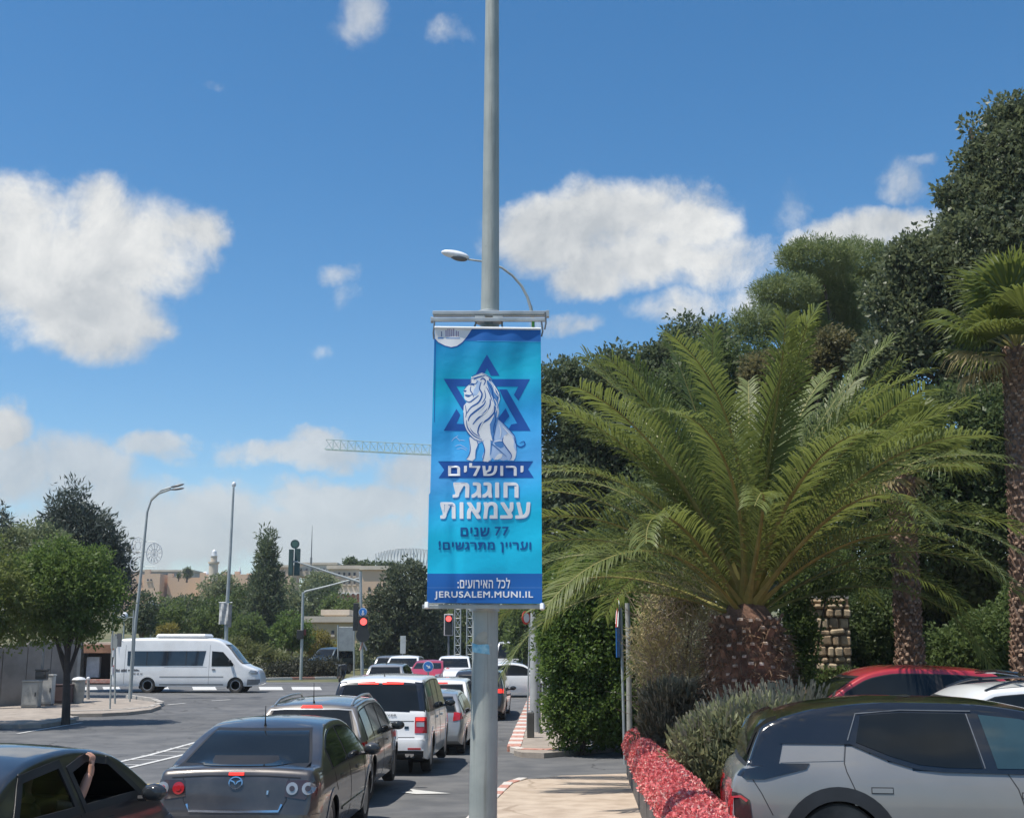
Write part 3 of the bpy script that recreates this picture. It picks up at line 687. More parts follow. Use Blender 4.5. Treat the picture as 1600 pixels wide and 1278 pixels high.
# curved steel grandstand / pergola on the right of the skyline
gs = thing('ribbed_roof_structure', 'curved white ribbed steel roof above the trees left of the banner', 'steel roof', at(630, 882, 200))
s = .105
rail = [[], []]
for i in range(40):
    t = i / 39; x = (-45 + 100 * t) * s; arc = 1 - (2 * t - 1) ** 2 * .5; y = 3 * (2 * t - 1) ** 2
    z0 = .3; z1 = 1.4 + 1.25 * arc; dx = (.5 if i % 2 else -.1)
    MB().tube([(x, y, z0 - .6), (x + dx, y - .4, z1)], .085, 5).build('rib', white_paint, gs)
    rail[0].append((x, y, z0)); rail[1].append((x + .1, y - .4, z1))
for r_ in rail: MB().tube(r_, .05, 5).build('beam', white_paint, gs)
MB().box(3.6, 5.2, .4, 2, -.6, .1).build('end_block', white_paint, gs)
# tower crane
teal = mat('crane_paint', (.45, .58, .56), rough=.5, var=.1)
cr = thing('tower_crane', 'pale green tower crane with its lattice jib reaching left behind the banner', 'crane', (at(727, 1006, 185).x, 185, G(185)))
o = Vector(cr.location); zj = at(727, 714, 185).z - o.z; tip = at(508, 702, 185) - o; s = 185 / F
def lattice(b, p0, p1, w, h, n, r=.05):
    p0, p1 = Vector(p0), Vector(p1); d = (p1 - p0).normalized(); up = Vector((0, 0, 1)) if abs(d.z) < .8 else Vector((0, 1, 0)); sd_ = d.cross(up).normalized() * w / 2; up = sd_.cross(d).normalized() * h
    ch = [(-sd_), sd_, up] if h != w else [-sd_ - up / 2, sd_ - up / 2, sd_ + up / 2, -sd_ + up / 2]
    for c in ch: b.tube([p0 + c, p1 + c], r * 1.3, 5)
    for i in range(n):
        a, c = p0.lerp(p1, i / n), p0.lerp(p1, (i + 1) / n)
        for k in range(len(ch)):
            b.tube([a + ch[k], a + ch[(k + 1) % len(ch)]], r * .8, 4, False); b.tube([a + ch[k], c + ch[(k + 1) % len(ch)]], r * .8, 4, False)
b = MB(); lattice(b, (0, 0, 0), (0, 0, zj), 1.7, 1.7, 18, .09); b.build('mast', teal, cr)
b = MB(); lattice(b, (1, 0, zj), tip, 1.0, 1.55, 20, .045); b.build('jib', teal, cr)
b = MB(); lattice(b, (0, 0, zj), (9, 0, zj + .2), 1.1, .8, 8, .05); b.build('counter_jib', teal, cr)
MB().box(7, 9, -.6, .6, zj - 1.2, zj).build('counterweight', concrete, cr); MB().box(-1, .2, -1.6, -.9, zj - 2.2, zj - .4).build('cab', white_paint, cr)
an = thing('radio_mast', 'very thin distant antenna mast right of the hanging signal heads', 'antenna', at(486, 884, 260))
MB().tube([(0, 0, -2), (0, 0, 4.5), (0, 0, 8.6)], [.14, .1, .03], 6).build('mast', steel_dark, an); MB().box(-.2, .2, -.1, .1, .5, 1.8).build('junction_box', steel_dark, an)

# ================================================================ street lamps, poles, signals
def spot(px, py, dz=0.0): return gp(px, py, dz)
lm = thing('street_lamp', 'tall grey curved double lamp rising behind the white van with ring ornaments', 'street lamp', spot(203, 1093, .0))
o = Vector(lm.location); Y = o.y
def rel(px, py, dy=0.0): return at(px, py, Y + dy) - o
pts = [rel(203, 1093), rel(209, 1000), rel(224, 860), rel(230, 800), rel(237, 779), rel(252, 766), rel(268, 761)]
MB().tube(pts, [.085, .078, .062, .05, .045, .04, .036], 10).build('pole', steel, lm, smooth=True)
MB().tube([rel(236, 782), rel(248, 771, -.6), rel(266, 764.5, -1)], .045, 8).build('arm', steel, lm, smooth=True)
for (a, c, dy) in (((266, 761.5), (288, 756), 0), ((266, 765), (288, 762.5), -1)):
    p, q = rel(*a, dy), rel(*c, dy); mid = (p + q) / 2
    MB().ball((0, 0, 0), ((q - p).length / 2, .13, .055)).build('lamp_head', steel_dark, lm, smooth=True).matrix_local = Matrix.Translation(mid) @ Matrix.Rotation(-math.atan2(q.z - p.z, q.x - p.x), 4, 'Y')
wire = mat('ornament_wire', (.6, .62, .62), rough=.5)
def ring(c, R, n, star):
    b = MB(); pts = [c + Vector((R * .75 * math.cos(t * 2 * PI / 24), 0, R * math.sin(t * 2 * PI / 24))) for t in range(25)]; b.tube(pts, .022, 5)
    b.tube([c + (p - c) * .45 for p in pts], .018, 5)
    for k in range(n):
        a = 2 * PI * k / n; a2 = 2 * PI * (k + .5) / n; e = Vector((R * .75 * math.cos(a), 0, R * math.sin(a)))
        if star: b.tube([c, c + e], .018, 4); b.tube([c + e * .6, c + Vector((R * .75 * math.cos(a2), 0, R * math.sin(a2)))], .015, 4)
        else: b.tube([c + e * .45, c + Vector((R * .6 * math.cos(a2), 0, R * .8 * math.sin(a2)))], .014, 4)
    b.build('ring_ornament', wire, lm)
k_ = Y / F
ring(rel(215.5, 852), 13 * k_, 12, False); ring(rel(212, 881), 11.5 * k_, 0, False); ring(rel(241, 864), 16 * k_, 12, True)
for y in (846, 862, 885): MB().tube([rel(210, y), rel(242, y)], .012, 4).build('bracket', steel, lm)

cp = thing('camera_pole', 'straight grey pole with a dome camera on top and a pale banner low down', 'pole', spot(352, 1068))
o = Vector(cp.location); Y = o.y
MB().tube([rel(352, 1068), rel(354, 960), rel(360, 860), rel(365, 762)], [.12, .11, .085, .06], 10).build('pole', steel, cp, smooth=True)
MB().ball(rel(365.5, 757), (.13, .13, .17)).build('dome_camera', white_paint, cp, smooth=True)
a, c = rel(342, 941), rel(363, 941); MB().tube([a, c], .03, 6).build('bracket', white_paint, cp); a, c = rel(343, 942, -.2), rel(356, 975, -.2)
P_ = []
for i in range(7):
    for j in range(7): P_.append((a.x + (c.x - a.x) * j / 6, a.y + .05 * math.sin(j * 1.6 + i * .5), a.z + (c.z - a.z) * i / 6))
o2 = MB().add(P_, [(i * 7 + j, i * 7 + j + 1, (i + 1) * 7 + j + 1, (i + 1) * 7 + j) for i in range(6) for j in range(6)]).build('flag_banner', mat('pale_cloth', (.5, .5, .48), rough=.8, var=.25, scale=3), cp)
a = rel(361, 944); MB().box(a.x - .07, a.x + .1, a.y - .3, a.y - .1, a.z - 1.3, a.z).build('sign_edge', steel_dark, cp)

def plain_pole(name, label, px, yb, yt, r, cat='pole', group=None, m=None, px2=None):
    t = thing(name, label, cat, spot(px, yb, .1)); o_ = Vector(t.location); top = at(px2 if px2 is not None else px, yt, o_.y) - o_
    MB().tube([(0, 0, -.2), top], [r, r * .85], 9).build('pole', m or steel, t, smooth=True); return t, top
t, top = plain_pole('sign_pole', 'thin grey sign pole at the pavement tip, left one of the close pair', 172, 1108, 930, .035, px2=178)
MB().box(-.12, .12, -.02, .02, top.z - 1.95, top.z - 1.5).build('sign_plate', steel, t); MB().box(.1, .25, -.03, .03, top.z - 1.6, top.z - 1.4).build('small_sign', steel_dark, t)
for zz, hh in ((1.25, .3), (1.9, .25)): MB().lathe([(.045, zz), (.045, zz + hh)], seg=8).build('sticker', white_paint, t)
t, top = plain_pole('sign_pole', 'thin grey pole standing just right of the stickered pole at the pavement tip', 180, 1100, 990, .04)
MB().box(-.14, .1, -.03, .02, top.z - .5, top.z - .02).build('sign_plate', steel_dark, t)
t, top = plain_pole('sign_pole', 'thin grey pole crossing the rear of the white van', 203, 1097, 953, .035, px2=209)
t, top = plain_pole('bollard', 'short pale bollard on the pavement left of the van', 138, 1093, 1060, .07, cat='bollard', m=concrete)
MB().ball(top, .08).build('cap', white_paint, t, smooth=True)
# small park lamps with white globes
for (px, yt, yb, Y, lb) in ((236, 944, 1004, 92, 'slim park lamp between the curved lamp pole and the trees'), (194, 963, 1010, 80, 'park lamp with white globe behind the sign poles')):
    p = at(px, yb, Y); t = thing('park_lamp', lb, 'street lamp', p); tp = at(px, yt, Y) - p
    MB().tube([(0, 0, -2.5), tp], .05, 7).build('pole', steel, t); MB().ball(tp, (.25, .25, .3)).build('globe', white_paint, t, smooth=True)
    MB().tube([tp - Vector((.6, 0, .05)), tp + Vector((.6, 0, -.05))], .04, 5).build('arm', steel, t)

# lamp behind the banner
ln = thing('street_lamp', 'street lamp with white oval head and curved arm behind the banner pole', 'street lamp', spot(836, 1143, .12))
o = Vector(ln.location); Y = o.y
MB().lathe([(.16, 0), (.16, .02), (.13, 3.0), (.115, 3.9)], seg=14).build('pole_base', mat('grey_painted_pole', (.38, .39, .38), rough=.6, var=.12, scale=2), ln, smooth=30)
MB().tube([rel(836.5, 975, 0), rel(834.5, 700), rel(832.5, 500), rel(829, 478)], [.11, .09, .06, .05], 12).build('pole', steel, ln, smooth=True)
MB().tube([rel(829, 480), rel(824, 464), rel(815, 447), rel(801, 431), rel(785, 419), rel(765, 410), rel(728, 405)], [.05, .045, .042, .04, .038, .035, .03], 8).build('arm', steel, ln, smooth=True)
p, q = rel(689, 394), rel(733, 404); mid = (p + q) / 2
h = MB().ball((0, 0, .02), ((q - p).length / 2, .17, .13), 18, 10).build('lamp_head', mat('lamp_white', (.78, .79, .8), rough=.3), ln, smooth=True)
h.matrix_local = Matrix.Translation(mid) @ Matrix.Rotation(.2, 4, 'Y')
h2 = MB().ball((.14, 0, -.07), ((q - p).length / 2 * .6, .15, .09), 14, 8).build('lamp_glass', steel_dark, h, smooth=True)

# signals
sig_black = mat('signal_black', (.02, .024, .024), rough=.55, var=.2); sig_teal = mat('signal_teal', (.03, .07, .065), rough=.5, var=.2)
red_lit = mat('lit_red_signal', (.9, .05, .04), rough=.3, emit=(1, .1, .09), es=1.6)
sg = thing('traffic_signal', 'traffic signal mast with red light whose long arm reaches up left over the road', 'traffic light', spot(566, 1066))
o = Vector(sg.location); Y = o.y
MB().tube([rel(566, 1066), rel(565, 1000), rel(563, 893)], [.1, .09, .08], 10).build('pole', steel, sg, smooth=True)
MB().tube([rel(563, 910), rel(552, 906), rel(520, 896), rel(490, 886), rel(461, 877)], [.075, .075, .065, .055, .05], 8).build('arm', steel, sg, smooth=True)
k_ = Y / F
def box_at(name, px0, px1, py0, py1, m, dy=0, d=.25, parent=None, bev=.02):
    a, c = rel(px0, py0, dy), rel(px1, py1, dy); return MB().box(a.x, c.x, a.y - d / 2, a.y + d / 2, c.z, a.z).build(name, m, parent or sg, bevel=bev)
box_at('signal_head', 452, 457.5, 858, 899, sig_teal, -.1); box_at('signal_head', 461, 468, 857, 899, sig_teal, .1)
box_at('bracket', 455, 466, 876, 879, steel, .0, .08); MB().lathe([(7 * k_, -.03), (7 * k_, .03)], rel(461, 850), 'y', 20).build('round_sign', sig_teal, sg)
MB().lathe([(4.5 * k_, -.035), (4.5 * k_, .036)], rel(461, 850), 'y', 20).build('sign_face', mat('signal_green', (.05, .12, .1)), sg)
box_at('signal_head', 552.5, 559.5, 942, 985, sig_black, -.1)
hd = box_at('signal_head', 560, 574, 962, 998, sig_black, -.3, .3)
MB().lathe([(10.5 * k_, -.02), (10.5 * k_, .02)], rel(567, 992, -.5), 'y', 26).build('round_backboard', sig_black, sg)
MB().lathe([(6 * k_, -.03), (6 * k_, .03)], rel(567, 956, -.4), 'y', 22).build('blue_sign', mat('sign_blue', (.03, .18, .5), rough=.35), sg)
MB().lathe([(6.6 * k_, -.01), (6.6 * k_, .01)], rel(567, 956, -.39), 'y', 22).build('sign_rim', white_paint, sg)
a = rel(567, 956, -.45); MB().box(a.x - .04, a.x + .04, a.y - .01, a.y + .01, a.z - .12, a.z + .1).build('arrow', white_paint, sg); MB().prism([(a.x - .12, a.z - .08), (a.x + .12, a.z - .08), (a.x, a.z - .2)], a.y - .01, a.y + .01, lambda u, v, w: (u, w, v)).build('arrow_head', white_paint, sg)
MB().lathe([(5.2 * k_, -.02), (5.2 * k_, .02)], rel(568, 971, -.48), 'y', 20).build('red_light', red_lit, sg)
MB().tube([rel(567, 1003, -.2), rel(562, 1016, -.2)], .05, 6).build('bracket', red_kerb, sg); MB().tube([rel(567, 1003, -.2), rel(573, 1016, -.2)], .05, 6).build('bracket', white_kerb, sg)
s2 = thing('gantry_pole', 'grey gantry pole whose shorter arm crosses behind the red signal', 'pole', spot(470, 1062))
o = Vector(s2.location); Y = o.y
MB().tube([rel(470, 1062), rel(472, 990), rel(473.5, 925)], [.1, .09, .085], 9).build('pole', steel, s2, smooth=True)
MB().tube([rel(473.5, 928), rel(477, 924), rel(510, 916), rel(540, 908), rel(562, 903)], [.075, .07, .06, .055, .05], 8).build('arm', steel, s2, smooth=True)
box_at('signal_head', 464, 474, 984, 998, sig_black, -.1, .2, s2); box_at('signal_head', 471, 478, 983, 992, mat('dull_red', (.25, .06, .05)), .1, .1, s2)
s3 = thing('traffic_signal', 'red traffic signal with white bordered backboard left of the banner pole', 'traffic light', spot(701, 1063)); o = Vector(s3.location); Y = o.y; k_ = Y / F
MB().tube([rel(701, 1063), rel(701, 960)], .07, 8).build('pole', steel_dark, s3)
box_at('backboard', 694, 708, 959, 993, mat('white_border', (.6, .55, .55)), -.1, .04, s3); box_at('signal_head', 695.3, 706.7, 960.5, 991.5, sig_black, -.14, .08, s3)
MB().lathe([(4.3 * k_, -.02), (4.3 * k_, .02)], rel(701, 966.5, -.2), 'y', 18).build('red_light', red_lit, s3)
ks = thing('keep_left_sign', 'round blue sign with white arrow above the white car roofs', 'road sign', spot(669, 1079)); o = Vector(ks.location); Y = o.y; k_ = Y / F
MB().tube([(0, 0, 0), rel(669, 1040)], .04, 7).build('pole', steel, ks)
MB().lathe([(8.3 * k_, -.012), (8.3 * k_, .012)], rel(669, 1041, -.06), 'y', 24).build('sign_rim', white_paint, ks)
MB().lathe([(7.3 * k_, -.012), (7.3 * k_, .012)], rel(669, 1041, -.075), 'y', 24).build('sign_face', mat('sign_blue', (.03, .18, .5)), ks)
a = rel(669, 1041, -.1); b = MB(); M = Matrix.Translation(a) @ Matrix.Rotation(math.radians(35), 4, 'Y')
b.box(-.11, .04, -.006, .006, -.03, .03, M); b.add([M @ Vector((.02, -.008, -.09)), M @ Vector((.02, -.008, .09)), M @ Vector((.14, -.008, 0))], [(0, 1, 2)]); b.build('arrow', white_paint, ks)
# small signs among the trees
t, top = plain_pole('road_sign', 'tall narrow white sign on a post in front of the dark trees', 629, 1052, 993, .05, cat='road sign')
k_ = t.location.y / F; MB().box(-4.2 * k_, 4.2 * k_, -.06, -.02, top.z - 27 * k_, top.z).build('sign_plate', mat('grey_sign', (.5, .52, .5)), t)
gsn = thing('road_sign', 'large grey back of a road sign right of the low yellow building', 'road sign', spot(540, 1056)); o = Vector(gsn.location); Y = o.y
box_at('sign_plate', 529, 552, 979, 1017, mat('sign_back', (.3, .32, .32), rough=.5, metal=.3), 0, .05, gsn)
for x in (528, 553): MB().tube([rel(x, 1056), rel(x, 976)], .05, 6).build('post', steel, gsn)
lg = thing('lattice_mast', 'pale lattice mast standing left of the banner pole', 'mast', (at(724, 1000, 75).x, 75, G(75)))
b = MB(); zt = at(724, 945, 75).z - lg.location.z + 4; lattice(b, (-.35, 0, 0), (-.35, 0, zt), .35, .35, 16, .03); lattice(b, (.38, 0, 0), (.38, 0, zt), .35, .35, 16, .03); b.build('lattice', steel, lg)
t, top = plain_pole('pole', 'thin pole right of the banner pole among the dark trees', 797.5, 1050, 958, .05)
MB().lathe([(.22, -.02), (.22, .02)], top + Vector((-.35, 0, .1)), 'y', 16).build('round_sign', steel, t)

# posts on the far pavement
t, top = plain_pole('sign_pole', 'thin dark pole right beside the grey street lamp post', 843, 1146, 962, .035, m=steel_dark)
t, top = plain_pole('sign_pole', 'slim pole with small green plate at the hedge edge', 848, 1120, 960, .03); MB().box(-.02, .1, -.04, -.02, 1.6, 2.2).build('sign_plate', mat('green_sign', (.02, .2, .14)), t)
t, top = plain_pole('sign_pole', 'rightmost short post in front of the hedge edge', 857, 1146, 1020, .045)
bo = thing('bollard', 'dark square bollard at the striped kerb corner', 'bollard', spot(829, 1152, .12))
MB().box(-.1, .1, -.1, .1, 0, .68).build('post', mat('bollard_iron', (.07, .07, .065), rough=.6, var=.2), bo, bevel=.02); MB().lathe([(.09, .683), (.06, .72), (.02, .73)], seg=10).build('cap', steel_dark, bo)
rs = thing('round_road_sign', 'red rimmed round sign edge peeping below the banner at the lamp post', 'road sign', spot(834, 1140, .12)); o = Vector(rs.location); Y = o.y
M = Matrix.Translation(rel(822, 965, -.25)) @ Matrix.Rotation(.9, 4, 'Z')
b = MB(); b.lathe([(.2, -.01), (.2, .01)], axis='y', seg=24); b.v = [tuple(M @ Vector(v)) for v in b.v]; b.build('sign_rim', mat('sign_red', (.6, .04, .03)), rs)
b = MB(); b.lathe([(.14, -.02), (.14, -.012)], axis='y', seg=24); b.v = [tuple(M @ Vector(v)) for v in b.v]; b.build('sign_face', white_paint, rs)
MB().tube([(-.2, -.1, 0), rel(828, 965, -.1)], .025, 6).build('pole', steel, rs)
# pair of road signs seen edge on beside the hedge
eg = thing('road_sign', 'triangular and blue road signs seen nearly edge on beside the hedge', 'road sign', spot(976, 1186, .1)); o = Vector(eg.location); Y = o.y
MB().tube([(0, 0, -.2), rel(970, 950)], .03, 8).build('pole', steel, eg)
R_ = Matrix.Rotation(math.radians(78), 4, 'Z')
def edge_plate(name, c, shape, m, off):
    M = Matrix.Translation(c) @ R_ @ Matrix.Translation((0, off, 0)); b = MB(); b.prism(shape, -.008, .008, lambda u, v, w: M @ Vector((u, w, v))); return b.build(name, m, eg)
c1 = rel(969, 965); tri = lambda r: [(r * math.sin(a), r * math.cos(a)) for a in (0, 2.094, 4.189)]
edge_plate('triangle_rim', c1, tri(.42), mat('sign_red', (.6, .04, .03)), .05); edge_plate('triangle_face', c1, tri(.27), white_paint, .07)
edge_plate('triangle_back', c1, tri(.4), steel, .02)
c2 = rel(969, 1002); edge_plate('blue_plate', c2, rect(-.3, .3, -.34, .34), mat('sign_blue', (.03, .18, .5)), .05); edge_plate('plate_mark', c2, rect(-.06, .06, -.25, .2), white_paint, .07)
pw = thing('wooden_post', 'thick weathered grey post standing right of the edge-on road signs', 'post', spot(984, 1190, .1)); o = Vector(pw.location); Y = o.y
MB().tube([(0, 0, -.3), rel(982, 1000), rel(980, 942)], [.062, .056, .05], 10).build('post', mat('weathered_post', (.32, .31, .27), rough=.9, var=.2, scale=3), pw, smooth=True)

# ================================================================ the lamp pole with its banner
po = thing('lamp_pole', 'tall tapering grey steel pole in the foreground carrying the blue banner', 'lamp pole', (at(755, 1278, 11.3).x - .004, 11.3, .1))
o = Vector(po.location); Y = 11.3; k_ = 11.3 / F
pm = mat('pole_paint', (.30, .33, .31), rough=.55, metal=.15, var=.12, scale=1.6, col2=(.36, .38, .35), detail=12, bump=.15, bscale=18)
MB().tube([Vector((0, 0, -.05)) + Vector((-.005, 0, 0)), rel(756, 1170), rel(761, 800), rel(766, 450), rel(769, 0), rel(770, -300)], [.128, .124, .108, .086, .068, .055], 36).build('pole', pm, po, smooth=True)
MB().lathe([(.19, 0), (.19, .03), (.13, .05)], seg=24).build('base_plate', pm, po, smooth=30)
streaks(pm, .45); streaks(steel, .3)
galv = mat('bracket_zinc', (.42, .44, .44), rough=.45, metal=.5, var=.15, scale=6)
Yb = 11.12
def relb(px, py, dy=0.0): return at(px, py, Yb + dy) - o
def rail_box(name, x0, x1, y0, y1, dy=0., d=.04, m=None):
    a, c = relb(x0, y0, dy), relb(x1, y1, dy); return MB().box(a.x, c.x, a.y - d / 2, a.y + d / 2, c.z, a.z).build(name, m or galv, po, bevel=.003)
rail_box('upper_rail', 676, 858, 486.5, 491.5, .0); rail_box('upper_rail', 677, 857, 493, 494.5, .02, .06); rail_box('lower_rail', 674, 853, 497, 502.5, -.03, .035)
rail_box('clamp', 742, 758, 496, 504.5, .02, .1); rail_box('clamp', 770, 786, 496, 504.5, .02, .1)
rail_box('end_plate', 853, 858, 486, 496, 0, .06); rail_box('end_plate', 673, 677, 496, 504, 0, .05)
MB().lathe([(.122, -.07), (.128, -.06), (.128, .03), (.122, .035)], c=relb(764, 494, .18), seg=28).build('collar', galv, po, smooth=30)
for x in (744, 784): MB().tube([relb(x, 504), relb(x + (-3 if x < 760 else 1), 512)], .009, 6).build('bolt', steel_dark, po)
rail_box('bottom_rail', 660, 852, 944.5, 951, -.02, .045); rail_box('bottom_rail', 664, 850, 941, 943.5, .01, .03)
MB().lathe([(.14, -.04), (.14, .04)], c=relb(757, 948, .18), seg=28).build('collar', galv, po, smooth=30)
for pl in ([(679, 502), (678, 512), (677, 520), (678, 530)], [(852, 488), (853, 505), (851, 515)], [(846, 502), (848, 518), (846, 526)]):
    MB().tube([relb(x, y, -.05) for x, y in pl], .008, 6).build('cable_tie', steel_dark, po)
MB().tube([relb(833, 503, -.02), relb(833, 511, -.02)], .012, 6).build('green_tie', mat('green_plastic', (.08, .3, .05)), po)
# torn poster remains on the pole
def on_pole(px, py, r=.131):
    c = rel(756, py); a = (px - 755.5) / 21.5; a = max(-1, min(1, a)) * 1.25; rad = .1245 - (1170 - py) * .00005 + .003
    return Vector((c.x + rad * math.sin(a), -rad * math.cos(a), c.z))
def pole_patch(name, poly, m, lift=.003):
    P, Fs = tess(poly, 3); b = MB(); b.add([on_pole(p.x, p.y) + Vector((0, -lift, 0)) for p in P], Fs); return b.build(name, m, po)
pole_patch('torn_poster', [(740, 1004), (743, 997), (748, 990), (755, 986), (763, 989), (769, 996), (774, 1004), (770, 1010), (758, 1008), (746, 1010)], mat('old_paper', (.36, .35, .29), rough=.9, var=.2, scale=12), .001)
pole_patch('sticker', [(737, 1004), (748, 1007), (760, 1006), (768, 1009), (775, 1007), (775, 1018), (764, 1022), (750, 1020), (738, 1018)], mat('blue_sticker', (.10, .38, .55), rough=.6, var=.35, scale=14, col2=(.3, .5, .55)), .003)
pole_patch('sticker', [(769, 1021), (776, 1020), (776, 1031), (771, 1030)], mat('dark_blue_sticker', (.07, .14, .25), rough=.6, var=.3, scale=14), .004)
pole_patch('paper_shred', [(762, 1008), (768, 1004), (775, 1006), (774, 1011), (768, 1010)], mat('old_white_paper', (.5, .5, .45), rough=.9), .006)

bn = thing('street_banner', 'blue vertical street banner with a lion, a star and white Hebrew lettering', 'banner', relb(760, 940) + o)
ob = Vector(bn.location)
TL, TR, BL, BR = (679, 513), (845, 515), (667, 941), (847, 943)
def bpos(u, v, off=0.0):
    """u 0..1 left to right, v 0..1 top to bottom"""
    e = .0 if u < .5 else .0
    x = (TL[0] * (1 - u) + TR[0] * u) * (1 - v) + (BL[0] * (1 - u) + BR[0] * u) * v
    if u < .5: x += -3.2 * math.sin(PI * v) * (1 - 2 * u) * (.5 if v > .6 else -.1)
    y = (TL[1] * (1 - u) + TR[1] * u) * (1 - v) + (BL[1] * (1 - u) + BR[1] * u) * v
    Yv = Yb - .06 - .05 * v
    w = .012 * math.sin(u * 9 + 1.5 * v) * (.4 + math.sin(PI * v)) + .005 * math.sin(u * 23 + 3 * math.sin(v * 4)) * (1 - v) + .008 * math.sin(u * 6 - v * 11) * math.sin(PI * v) + .004 * math.sin(v * 31 + u * 5)
    w += .02 * math.exp(-((u - .14 - .12 * v) / .05) ** 2) * v
    p = at(x, y, Yv + w); return p - ob + Vector((0, -off, 0))
def bpx(px, py, off=.002):
    """photo position on the banner -> surface point"""
    v = (py - 514) / 428.0
    for _ in range(2):
        xl = TL[0] * (1 - v) + BL[0] * v; xr = TR[0] * (1 - v) + BR[0] * v; u = (px - xl) / (xr - xl)
        yt = TL[1] * (1 - u) + TR[1] * u; yb = BL[1] * (1 - u) + BR[1] * u; v = (py - yt) / (yb - yt)
    return bpos(u, v, off * .36)
def banner_mat():
    m = bpy.data.materials.new('banner_cloth'); m.use_nodes = True; N = NT(m.node_tree); p = m.node_tree.nodes['Principled BSDF']
    a = N.node('ShaderNodeUVMap', props={'uv_map': 'UVMap'}); sep = N.n.new('ShaderNodeSeparateXYZ'); N.l.new(a, sep.inputs[0]); u, v = sep.outputs[0], sep.outputs[1]
    r = N.n.new('ShaderNodeValToRGB'); N.l.new(N.m('ADD', v, N.m('MULTIPLY', N.m('SUBTRACT', u, .5), .10)), r.inputs[0]); e = r.color_ramp.elements
    stops = [(0.0, (.0, .26, .58)), (.08, (.0, .34, .60)), (.18, (.0, .50, .72)), (.33, (.03, .44, .88)), (.52, (.10, .50, .98)), (.62, (.03, .50, .90)), (.72, (.0, .58, .85)), (.92, (.0, .55, .82)), (1, (.0, .50, .80))]
    e[0].position, e[0].color = 0, (*stops[0][1], 1); e[1].position, e[1].color = 1, (*stops[-1][1], 1)
    for q, c in stops[1:-1]: z = e.new(q); z.color = (*c, 1)
    N.l.new(r.outputs[0], p.inputs['Base Color']); p.inputs['Roughness'].default_value = .5
    tc = N.node('ShaderNodeTexCoord', out=3); bnz = N.node('ShaderNodeBump', Strength=.35, Distance=.02, Height=N.noise(tc, 7, 4, .5)); N.put(p.inputs['Normal'], bnz)
    tr = N.n.new('ShaderNodeBsdfTranslucent'); N.l.new(r.outputs[0], tr.inputs[0]); mx = N.n.new('ShaderNodeMixShader'); mx.inputs[0].default_value = .15
    N.l.new(p.outputs[0], mx.inputs[1]); N.l.new(tr.outputs[0], mx.inputs[2]); N.l.new(mx.outputs[0], m.node_tree.nodes['Material Output'].inputs[0])
    return m
def print_mat(name, col, rough=.5):
    m = bpy.data.materials.new(name); m.use_nodes = True; N = NT(m.node_tree); p = m.node_tree.nodes['Principled BSDF']; p.inputs['Base Color'].default_value = (*col, 1); p.inputs['Roughness'].default_value = rough
    tr = N.n.new('ShaderNodeBsdfTranslucent'); tr.inputs[0].default_value = (*col, 1); mx = N.n.new('ShaderNodeMixShader'); mx.inputs[0].default_value = .15
    N.l.new(p.outputs[0], mx.inputs[1]); N.l.new(tr.outputs[0], mx.inputs[2]); N.l.new(mx.outputs[0], m.node_tree.nodes['Material Output'].inputs[0]); return m
nu, nv_ = 70, 160
me = bpy.data.meshes.new('cloth'); me.from_pydata([tuple(bpos(j / nu, i / nv_)) for i in range(nv_ + 1) for j in range(nu + 1)], [], [(i * (nu + 1) + j, (i + 1) * (nu + 1) + j, (i + 1) * (nu + 1) + j + 1, i * (nu + 1) + j + 1) for i in range(nv_) for j in range(nu)])
uv = me.uv_layers.new(name='UVMap')
for lp_ in me.loops: uv.data[lp_.index].uv = ((lp_.vertex_index % (nu + 1)) / nu, (lp_.vertex_index // (nu + 1)) / nv_)
me.materials.append(banner_mat()); me.polygons.foreach_set('use_smooth', [True] * len(me.polygons))
cl = bpy.data.objects.new('cloth', me); COL.objects.link(cl); cl.parent = bn
NAVY = print_mat('print_navy', (.008, .10, .42)); ROYAL = print_mat('print_royal', (.01, .14, .48)); WHITE = print_mat('print_white', (.90, .91, .92)); MIDB = print_mat('print_mid_blue', (.10, .28, .62)); PALE = print_mat('print_pale_blue', (.50, .66, .90)); EDGE = print_mat('print_light_edge', (.05, .40, .75)); TEALB = print_mat('print_deep_teal', (.0, .10, .38))
def pr(name, poly, m, off=.004, step=4):
    P, Fs = tess(poly, step); b = MB(); b.add([bpx(p.x, p.y, off) for p in P], Fs); ob_ = b.build(name, m, bn, fix=False)
    ob_.data.polygons.foreach_set('use_smooth', [True] * len(ob_.data.polygons)); return ob_
def stroke(name, pts, w, m, off=.009):
    pts = [Vector(p) for p in pts]; n = len(pts); l, r = [], []
    fine = []
    for i in range(n - 1):
        p0, p1, p2, p3 = pts[max(i - 1, 0)], pts[i], pts[i + 1], pts[min(i + 2, n - 1)]
        for k in range(5):
            t = k / 5; fine.append(.5 * ((2 * p1) + (p2 - p0) * t + (2 * p0 - 5 * p1 + 4 * p2 - p3) * t * t + (3 * p1 - p0 - 3 * p2 + p3) * t**3))
    fine.append(pts[-1]); N_ = len(fine); vs = []
    for i, p in enumerate(fine):
        d = (fine[min(i + 1, N_ - 1)] - fine[max(i - 1, 0)]).normalized(); q = Vector((-d.y, d.x)) * w / 2 * (.35 + .65 * math.sin(PI * (i + .5) / N_)); vs += [bpx(*(p + q), off), bpx(*(p - q), off)]
    return MB().add(vs, [(2 * i, 2 * i + 1, 2 * i + 3, 2 * i + 2) for i in range(N_ - 1)]).build(name, m, bn, fix=False)
pr('top_band', [(679, 514), (845, 516), (845, 534), (679, 532)], ROYAL, .003)
pr('side_band', [(679, 532), (681, 532), (680, 600), (679, 660), (678, 660)], ROYAL, .003)
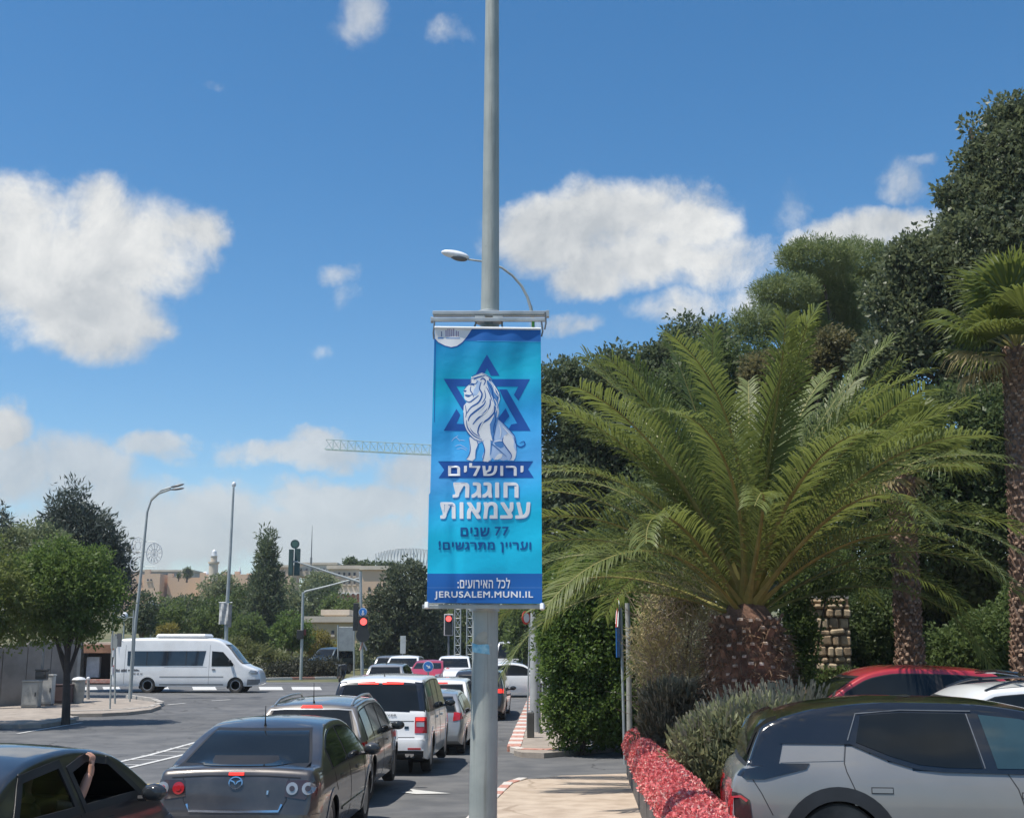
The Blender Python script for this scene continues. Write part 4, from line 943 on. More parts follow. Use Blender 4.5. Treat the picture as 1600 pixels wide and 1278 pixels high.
pr('fold_line', [(745, 532.5), (845, 533.6), (845, 534.6), (745, 533.5)], EDGE, .005)
cre = [(679, 511.5), (739, 512.5), (735, 518), (729, 527), (722, 535), (714, 540.5), (705, 542.5), (695, 540), (685, 535), (679.5, 529)]
pr('logo_field_edge', [(a + (.8 if a > 700 else 0), b_ + 1.6) for a, b_ in cre], NAVY, .004); pr('logo_field', cre, WHITE, .006)
for x, h in ((697, 6), (700, 8), (703, 10), (706, 7), (709, 9), (713, 5), (716, 4), (690, 4)): pr('logo_mark', rect(x - .8, x + .7, 522 - h, 526), print_mat('print_mauve' + str(x), (.35, .25, .42) if x > 695 else (.2, .25, .4)), .008)
pr('logo_mark', rect(684, 693, 527.5, 529.5), MIDB, .008); pr('logo_mark', rect(697, 719, 528, 529.3), MIDB, .008)
# star: two interlaced triangles
CX, CY = 760.3, 628.5
def star_bar(pts, m=NAVY): pr('star_bar', pts, m, .005)
pr('star_bar', [(760.8, 554), (780.5, 587), (767, 587), (761, 575.5), (755, 587), (742, 587)], NAVY, .005)
pr('star_bar', [(693, 592), (828, 592.5), (821, 604), (713, 603.5), (727, 627), (731, 646), (722, 640)], NAVY, .005)
pr('star_bar', [(828, 592.5), (810, 626), (803, 617), (810, 603.5), (815, 600)], NAVY, .005)
pr('star_bar', [(780, 608.5), (792, 608.5), (829, 673), (793, 673), (799, 663), (808, 661.5), (786, 622)], NAVY, .005)
pr('star_bar', [(693, 673), (713, 639), (719, 648), (713, 662), (735, 663), (738, 673.5)], NAVY, .005)
pr('star_bar', [(790, 638), (796, 650), (785, 664), (778, 654)], NAVY, .005)
# lion
def LP(lst, sx=130 / 977., ox=700, oy=570): return [(ox + a * sx, oy + b_ * sx) for a, b_ in lst]
body_ = LP([(590, 640), (660, 700), (745, 790), (790, 860), (800, 950), (805, 1010), (800, 1060), (775, 1120), (725, 1125), (690, 1115), (650, 1125), (590, 1110), (545, 1120), (520, 1090), (500, 1125), (420, 1140), (400, 1080), (430, 1000), (400, 900), (350, 930), (330, 1000), (320, 1100), (285, 1130), (210, 1110), (245, 1060), (255, 980), (245, 860), (400, 700)])
pr('lion_body', body_, PALE, .006)
pr('lion_haunch', LP([(660, 830), (710, 800), (750, 830), (775, 900), (770, 960), (800, 1030), (790, 1090), (770, 1125), (730, 1122), (745, 1060), (700, 990), (650, 930), (640, 870)]), WHITE, .008)
pr('lion_belly', LP([(540, 910), (640, 890), (655, 960), (620, 980), (560, 950)]), MIDB, .0085)
pr('lion_leg', LP([(255, 850), (330, 880), (350, 940), (325, 1010), (320, 1095), (285, 1130), (215, 1110), (250, 1060), (262, 980), (248, 900)]), WHITE, .008)
pr('lion_leg', LP([(400, 700), (480, 690), (495, 800), (500, 930), (490, 1060), (500, 1110), (470, 1140), (405, 1130), (430, 1060), (425, 950), (415, 860)]), WHITE, .008)
pr('lion_leg_shade', LP([(478, 700), (530, 760), (545, 880), (525, 920), (505, 1050), (495, 1060), (500, 930), (494, 800)]), MIDB, .0085)
pr('lion_paw', LP([(560, 1080), (600, 1040), (640, 1050), (630, 1090), (580, 1115), (545, 1110)]), WHITE, .0085)
mane = LP([(275, 140), (330, 110), (395, 95), (440, 110), (490, 140), (540, 190), (560, 260), (600, 330), (610, 400), (590, 470), (600, 560), (590, 640), (555, 740), (540, 830), (525, 900), (470, 860), (400, 895), (320, 880), (260, 830), (215, 770), (185, 680), (180, 560), (185, 480), (220, 440), (190, 390), (190, 340), (180, 300), (215, 250), (260, 210), (270, 180)])
pr('lion_mane', mane, WHITE, .0095)
pr('lion_mane_shade', LP([(450, 190), (500, 170), (545, 220), (565, 290), (605, 350), (590, 420), (590, 520), (595, 620), (565, 720), (540, 840), (520, 880), (500, 800), (490, 700), (540, 600), (550, 480), (520, 380), (480, 300)]), MIDB, .0105)
pr('lion_face_shade', LP([(330, 170), (380, 200), (375, 290), (340, 360), (290, 370), (300, 300), (330, 250)]), PALE, .0105)
for pts, w in (([(390, 200), (370, 280), (400, 350), (360, 440), (270, 500), (220, 570)], 2.4), ([(440, 420), (420, 470), (330, 540), (260, 600), (235, 660)], 2.6), ([(495, 400), (490, 480), (430, 560), (340, 640), (290, 700)], 2.6), ([(545, 480), (540, 560), (470, 640), (380, 700), (350, 790), (370, 830)], 2.6), ([(215, 650), (230, 740), (300, 830), (400, 880)], 1.8), ([(240, 690), (290, 790), (380, 850)], 1.4), ([(260, 215), (320, 225), (350, 190)], 1.3), ([(205, 350), (260, 360), (285, 340)], 1.3), ([(380, 180), (410, 160), (440, 190), (420, 240)], 2.2), ([(270, 165), (330, 150), (400, 130)], 1.2), ([(480, 160), (540, 210), (565, 290)], 1.4), ([(520, 270), (570, 350), (590, 420)], 1.4), ([(430, 300), (440, 380), (400, 450)], 1.3), ([(520, 900), (545, 800), (560, 700)], 1.2), ([(200, 470), (215, 560), (205, 620)], 1.2)):
    stroke('lion_line', LP(pts), w, TEALB, .0125)
for pts, w in (([(250, 235), (285, 232), (310, 245)], 2.0), ([(182, 300), (200, 312), (215, 300)], 2.4), ([(195, 355), (235, 372), (280, 350)], 2.0), ([(270, 250), (262, 300), (285, 335), (300, 380)], 1.6), ([(205, 420), (250, 440), (310, 400), (360, 360)], 2.0), ([(275, 180), (260, 215), (215, 255), (185, 300)], 1.2), ([(280, 140), (330, 115), (390, 95)], 1.4), ([(300, 175), (350, 150), (430, 130)], 1.6), ([(400, 110), (470, 135), (530, 185), (565, 260), (605, 330), (612, 400)], 1.5), ([(470, 215), (515, 290), (530, 370), (570, 430)], 2.0), ([(450, 260), (490, 340), (520, 430)], 1.6), ([(480, 150), (500, 220), (550, 300), (590, 330)], 1.5), ([(545, 560), (560, 640), (540, 720), (530, 800)], 1.6), ([(180, 560), (185, 680), (215, 770), (260, 830), (320, 880), (400, 898)], 1.4), ([(245, 860), (262, 980), (245, 1060), (212, 1108)], 1.2), ([(335, 890), (352, 940), (328, 1010), (322, 1095)], 1.3), ([(400, 900), (430, 1000), (405, 1130)], 1.3), ([(590, 640), (660, 700), (745, 790), (790, 860), (805, 1010)], 1.3), ([(650, 850), (640, 900), (690, 980), (745, 1060), (725, 1122)], 1.5), ([(500, 930), (530, 940), (600, 1000), (690, 1080)], 1.2)): stroke('lion_line', LP(pts), w, TEALB, .0128)
for pts in ([(420, 150), (450, 180), (440, 240), (420, 300), (410, 380)], [(500, 190), (540, 250), (560, 330), (600, 380)], [(540, 240), (575, 300), (600, 360)], [(545, 400), (575, 470), (560, 560)], [(560, 480), (585, 540), (575, 620)], [(440, 640), (400, 690), (370, 760)], [(220, 600), (230, 680), (290, 780)], [(600, 700), (620, 780), (610, 860)], [(640, 720), (700, 790), (760, 850)]): stroke('lion_highlight', LP(pts), 1.5, WHITE, .0136)
stroke('lion_line', LP([(540, 905), (600, 890), (640, 895)]), 1.6, WHITE, .0125)
for pts in ([(350, 560), (420, 490), (450, 440)], [(330, 620), (440, 560), (480, 480)], [(470, 180), (520, 240), (550, 330)], [(510, 420), (530, 500), (480, 600)]): stroke('lion_highlight', LP(pts), 1.3, WHITE, .0135)
stroke('lion_tail', LP([(775, 850), (800, 930), (850, 965), (900, 940), (890, 900), (840, 920)]), 2.0, TEALB, .008)
for pts in ([(40, 900), (90, 850), (140, 900)], [(80, 960), (140, 940), (230, 990)], [(60, 870), (120, 830)], [(130, 880), (200, 890)], [(100, 990), (170, 980), (220, 1010)]): stroke('swirl_line', LP(pts), .9, PALE, .006)
# ribbon and lettering
rb_ = [(684, 720.5), (833, 720.5), (825, 733), (834, 746.5), (685, 747), (694, 734)]
pr('ribbon', rb_, NAVY, .005); pr('ribbon_edge', [(684, 720.5), (833, 720.5), (832, 722.5), (686, 722.5)], TEALB, .006)
bt = lambda off: (lambda u, v: bpx(u, v, off))
text_obj('lettering', 'ירושלים'[::-1], WHITE, bt(.008), (700, 743.5, 818, 723.5), .022, bn)
text_obj('lettering_shadow', 'חוגגת'[::-1], MIDB, bt(.007), (708.5, 779.5, 811.5, 754.5), .035, bn)
text_obj('lettering', 'חוגגת'[::-1], WHITE, bt(.009), (708, 778, 810.5, 753.5), .035, bn)
text_obj('lettering_shadow', 'עצמאות'[::-1], MIDB, bt(.007), (689.5, 812, 829.5, 785), .035, bn)
text_obj('lettering', 'עצמאות'[::-1], WHITE, bt(.009), (689, 810.5, 829, 784), .035, bn)
DK = print_mat('print_dark_teal', (.0, .10, .34))
text_obj('lettering', '77', DK, bt(.009), (773, 836.5, 795, 823), .02, bn)
text_obj('lettering', 'שנים'[::-1], DK, bt(.009), (720, 838, 765, 824), .03, bn)
text_obj('lettering', ('וערי' 'ין מתרגשים!')[::-1], DK, bt(.009), (686, 863, 830, 845), .03, bn)
pr('lettering', rect(815.2, 818.0, 845.6, 848.0), DK, .009)
pr('bottom_band', [(668.3, 896), (847, 896), (847, 942.5), (667, 941.5)], ROYAL, .004); pr('bottom_line', [(668, 917.5), (847, 917.5), (847, 918.3), (668, 918.3)], MIDB, .006)
text_obj('lettering', ('לכל האירועים:'[::-1]), WHITE, bt(.009), (715, 919, 797, 902.5), .02, bn)
text_obj('lettering', 'JERUSALEM.MUNI.IL', WHITE, bt(.009), (679, 936.5, 833, 923.5), .024, bn)
MB().tube([bpos(0, -.003), bpos(.5, -.003), bpos(1, -.003)], .012, 6).build('top_hem', WHITE, bn)
for u in (0, 1):
    MB().tube([bpos(u, 1.0), bpos(u, 1.0) + Vector((0, -.02, -.05))], .02, 6).build('corner_clip', WHITE, bn)
# ================================================================ left side
cw = thing('concrete_wall', 'grey concrete wall in tree shade at the left edge', 'wall', (0, 0, 0))
wa, wb = gp(-260, 1118, .1), gp(112, 1098, .1); h0 = 2.2
n = 9
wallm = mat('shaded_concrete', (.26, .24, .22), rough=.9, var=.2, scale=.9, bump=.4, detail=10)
for i in range(n):
    a = wa.lerp(wb, i / n); c = wa.lerp(wb, (i + 1) / n); d = (c - a).normalized(); q = Vector((-d.y, d.x, 0)) * .25
    b = MB(); e = d * .012; top = 2.35 + .12 * math.sin(i)
    b.add([a + e, c - e, c - e + q, a + e + q, a + e + Vector((0, 0, top)), c - e + Vector((0, 0, top)), c - e + q + Vector((0, 0, top)), a + e + q + Vector((0, 0, top))], [(0, 1, 2, 3), (4, 5, 6, 7), (0, 1, 5, 4), (1, 2, 6, 5), (2, 3, 7, 6), (3, 0, 4, 7)])
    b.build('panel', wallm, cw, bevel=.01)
pl = MB(); c = gp(113, 1097, .1); pl.box(c.x - .12, c.x + .16, c.y - .15, c.y + .2, c.z - .2, c.z + 2.35); pl.build('end_pillar', concrete, cw, bevel=.02)
def cab(name, label, px, py, w, h, d, m, extra=None, cat='utility cabinet', grp=None):
    t = thing(name, label, cat, spot(px, py, .12), .05, grp)
    MB().box(-w / 2, w / 2, 0, d, .05, h).build('body', m, t, bevel=.02); MB().box(-w / 2 - .02, w / 2 + .02, -.02, d + .02, h + .002, h + .06).build('lid', m, t, bevel=.01)
    MB().box(-w / 2 + .02, w / 2 - .02, .02, d, 0, .05).build('plinth', steel_dark, t)
    MB().box(-w / 2 + .03, w / 2 - .03, -.015, .0, .12, h - .06).build('door', m, t, bevel=.006); MB().box(w * .3, w * .36, -.04, -.012, h * .45, h * .6).build('handle', black_m, t)
    return t
gcab = mat('cabinet_grey', (.30, .30, .28), rough=.6, var=.15, scale=3); wcab = mat('cabinet_white', (.50, .50, .48), rough=.6, var=.12, scale=3)
cab('utility_cabinet', 'grey low utility cabinet against the shaded wall, furthest left', 45, 1106, .62, .95, .4, gcab)
cab('utility_cabinet', 'pale taller utility cabinet between the grey one and the tree trunk', 70, 1102, .5, 1.1, .35, wcab)
t = cab('letter_box', 'dark box mounted on a thin post above the cabinets', 60, 1104, .42, .35, .3, mat('box_dark', (.07, .065, .06), rough=.6), cat='letter box')
t.location.z += .98; MB().box(-.04, .04, .1, .16, -1, 2.3).build('post', steel_dark, t)
bin_ = thing('litter_bin', 'grey rounded litter bin with pale lid just right of the tree trunk', 'bin', spot(121, 1098, .12))
MB().lathe([(.22, 0), (.25, .5), (.25, .85), (.27, .86), (.27, .9), (.2, .96), (.05, 1.0)], seg=18).build('body', gcab, bin_, smooth=30); MB().lathe([(.275, .9), (.21, .97), (.05, 1.01)], seg=18).build('lid', white_paint, bin_, smooth=30)
pb = cab('planter_box', 'dark brown box standing behind the tree trunk', 96, 1100, .6, .7, .45, mat('brown_box', (.09, .06, .06), rough=.8), cat='box')
sh = thing('shed', 'low kiosk with rusty brown fascia and dark opening behind the van', 'kiosk', spot(150, 1066, .1)); o = Vector(sh.location); Y = o.y
def ra(x, y, dy=0): return at(x, y, Y + dy) - o
def rb(name, x0, x1, y0, y1, m, dy=0, d=.2): a, c = ra(x0, y0, dy), ra(x1, y1, dy); return MB().box(a.x, c.x, a.y, a.y + d, c.z, a.z).build(name, m, sh, bevel=.01)
rb('fascia', 116, 186, 1007, 1020, mat('rusty_fascia', (.32, .16, .09), rough=.8, var=.25, scale=2), -.4, 4); rb('back_wall', 116, 186, 1020, 1066, mat('dark_brown_wall', (.07, .055, .05), rough=.8, var=.2), 1.5, .2)
rb('side_wall', 112, 119, 1020, 1066, concrete, -.2, 2.5); rb('side_wall', 180, 187, 1020, 1066, concrete, -.2, 2.5)
rb('white_panel', 136, 154, 1026, 1058, mat('panel_grey', (.42, .45, .47), rough=.5), .2, .3); rb('low_wall', 116, 190, 1061, 1067, red_kerb, -.6, .3)
rb('rubble', 118, 180, 1003, 1007, pale_stone, 0, 3)

OLIVE = leafmat('olive_leaf', (.12, .15, .07), (.20, .23, .12), .35)
GREEN = leafmat('bright_leaf', (.06, .105, .022), (.13, .19, .045), .4, scale=1.2)
MIDG = leafmat('mid_leaf', (.07, .105, .03), (.12, .165, .05), .4)
DEEP = leafmat('deep_leaf', (.05, .08, .028), (.10, .135, .048), .4, rough=.5, spec=.35)
CONI = leafmat('conifer_needles', (.06, .085, .045), (.11, .14, .07), .35)
BLUEC = leafmat('blue_conifer', (.045, .065, .05), (.08, .10, .08), .2)
PINE = leafmat('pine_needles', (.11, .15, .06), (.20, .24, .09), .35)
def lob(px, py, rx, ry, Y, o, dy=0., rd=None):
    """crown lobe given by its outline in the photograph, at distance Y"""
    c = at(px, py, Y + dy) - o; k = (Y + dy) / F / .98
    return (c.x, c.y, c.z, rx * k, (rd if rd is not None else (rx + ry) / 2) * k, ry * k)
def ptree(label, px, yb, Y, lobes, ncl, per, spread, size, lm, group=None, name='tree', r=.18, base_z=None, h=None, tm=None, cat='tree', aspect=.5, shell=.8, flat=1., up=0.):
    o = Vector((at(px, yb, Y).x, Y, (G(Y) if base_z is None else base_z))); L = []
    for l in lobes: L.append(lob(l[0], l[1], l[2], l[3], Y, o, l[4] if len(l) > 4 else 0., l[5] if len(l) > 5 else None))
    topz = max(l[2] for l in L); hh = h or max(l[2] for l in L) * .75
    lean = (L[0][0] * .3, L[0][1] * .3)
    return tree(name, label, o, hh, r, L, ncl, per, spread, size, lm, tm or bark, group, cat, aspect, shell, up, lean, flat)
# round tree by the wall
ptree('round bright green tree on the left pavement, its crown over the wall', 104, 1112, 41, [(100, 915, 72, 52), (60, 905, 50, 42), (140, 905, 52, 45), (105, 880, 55, 35), (150, 945, 42, 38), (60, 950, 50, 38), (110, 965, 60, 30), (125, 985, 40, 18), (75, 985, 36, 16)], 430, 75, .3, .11, GREEN, h=2.6, r=.13, name='tree', tm=mat('dark_bark', (.05, .04, .035), rough=.9, var=.3))
ptree('yellow green tree cut off by the left edge of the photo', -30, 1112, 39, [(-20, 930, 60, 70), (15, 950, 36, 55), (-60, 900, 70, 80), (5, 985, 35, 30)], 200, 60, .3, .12, leafmat('yellowish_leaf', (.09, .12, .025), (.15, .18, .05), .4), h=2.6, r=.13)
ptree('pale olive green tree behind the round tree', 30, 1060, 54, [(40, 860, 60, 42), (-10, 880, 60, 55), (75, 880, 45, 50), (20, 845, 40, 25)], 260, 60, .4, .14, OLIVE, r=.2)
ptree('dark blue green conifer rising above the round tree', 120, 1060, 60, [(112, 800, 30, 36), (120, 830, 48, 35), (100, 850, 40, 45), (150, 850, 38, 35), (172, 880, 25, 32), (180, 920, 20, 40), (80, 845, 22, 25), (140, 900, 60, 50)], 330, 60, .55, .3, BLUEC, r=.3, aspect=.22, up=.5)
ptree('thin spiky branch tips of a tree at the far left edge', -40, 1060, 46, [(-25, 810, 34, 16), (2, 800, 12, 5)], 30, 40, .3, .2, BLUEC, r=.2, aspect=.25)
# trees beyond the crossing, one by one
gB = None
ptree('narrow dark cypress in front of the city wall skyline', 417, 1040, 105, [(418, 850, 7, 24), (417, 870, 11, 24), (416, 895, 17, 28), (415, 925, 23, 32), (414, 955, 28, 34), (412, 985, 30, 28)], 300, 45, .55, .38, CONI, r=.3, aspect=.25, up=.9)
blist = [(255, 960, 30, 28, 95, 'leafy green tree right of the curved street lamp'), (300, 968, 34, 34, 100, 'green tree above the middle of the white van roof'), (342, 925, 28, 26, 150, 'small dark tree below the minaret'), (285, 950, 36, 14, 160, 'wide dark tree below the city wall'), (338, 965, 30, 30, 98, 'green tree behind the low pale banner'), (385, 945, 26, 32, 110, 'bushy tree left of the tall cypress'), (450, 945, 30, 34, 125, 'dark round tree right of the tall cypress'), (495, 935, 34, 26, 130, 'tree beneath the hanging signal heads'), (530, 955, 30, 24, 120, 'tree in front of the striped arches'), (455, 985, 28, 26, 88, 'light green bushy tree right of the cypress foot'), (500, 912, 24, 14, 150, 'low dark tree just left of the cream building'), (221, 955, 20, 30, 90, 'tree crown hiding the foot of the curved lamp'), (385, 985, 28, 22, 92, 'olive green tree above the windscreen of the van')]
for i, (x, y, rx, ry, Y, lb) in enumerate(blist):
    ptree(lb, x, 1030, Y, [(x, y, rx, ry), (x - rx * .5, y + ry * .4, rx * .6, ry * .7), (x + rx * .55, y + ry * .35, rx * .6, ry * .7)], 90, 45, Y / F * 8, Y / F * 4.5, [MIDG, DEEP, OLIVE, CONI][i % 4] if i not in (9,) else GREEN, 'trees beyond the crossing', r=.2)
ptree('large grey green tree right of the red traffic light', 630, 1050, 92, [(630, 925, 40, 46), (605, 960, 34, 44), (655, 955, 38, 46), (625, 985, 52, 40), (600, 1005, 30, 28), (660, 1000, 40, 36), (640, 900, 28, 22)], 420, 55, .55, .26, leafmat('grey_green_leaf', (.055, .075, .04), (.10, .12, .065), .3), r=.35)
for x, lb, s_ in ((548, 'small dark pointed tree on the skyline, left of two', 12), (569, 'small dark skyline tree right of the pointed one', 16), (605, 'dark rounded skyline tree below the ribbed roof', 26)):
    ptree(lb, x, 910, 190, [(x, 888, s_, 8), (x, 893, s_ * .8, 9)] if s_ > 12 else [(x, 880, 4, 6), (x, 888, 9, 9)], 60, 40, .6, .4, DEEP, r=.2, base_z=G(190))
ptree('small dark tree on the city wall skyline', 292, 906, 295, [(292, 895, 6, 7)], 25, 40, .5, .4, DEEP, r=.2, base_z=at(292, 908, 295).z)
ptree('tiny pointed cypress on the skyline beside the dark tree', 279, 906, 295, [(279.5, 899, 1.6, 4)], 10, 30, .3, .3, DEEP, r=.1, base_z=at(279, 906, 295).z)
for (x, y, rx, ry, Y, lb) in ((680, 1000, 26, 45, 95, 'dark tree between the red signal and the large tree'), (725, 985, 30, 50, 98, 'dark tree behind the lattice mast'), (790, 985, 30, 48, 88, 'dark green tree right of the banner pole, nearest the lane'), (822, 980, 26, 50, 80, 'dark tree behind the grey lamp post')):
    ptree(lb, x, 1050, Y, [(x, y, rx, ry), (x + 8, y - 20, rx * .7, ry * .6), (x - 8, y + 20, rx * .8, ry * .5)], 150, 50, .5, .24, [MIDG, DEEP][int(x) % 2], 'trees beyond the crossing', r=.25)
def shrub(name, label, lobes, Y, ncl, per, spread, size, lm, cat='shrub', z=None, **k):
    x = lobes[0][0]; o = Vector((at(x, lobes[0][1], Y).x, Y, G(Y) if z is None else z)); L = [lob(*l[:4], Y, o, *(l[4:])) for l in lobes]
    r = thing(name, label, cat, o); P, out = clumps(L, ncl, per, spread, k.pop('shell', .75)); leaves('foliage', P, size, lm, r, out=out, **k)
    b = MB()
    for l in L[:4]: b.tube([(0, 0, -.1), (l[0] * .5, l[1] * .5, l[2] * .5), (l[0], l[1], l[2])], [.05, .03, .01], 5)
    b.build('stem', bark, r); return r
BUSH = leafmat('bank_bush', (.09, .11, .035), (.16, .17, .06), .35)
shrub('bush', 'pale green ground bushes on the bank behind the van bonnet', [(400, 1025, 36, 14), (440, 1035, 36, 12), (375, 1015, 24, 14)], 84, 150, 50, .35, .16, BUSH)
shrub('bush', 'dark low hedge below the bank left of the signal mast', [(470, 1045, 44, 12), (430, 1050, 30, 9), (505, 1043, 30, 14)], 82, 150, 50, .35, .16, leafmat('dark_bush', (.03, .035, .02), (.06, .06, .035), .2))
shrub('bush', 'yellowish flowering bush in front of the yellow building', [(490, 1005, 28, 20), (510, 1020, 26, 16)], 96, 120, 50, .35, .16, leafmat('yellow_bush', (.14, .13, .03), (.26, .22, .05), .35))
shrub('bush', 'small yellow bush above the front of the van roof', [(262, 985, 14, 8)], 88, 40, 40, .25, .14, MATS['yellow_bush'])
shrub('bush', 'green bushes at the roadside behind the dark off-road car', [(540, 1025, 40, 16), (585, 1020, 30, 18), (515, 1020, 26, 14)], 100, 120, 50, .4, .2, OLIVE)
stw = thing('stone_wall', 'pale rough stone retaining wall beyond the queue of cars', 'wall', (0, 104, 0))
for r_ in range(4):
    x = at(650, 1030, 104).x + (r_ % 2) * .5
    while x < at(880, 1030, 104).x:
        w = random.uniform(.7, 1.3)
        if 'stone_a' not in bpy.data.meshes:
            q = MB().box(-.5, .5, -.5, .5, 0, 1).build('stone', pale_stone, stw, bevel=.06); q.data.name = 'stone_a'
        else: q = bpy.data.objects.new('stone', bpy.data.meshes['stone_a']); COL.objects.link(q); q.parent = stw
        q.location = (x + w / 2, random.uniform(-.06, .06), G(104) + r_ * .5); q.scale = (w - .04, .6, .47); x += w
# ================================================================ right side: retaining wall, parking, garden
PZ = .3
def P1(x, y): return (x, y)
tag(sheet('parking_ground', [(1.95, 4), (2.05, 14), (2.5, 23.0), (4, 25), (60, 25), (60, 4)], .30, asphalt, 1.5), 'asphalt parking area behind the low wall', kind='structure')
tag(sheet('garden_bed', [(2.0, 12.4), (2.5, 23.2), (3.4, 26.5), (60, 60), (60, 18.5), (4.8, 18.2), (3.4, 12.4)], .34, soil_m, 1.5), 'brown soil bed under the palms and shrubs', kind='structure')
lw = thing('low_wall', 'low grey wall with a crumpled red covered top between pavement and shrubs', 'wall', (0, 0, 0))
wl = [(1.28, 7.0), (1.42, 12.0), (1.57, 15.6), (1.72, 18.0), (1.9, 21.0), (2.05, 23.3)]
wd = mat('low_wall_grey', (.13, .12, .11), rough=.9, var=.2, scale=3, bump=.5)
for (a, c) in zip(wl, wl[1:]):
    b = MB(); dz = .02; A = [(a[0] + .06, a[1]), (c[0] + .06, c[1]), (c[0] + .48, c[1]), (a[0] + .48, a[1])]
    vs = [(x, y + (.006 if k in (0, 3) else -.006), G(y) - .1) for k, (x, y) in enumerate(A)] + [(x, y + (.006 if k in (0, 3) else -.006), G(y) + .70) for k, (x, y) in enumerate(A)]
    b.add(vs, [(0, 1, 2, 3), (4, 5, 6, 7), (0, 1, 5, 4), (1, 2, 6, 5), (2, 3, 7, 6), (3, 0, 4, 7)]); b.build('wall_panel', wd, lw, bevel=.01)
def wall_c(y):
    return float(np.interp(y, [p[1] for p in wl], [p[0] for p in wl]))
def crest(y, a, rr=1.0):
    """lumpy rounded top, a 0..pi across; a step where the near stretch is wider and higher"""
    st = 1 / (1 + math.exp((y - 17.4) * 9)); w = .225 + .055 * st + .02 * math.sin(y * 5.1) + .015 * math.sin(y * 11.7); cx = wall_c(y) + .25 + .06 * st; h = .28 + .02 * math.sin(y * 3.3) + .015 * math.sin(y * 9) + .03 * math.exp(-((y - 17.5) / .12) ** 2) + .02 * math.exp(-((y - 18.3) / .1) ** 2)
    lump = 1 + .05 * math.sin(y * 17 + a * 5) + .04 * math.sin(y * 29 - a * 7)
    end = min(1, max(0, (23.55 - y) / .3)) ** .5
    return Vector((cx - math.cos(a) * w * rr * lump * end, y, G(y) + .60 + max(0.0, math.sin(a)) ** .8 * h * rr * lump * (.3 + .7 * end)))
b = MB(); ys = np.arange(7, 23.6, .09); m_ = 14
vs = [crest(y, PI * k / (m_ - 1)) for y in ys for k in range(m_)]
b.add(vs, [(i * m_ + k, i * m_ + k + 1, (i + 1) * m_ + k + 1, (i + 1) * m_ + k) for i in range(len(ys) - 1) for k in range(m_ - 1)])
b.build('red_top', mat('red_mat', (.30, .035, .04), rough=.85, var=.35, scale=22, col2=(.46, .08, .08), bump=1, bscale=60, detail=12), lw, smooth=True)
n = 90000; yy = rng.uniform(9, 23.5, n); aa = rng.uniform(-.05, PI + .05, n); P_ = np.array([crest(y, a, 1.01) for y, a in zip(yy, aa)])
k = int(n * .72)
tag(leaves('red_flakes', P_[:k], .032, leafmat('red_flake', (.60, .09, .10), (.80, .25, .24), .1, rough=.7, scale=6), lw, aspect=.8, up=.8), kind='stuff')
tag(leaves('pale_flakes', P_[k:], .028, leafmat('pale_flake', (.72, .36, .32), (.80, .58, .50), .1, rough=.7, scale=6), lw, aspect=.8, up=.8), kind='stuff')
# lavender shrubs: upright grey-green stems
def spiky(label, lobes, Y, n, m, seedm, group='grey green shrubs behind the red topped wall', z=None, length=.42, name='lavender_shrub'):
    zb = G(Y) + .34; x = lobes[0][0]; o = Vector((at(x, 1100, Y).x, Y, zb)); r = thing(name, label, 'shrub', o, 0, group)
    L = [lob(*l[:4], Y, o, *(l[4:])) for l in lobes]
    P, out = clumps(L, int(n / 20), 20, .16, .9); P[:, 2] = np.maximum(P[:, 2], -.1)
    o2 = out.copy(); o2[:, 2] = np.abs(o2[:, 2]) + 1.2
    leaves('foliage', P, .12, m, r, aspect=.28, out=o2)
    # flower stalks
    ks = n // 22; A = np.array(L); idx = rng.integers(0, len(A), ks); th = rng.uniform(0, 2 * PI, ks); rad = rng.uniform(0, 1, ks) ** .5
    base = A[idx, :3] + np.stack([np.cos(th) * rad * A[idx, 3], np.sin(th) * rad * A[idx, 4], A[idx, 5] * np.sqrt(1 - rad ** 2) * .8], 1)
    b = MB()
    for p, t, q in zip(base, th, rad):
        p = Vector(p); d = Vector((math.cos(t) * q * .5 + random.gauss(0, .12), math.sin(t) * q * .5 + random.gauss(0, .12), 1)).normalized(); l = length * random.uniform(.4, 1); s_ = d.cross(Vector((0, 1, 0))).normalized() * .0045
        b.add([p - s_, p + s_, p + d * l + s_ * .6, p + d * l - s_ * .6], [(0, 1, 2, 3)]); e = p + d * l; s2 = s_ * 2.2
        b.add([e - s2, e + s2, e + d * .07 + s2 * .6, e + d * .07 - s2 * .6], [(0, 1, 2, 3)])
    tag(b.build('stalks', seedm, r, fix=False), kind='stuff')
LAV = leafmat('lavender_leaf', (.13, .14, .065), (.25, .26, .14), .3, scale=3); STK = leafmat('lavender_stalk', (.2, .18, .13), (.32, .3, .22), .2)
LAV2 = leafmat('dry_lavender_leaf', (.10, .09, .055), (.17, .15, .10), .3, scale=3)
spiky('brownish grey shrub nearest the end of the red topped wall', [(1052, 1120, 44, 48), (1040, 1160, 36, 50), (1065, 1180, 42, 45), (1085, 1110, 26, 30)], 20.4, 11000, LAV2, STK, length=.25)
spiky('grey green lavender shrub just left of the silver car', [(1140, 1165, 62, 50), (1100, 1185, 40, 50), (1180, 1170, 50, 52), (1140, 1215, 60, 40), (1200, 1150, 45, 45)], 15.8, 16000, LAV, STK, length=.22)
spiky('lavender with long stalks behind the roof of the silver car', [(1195, 1140, 55, 30), (1240, 1130, 45, 24), (1160, 1145, 50, 32)], 17.2, 9000, LAV, STK, length=.42)
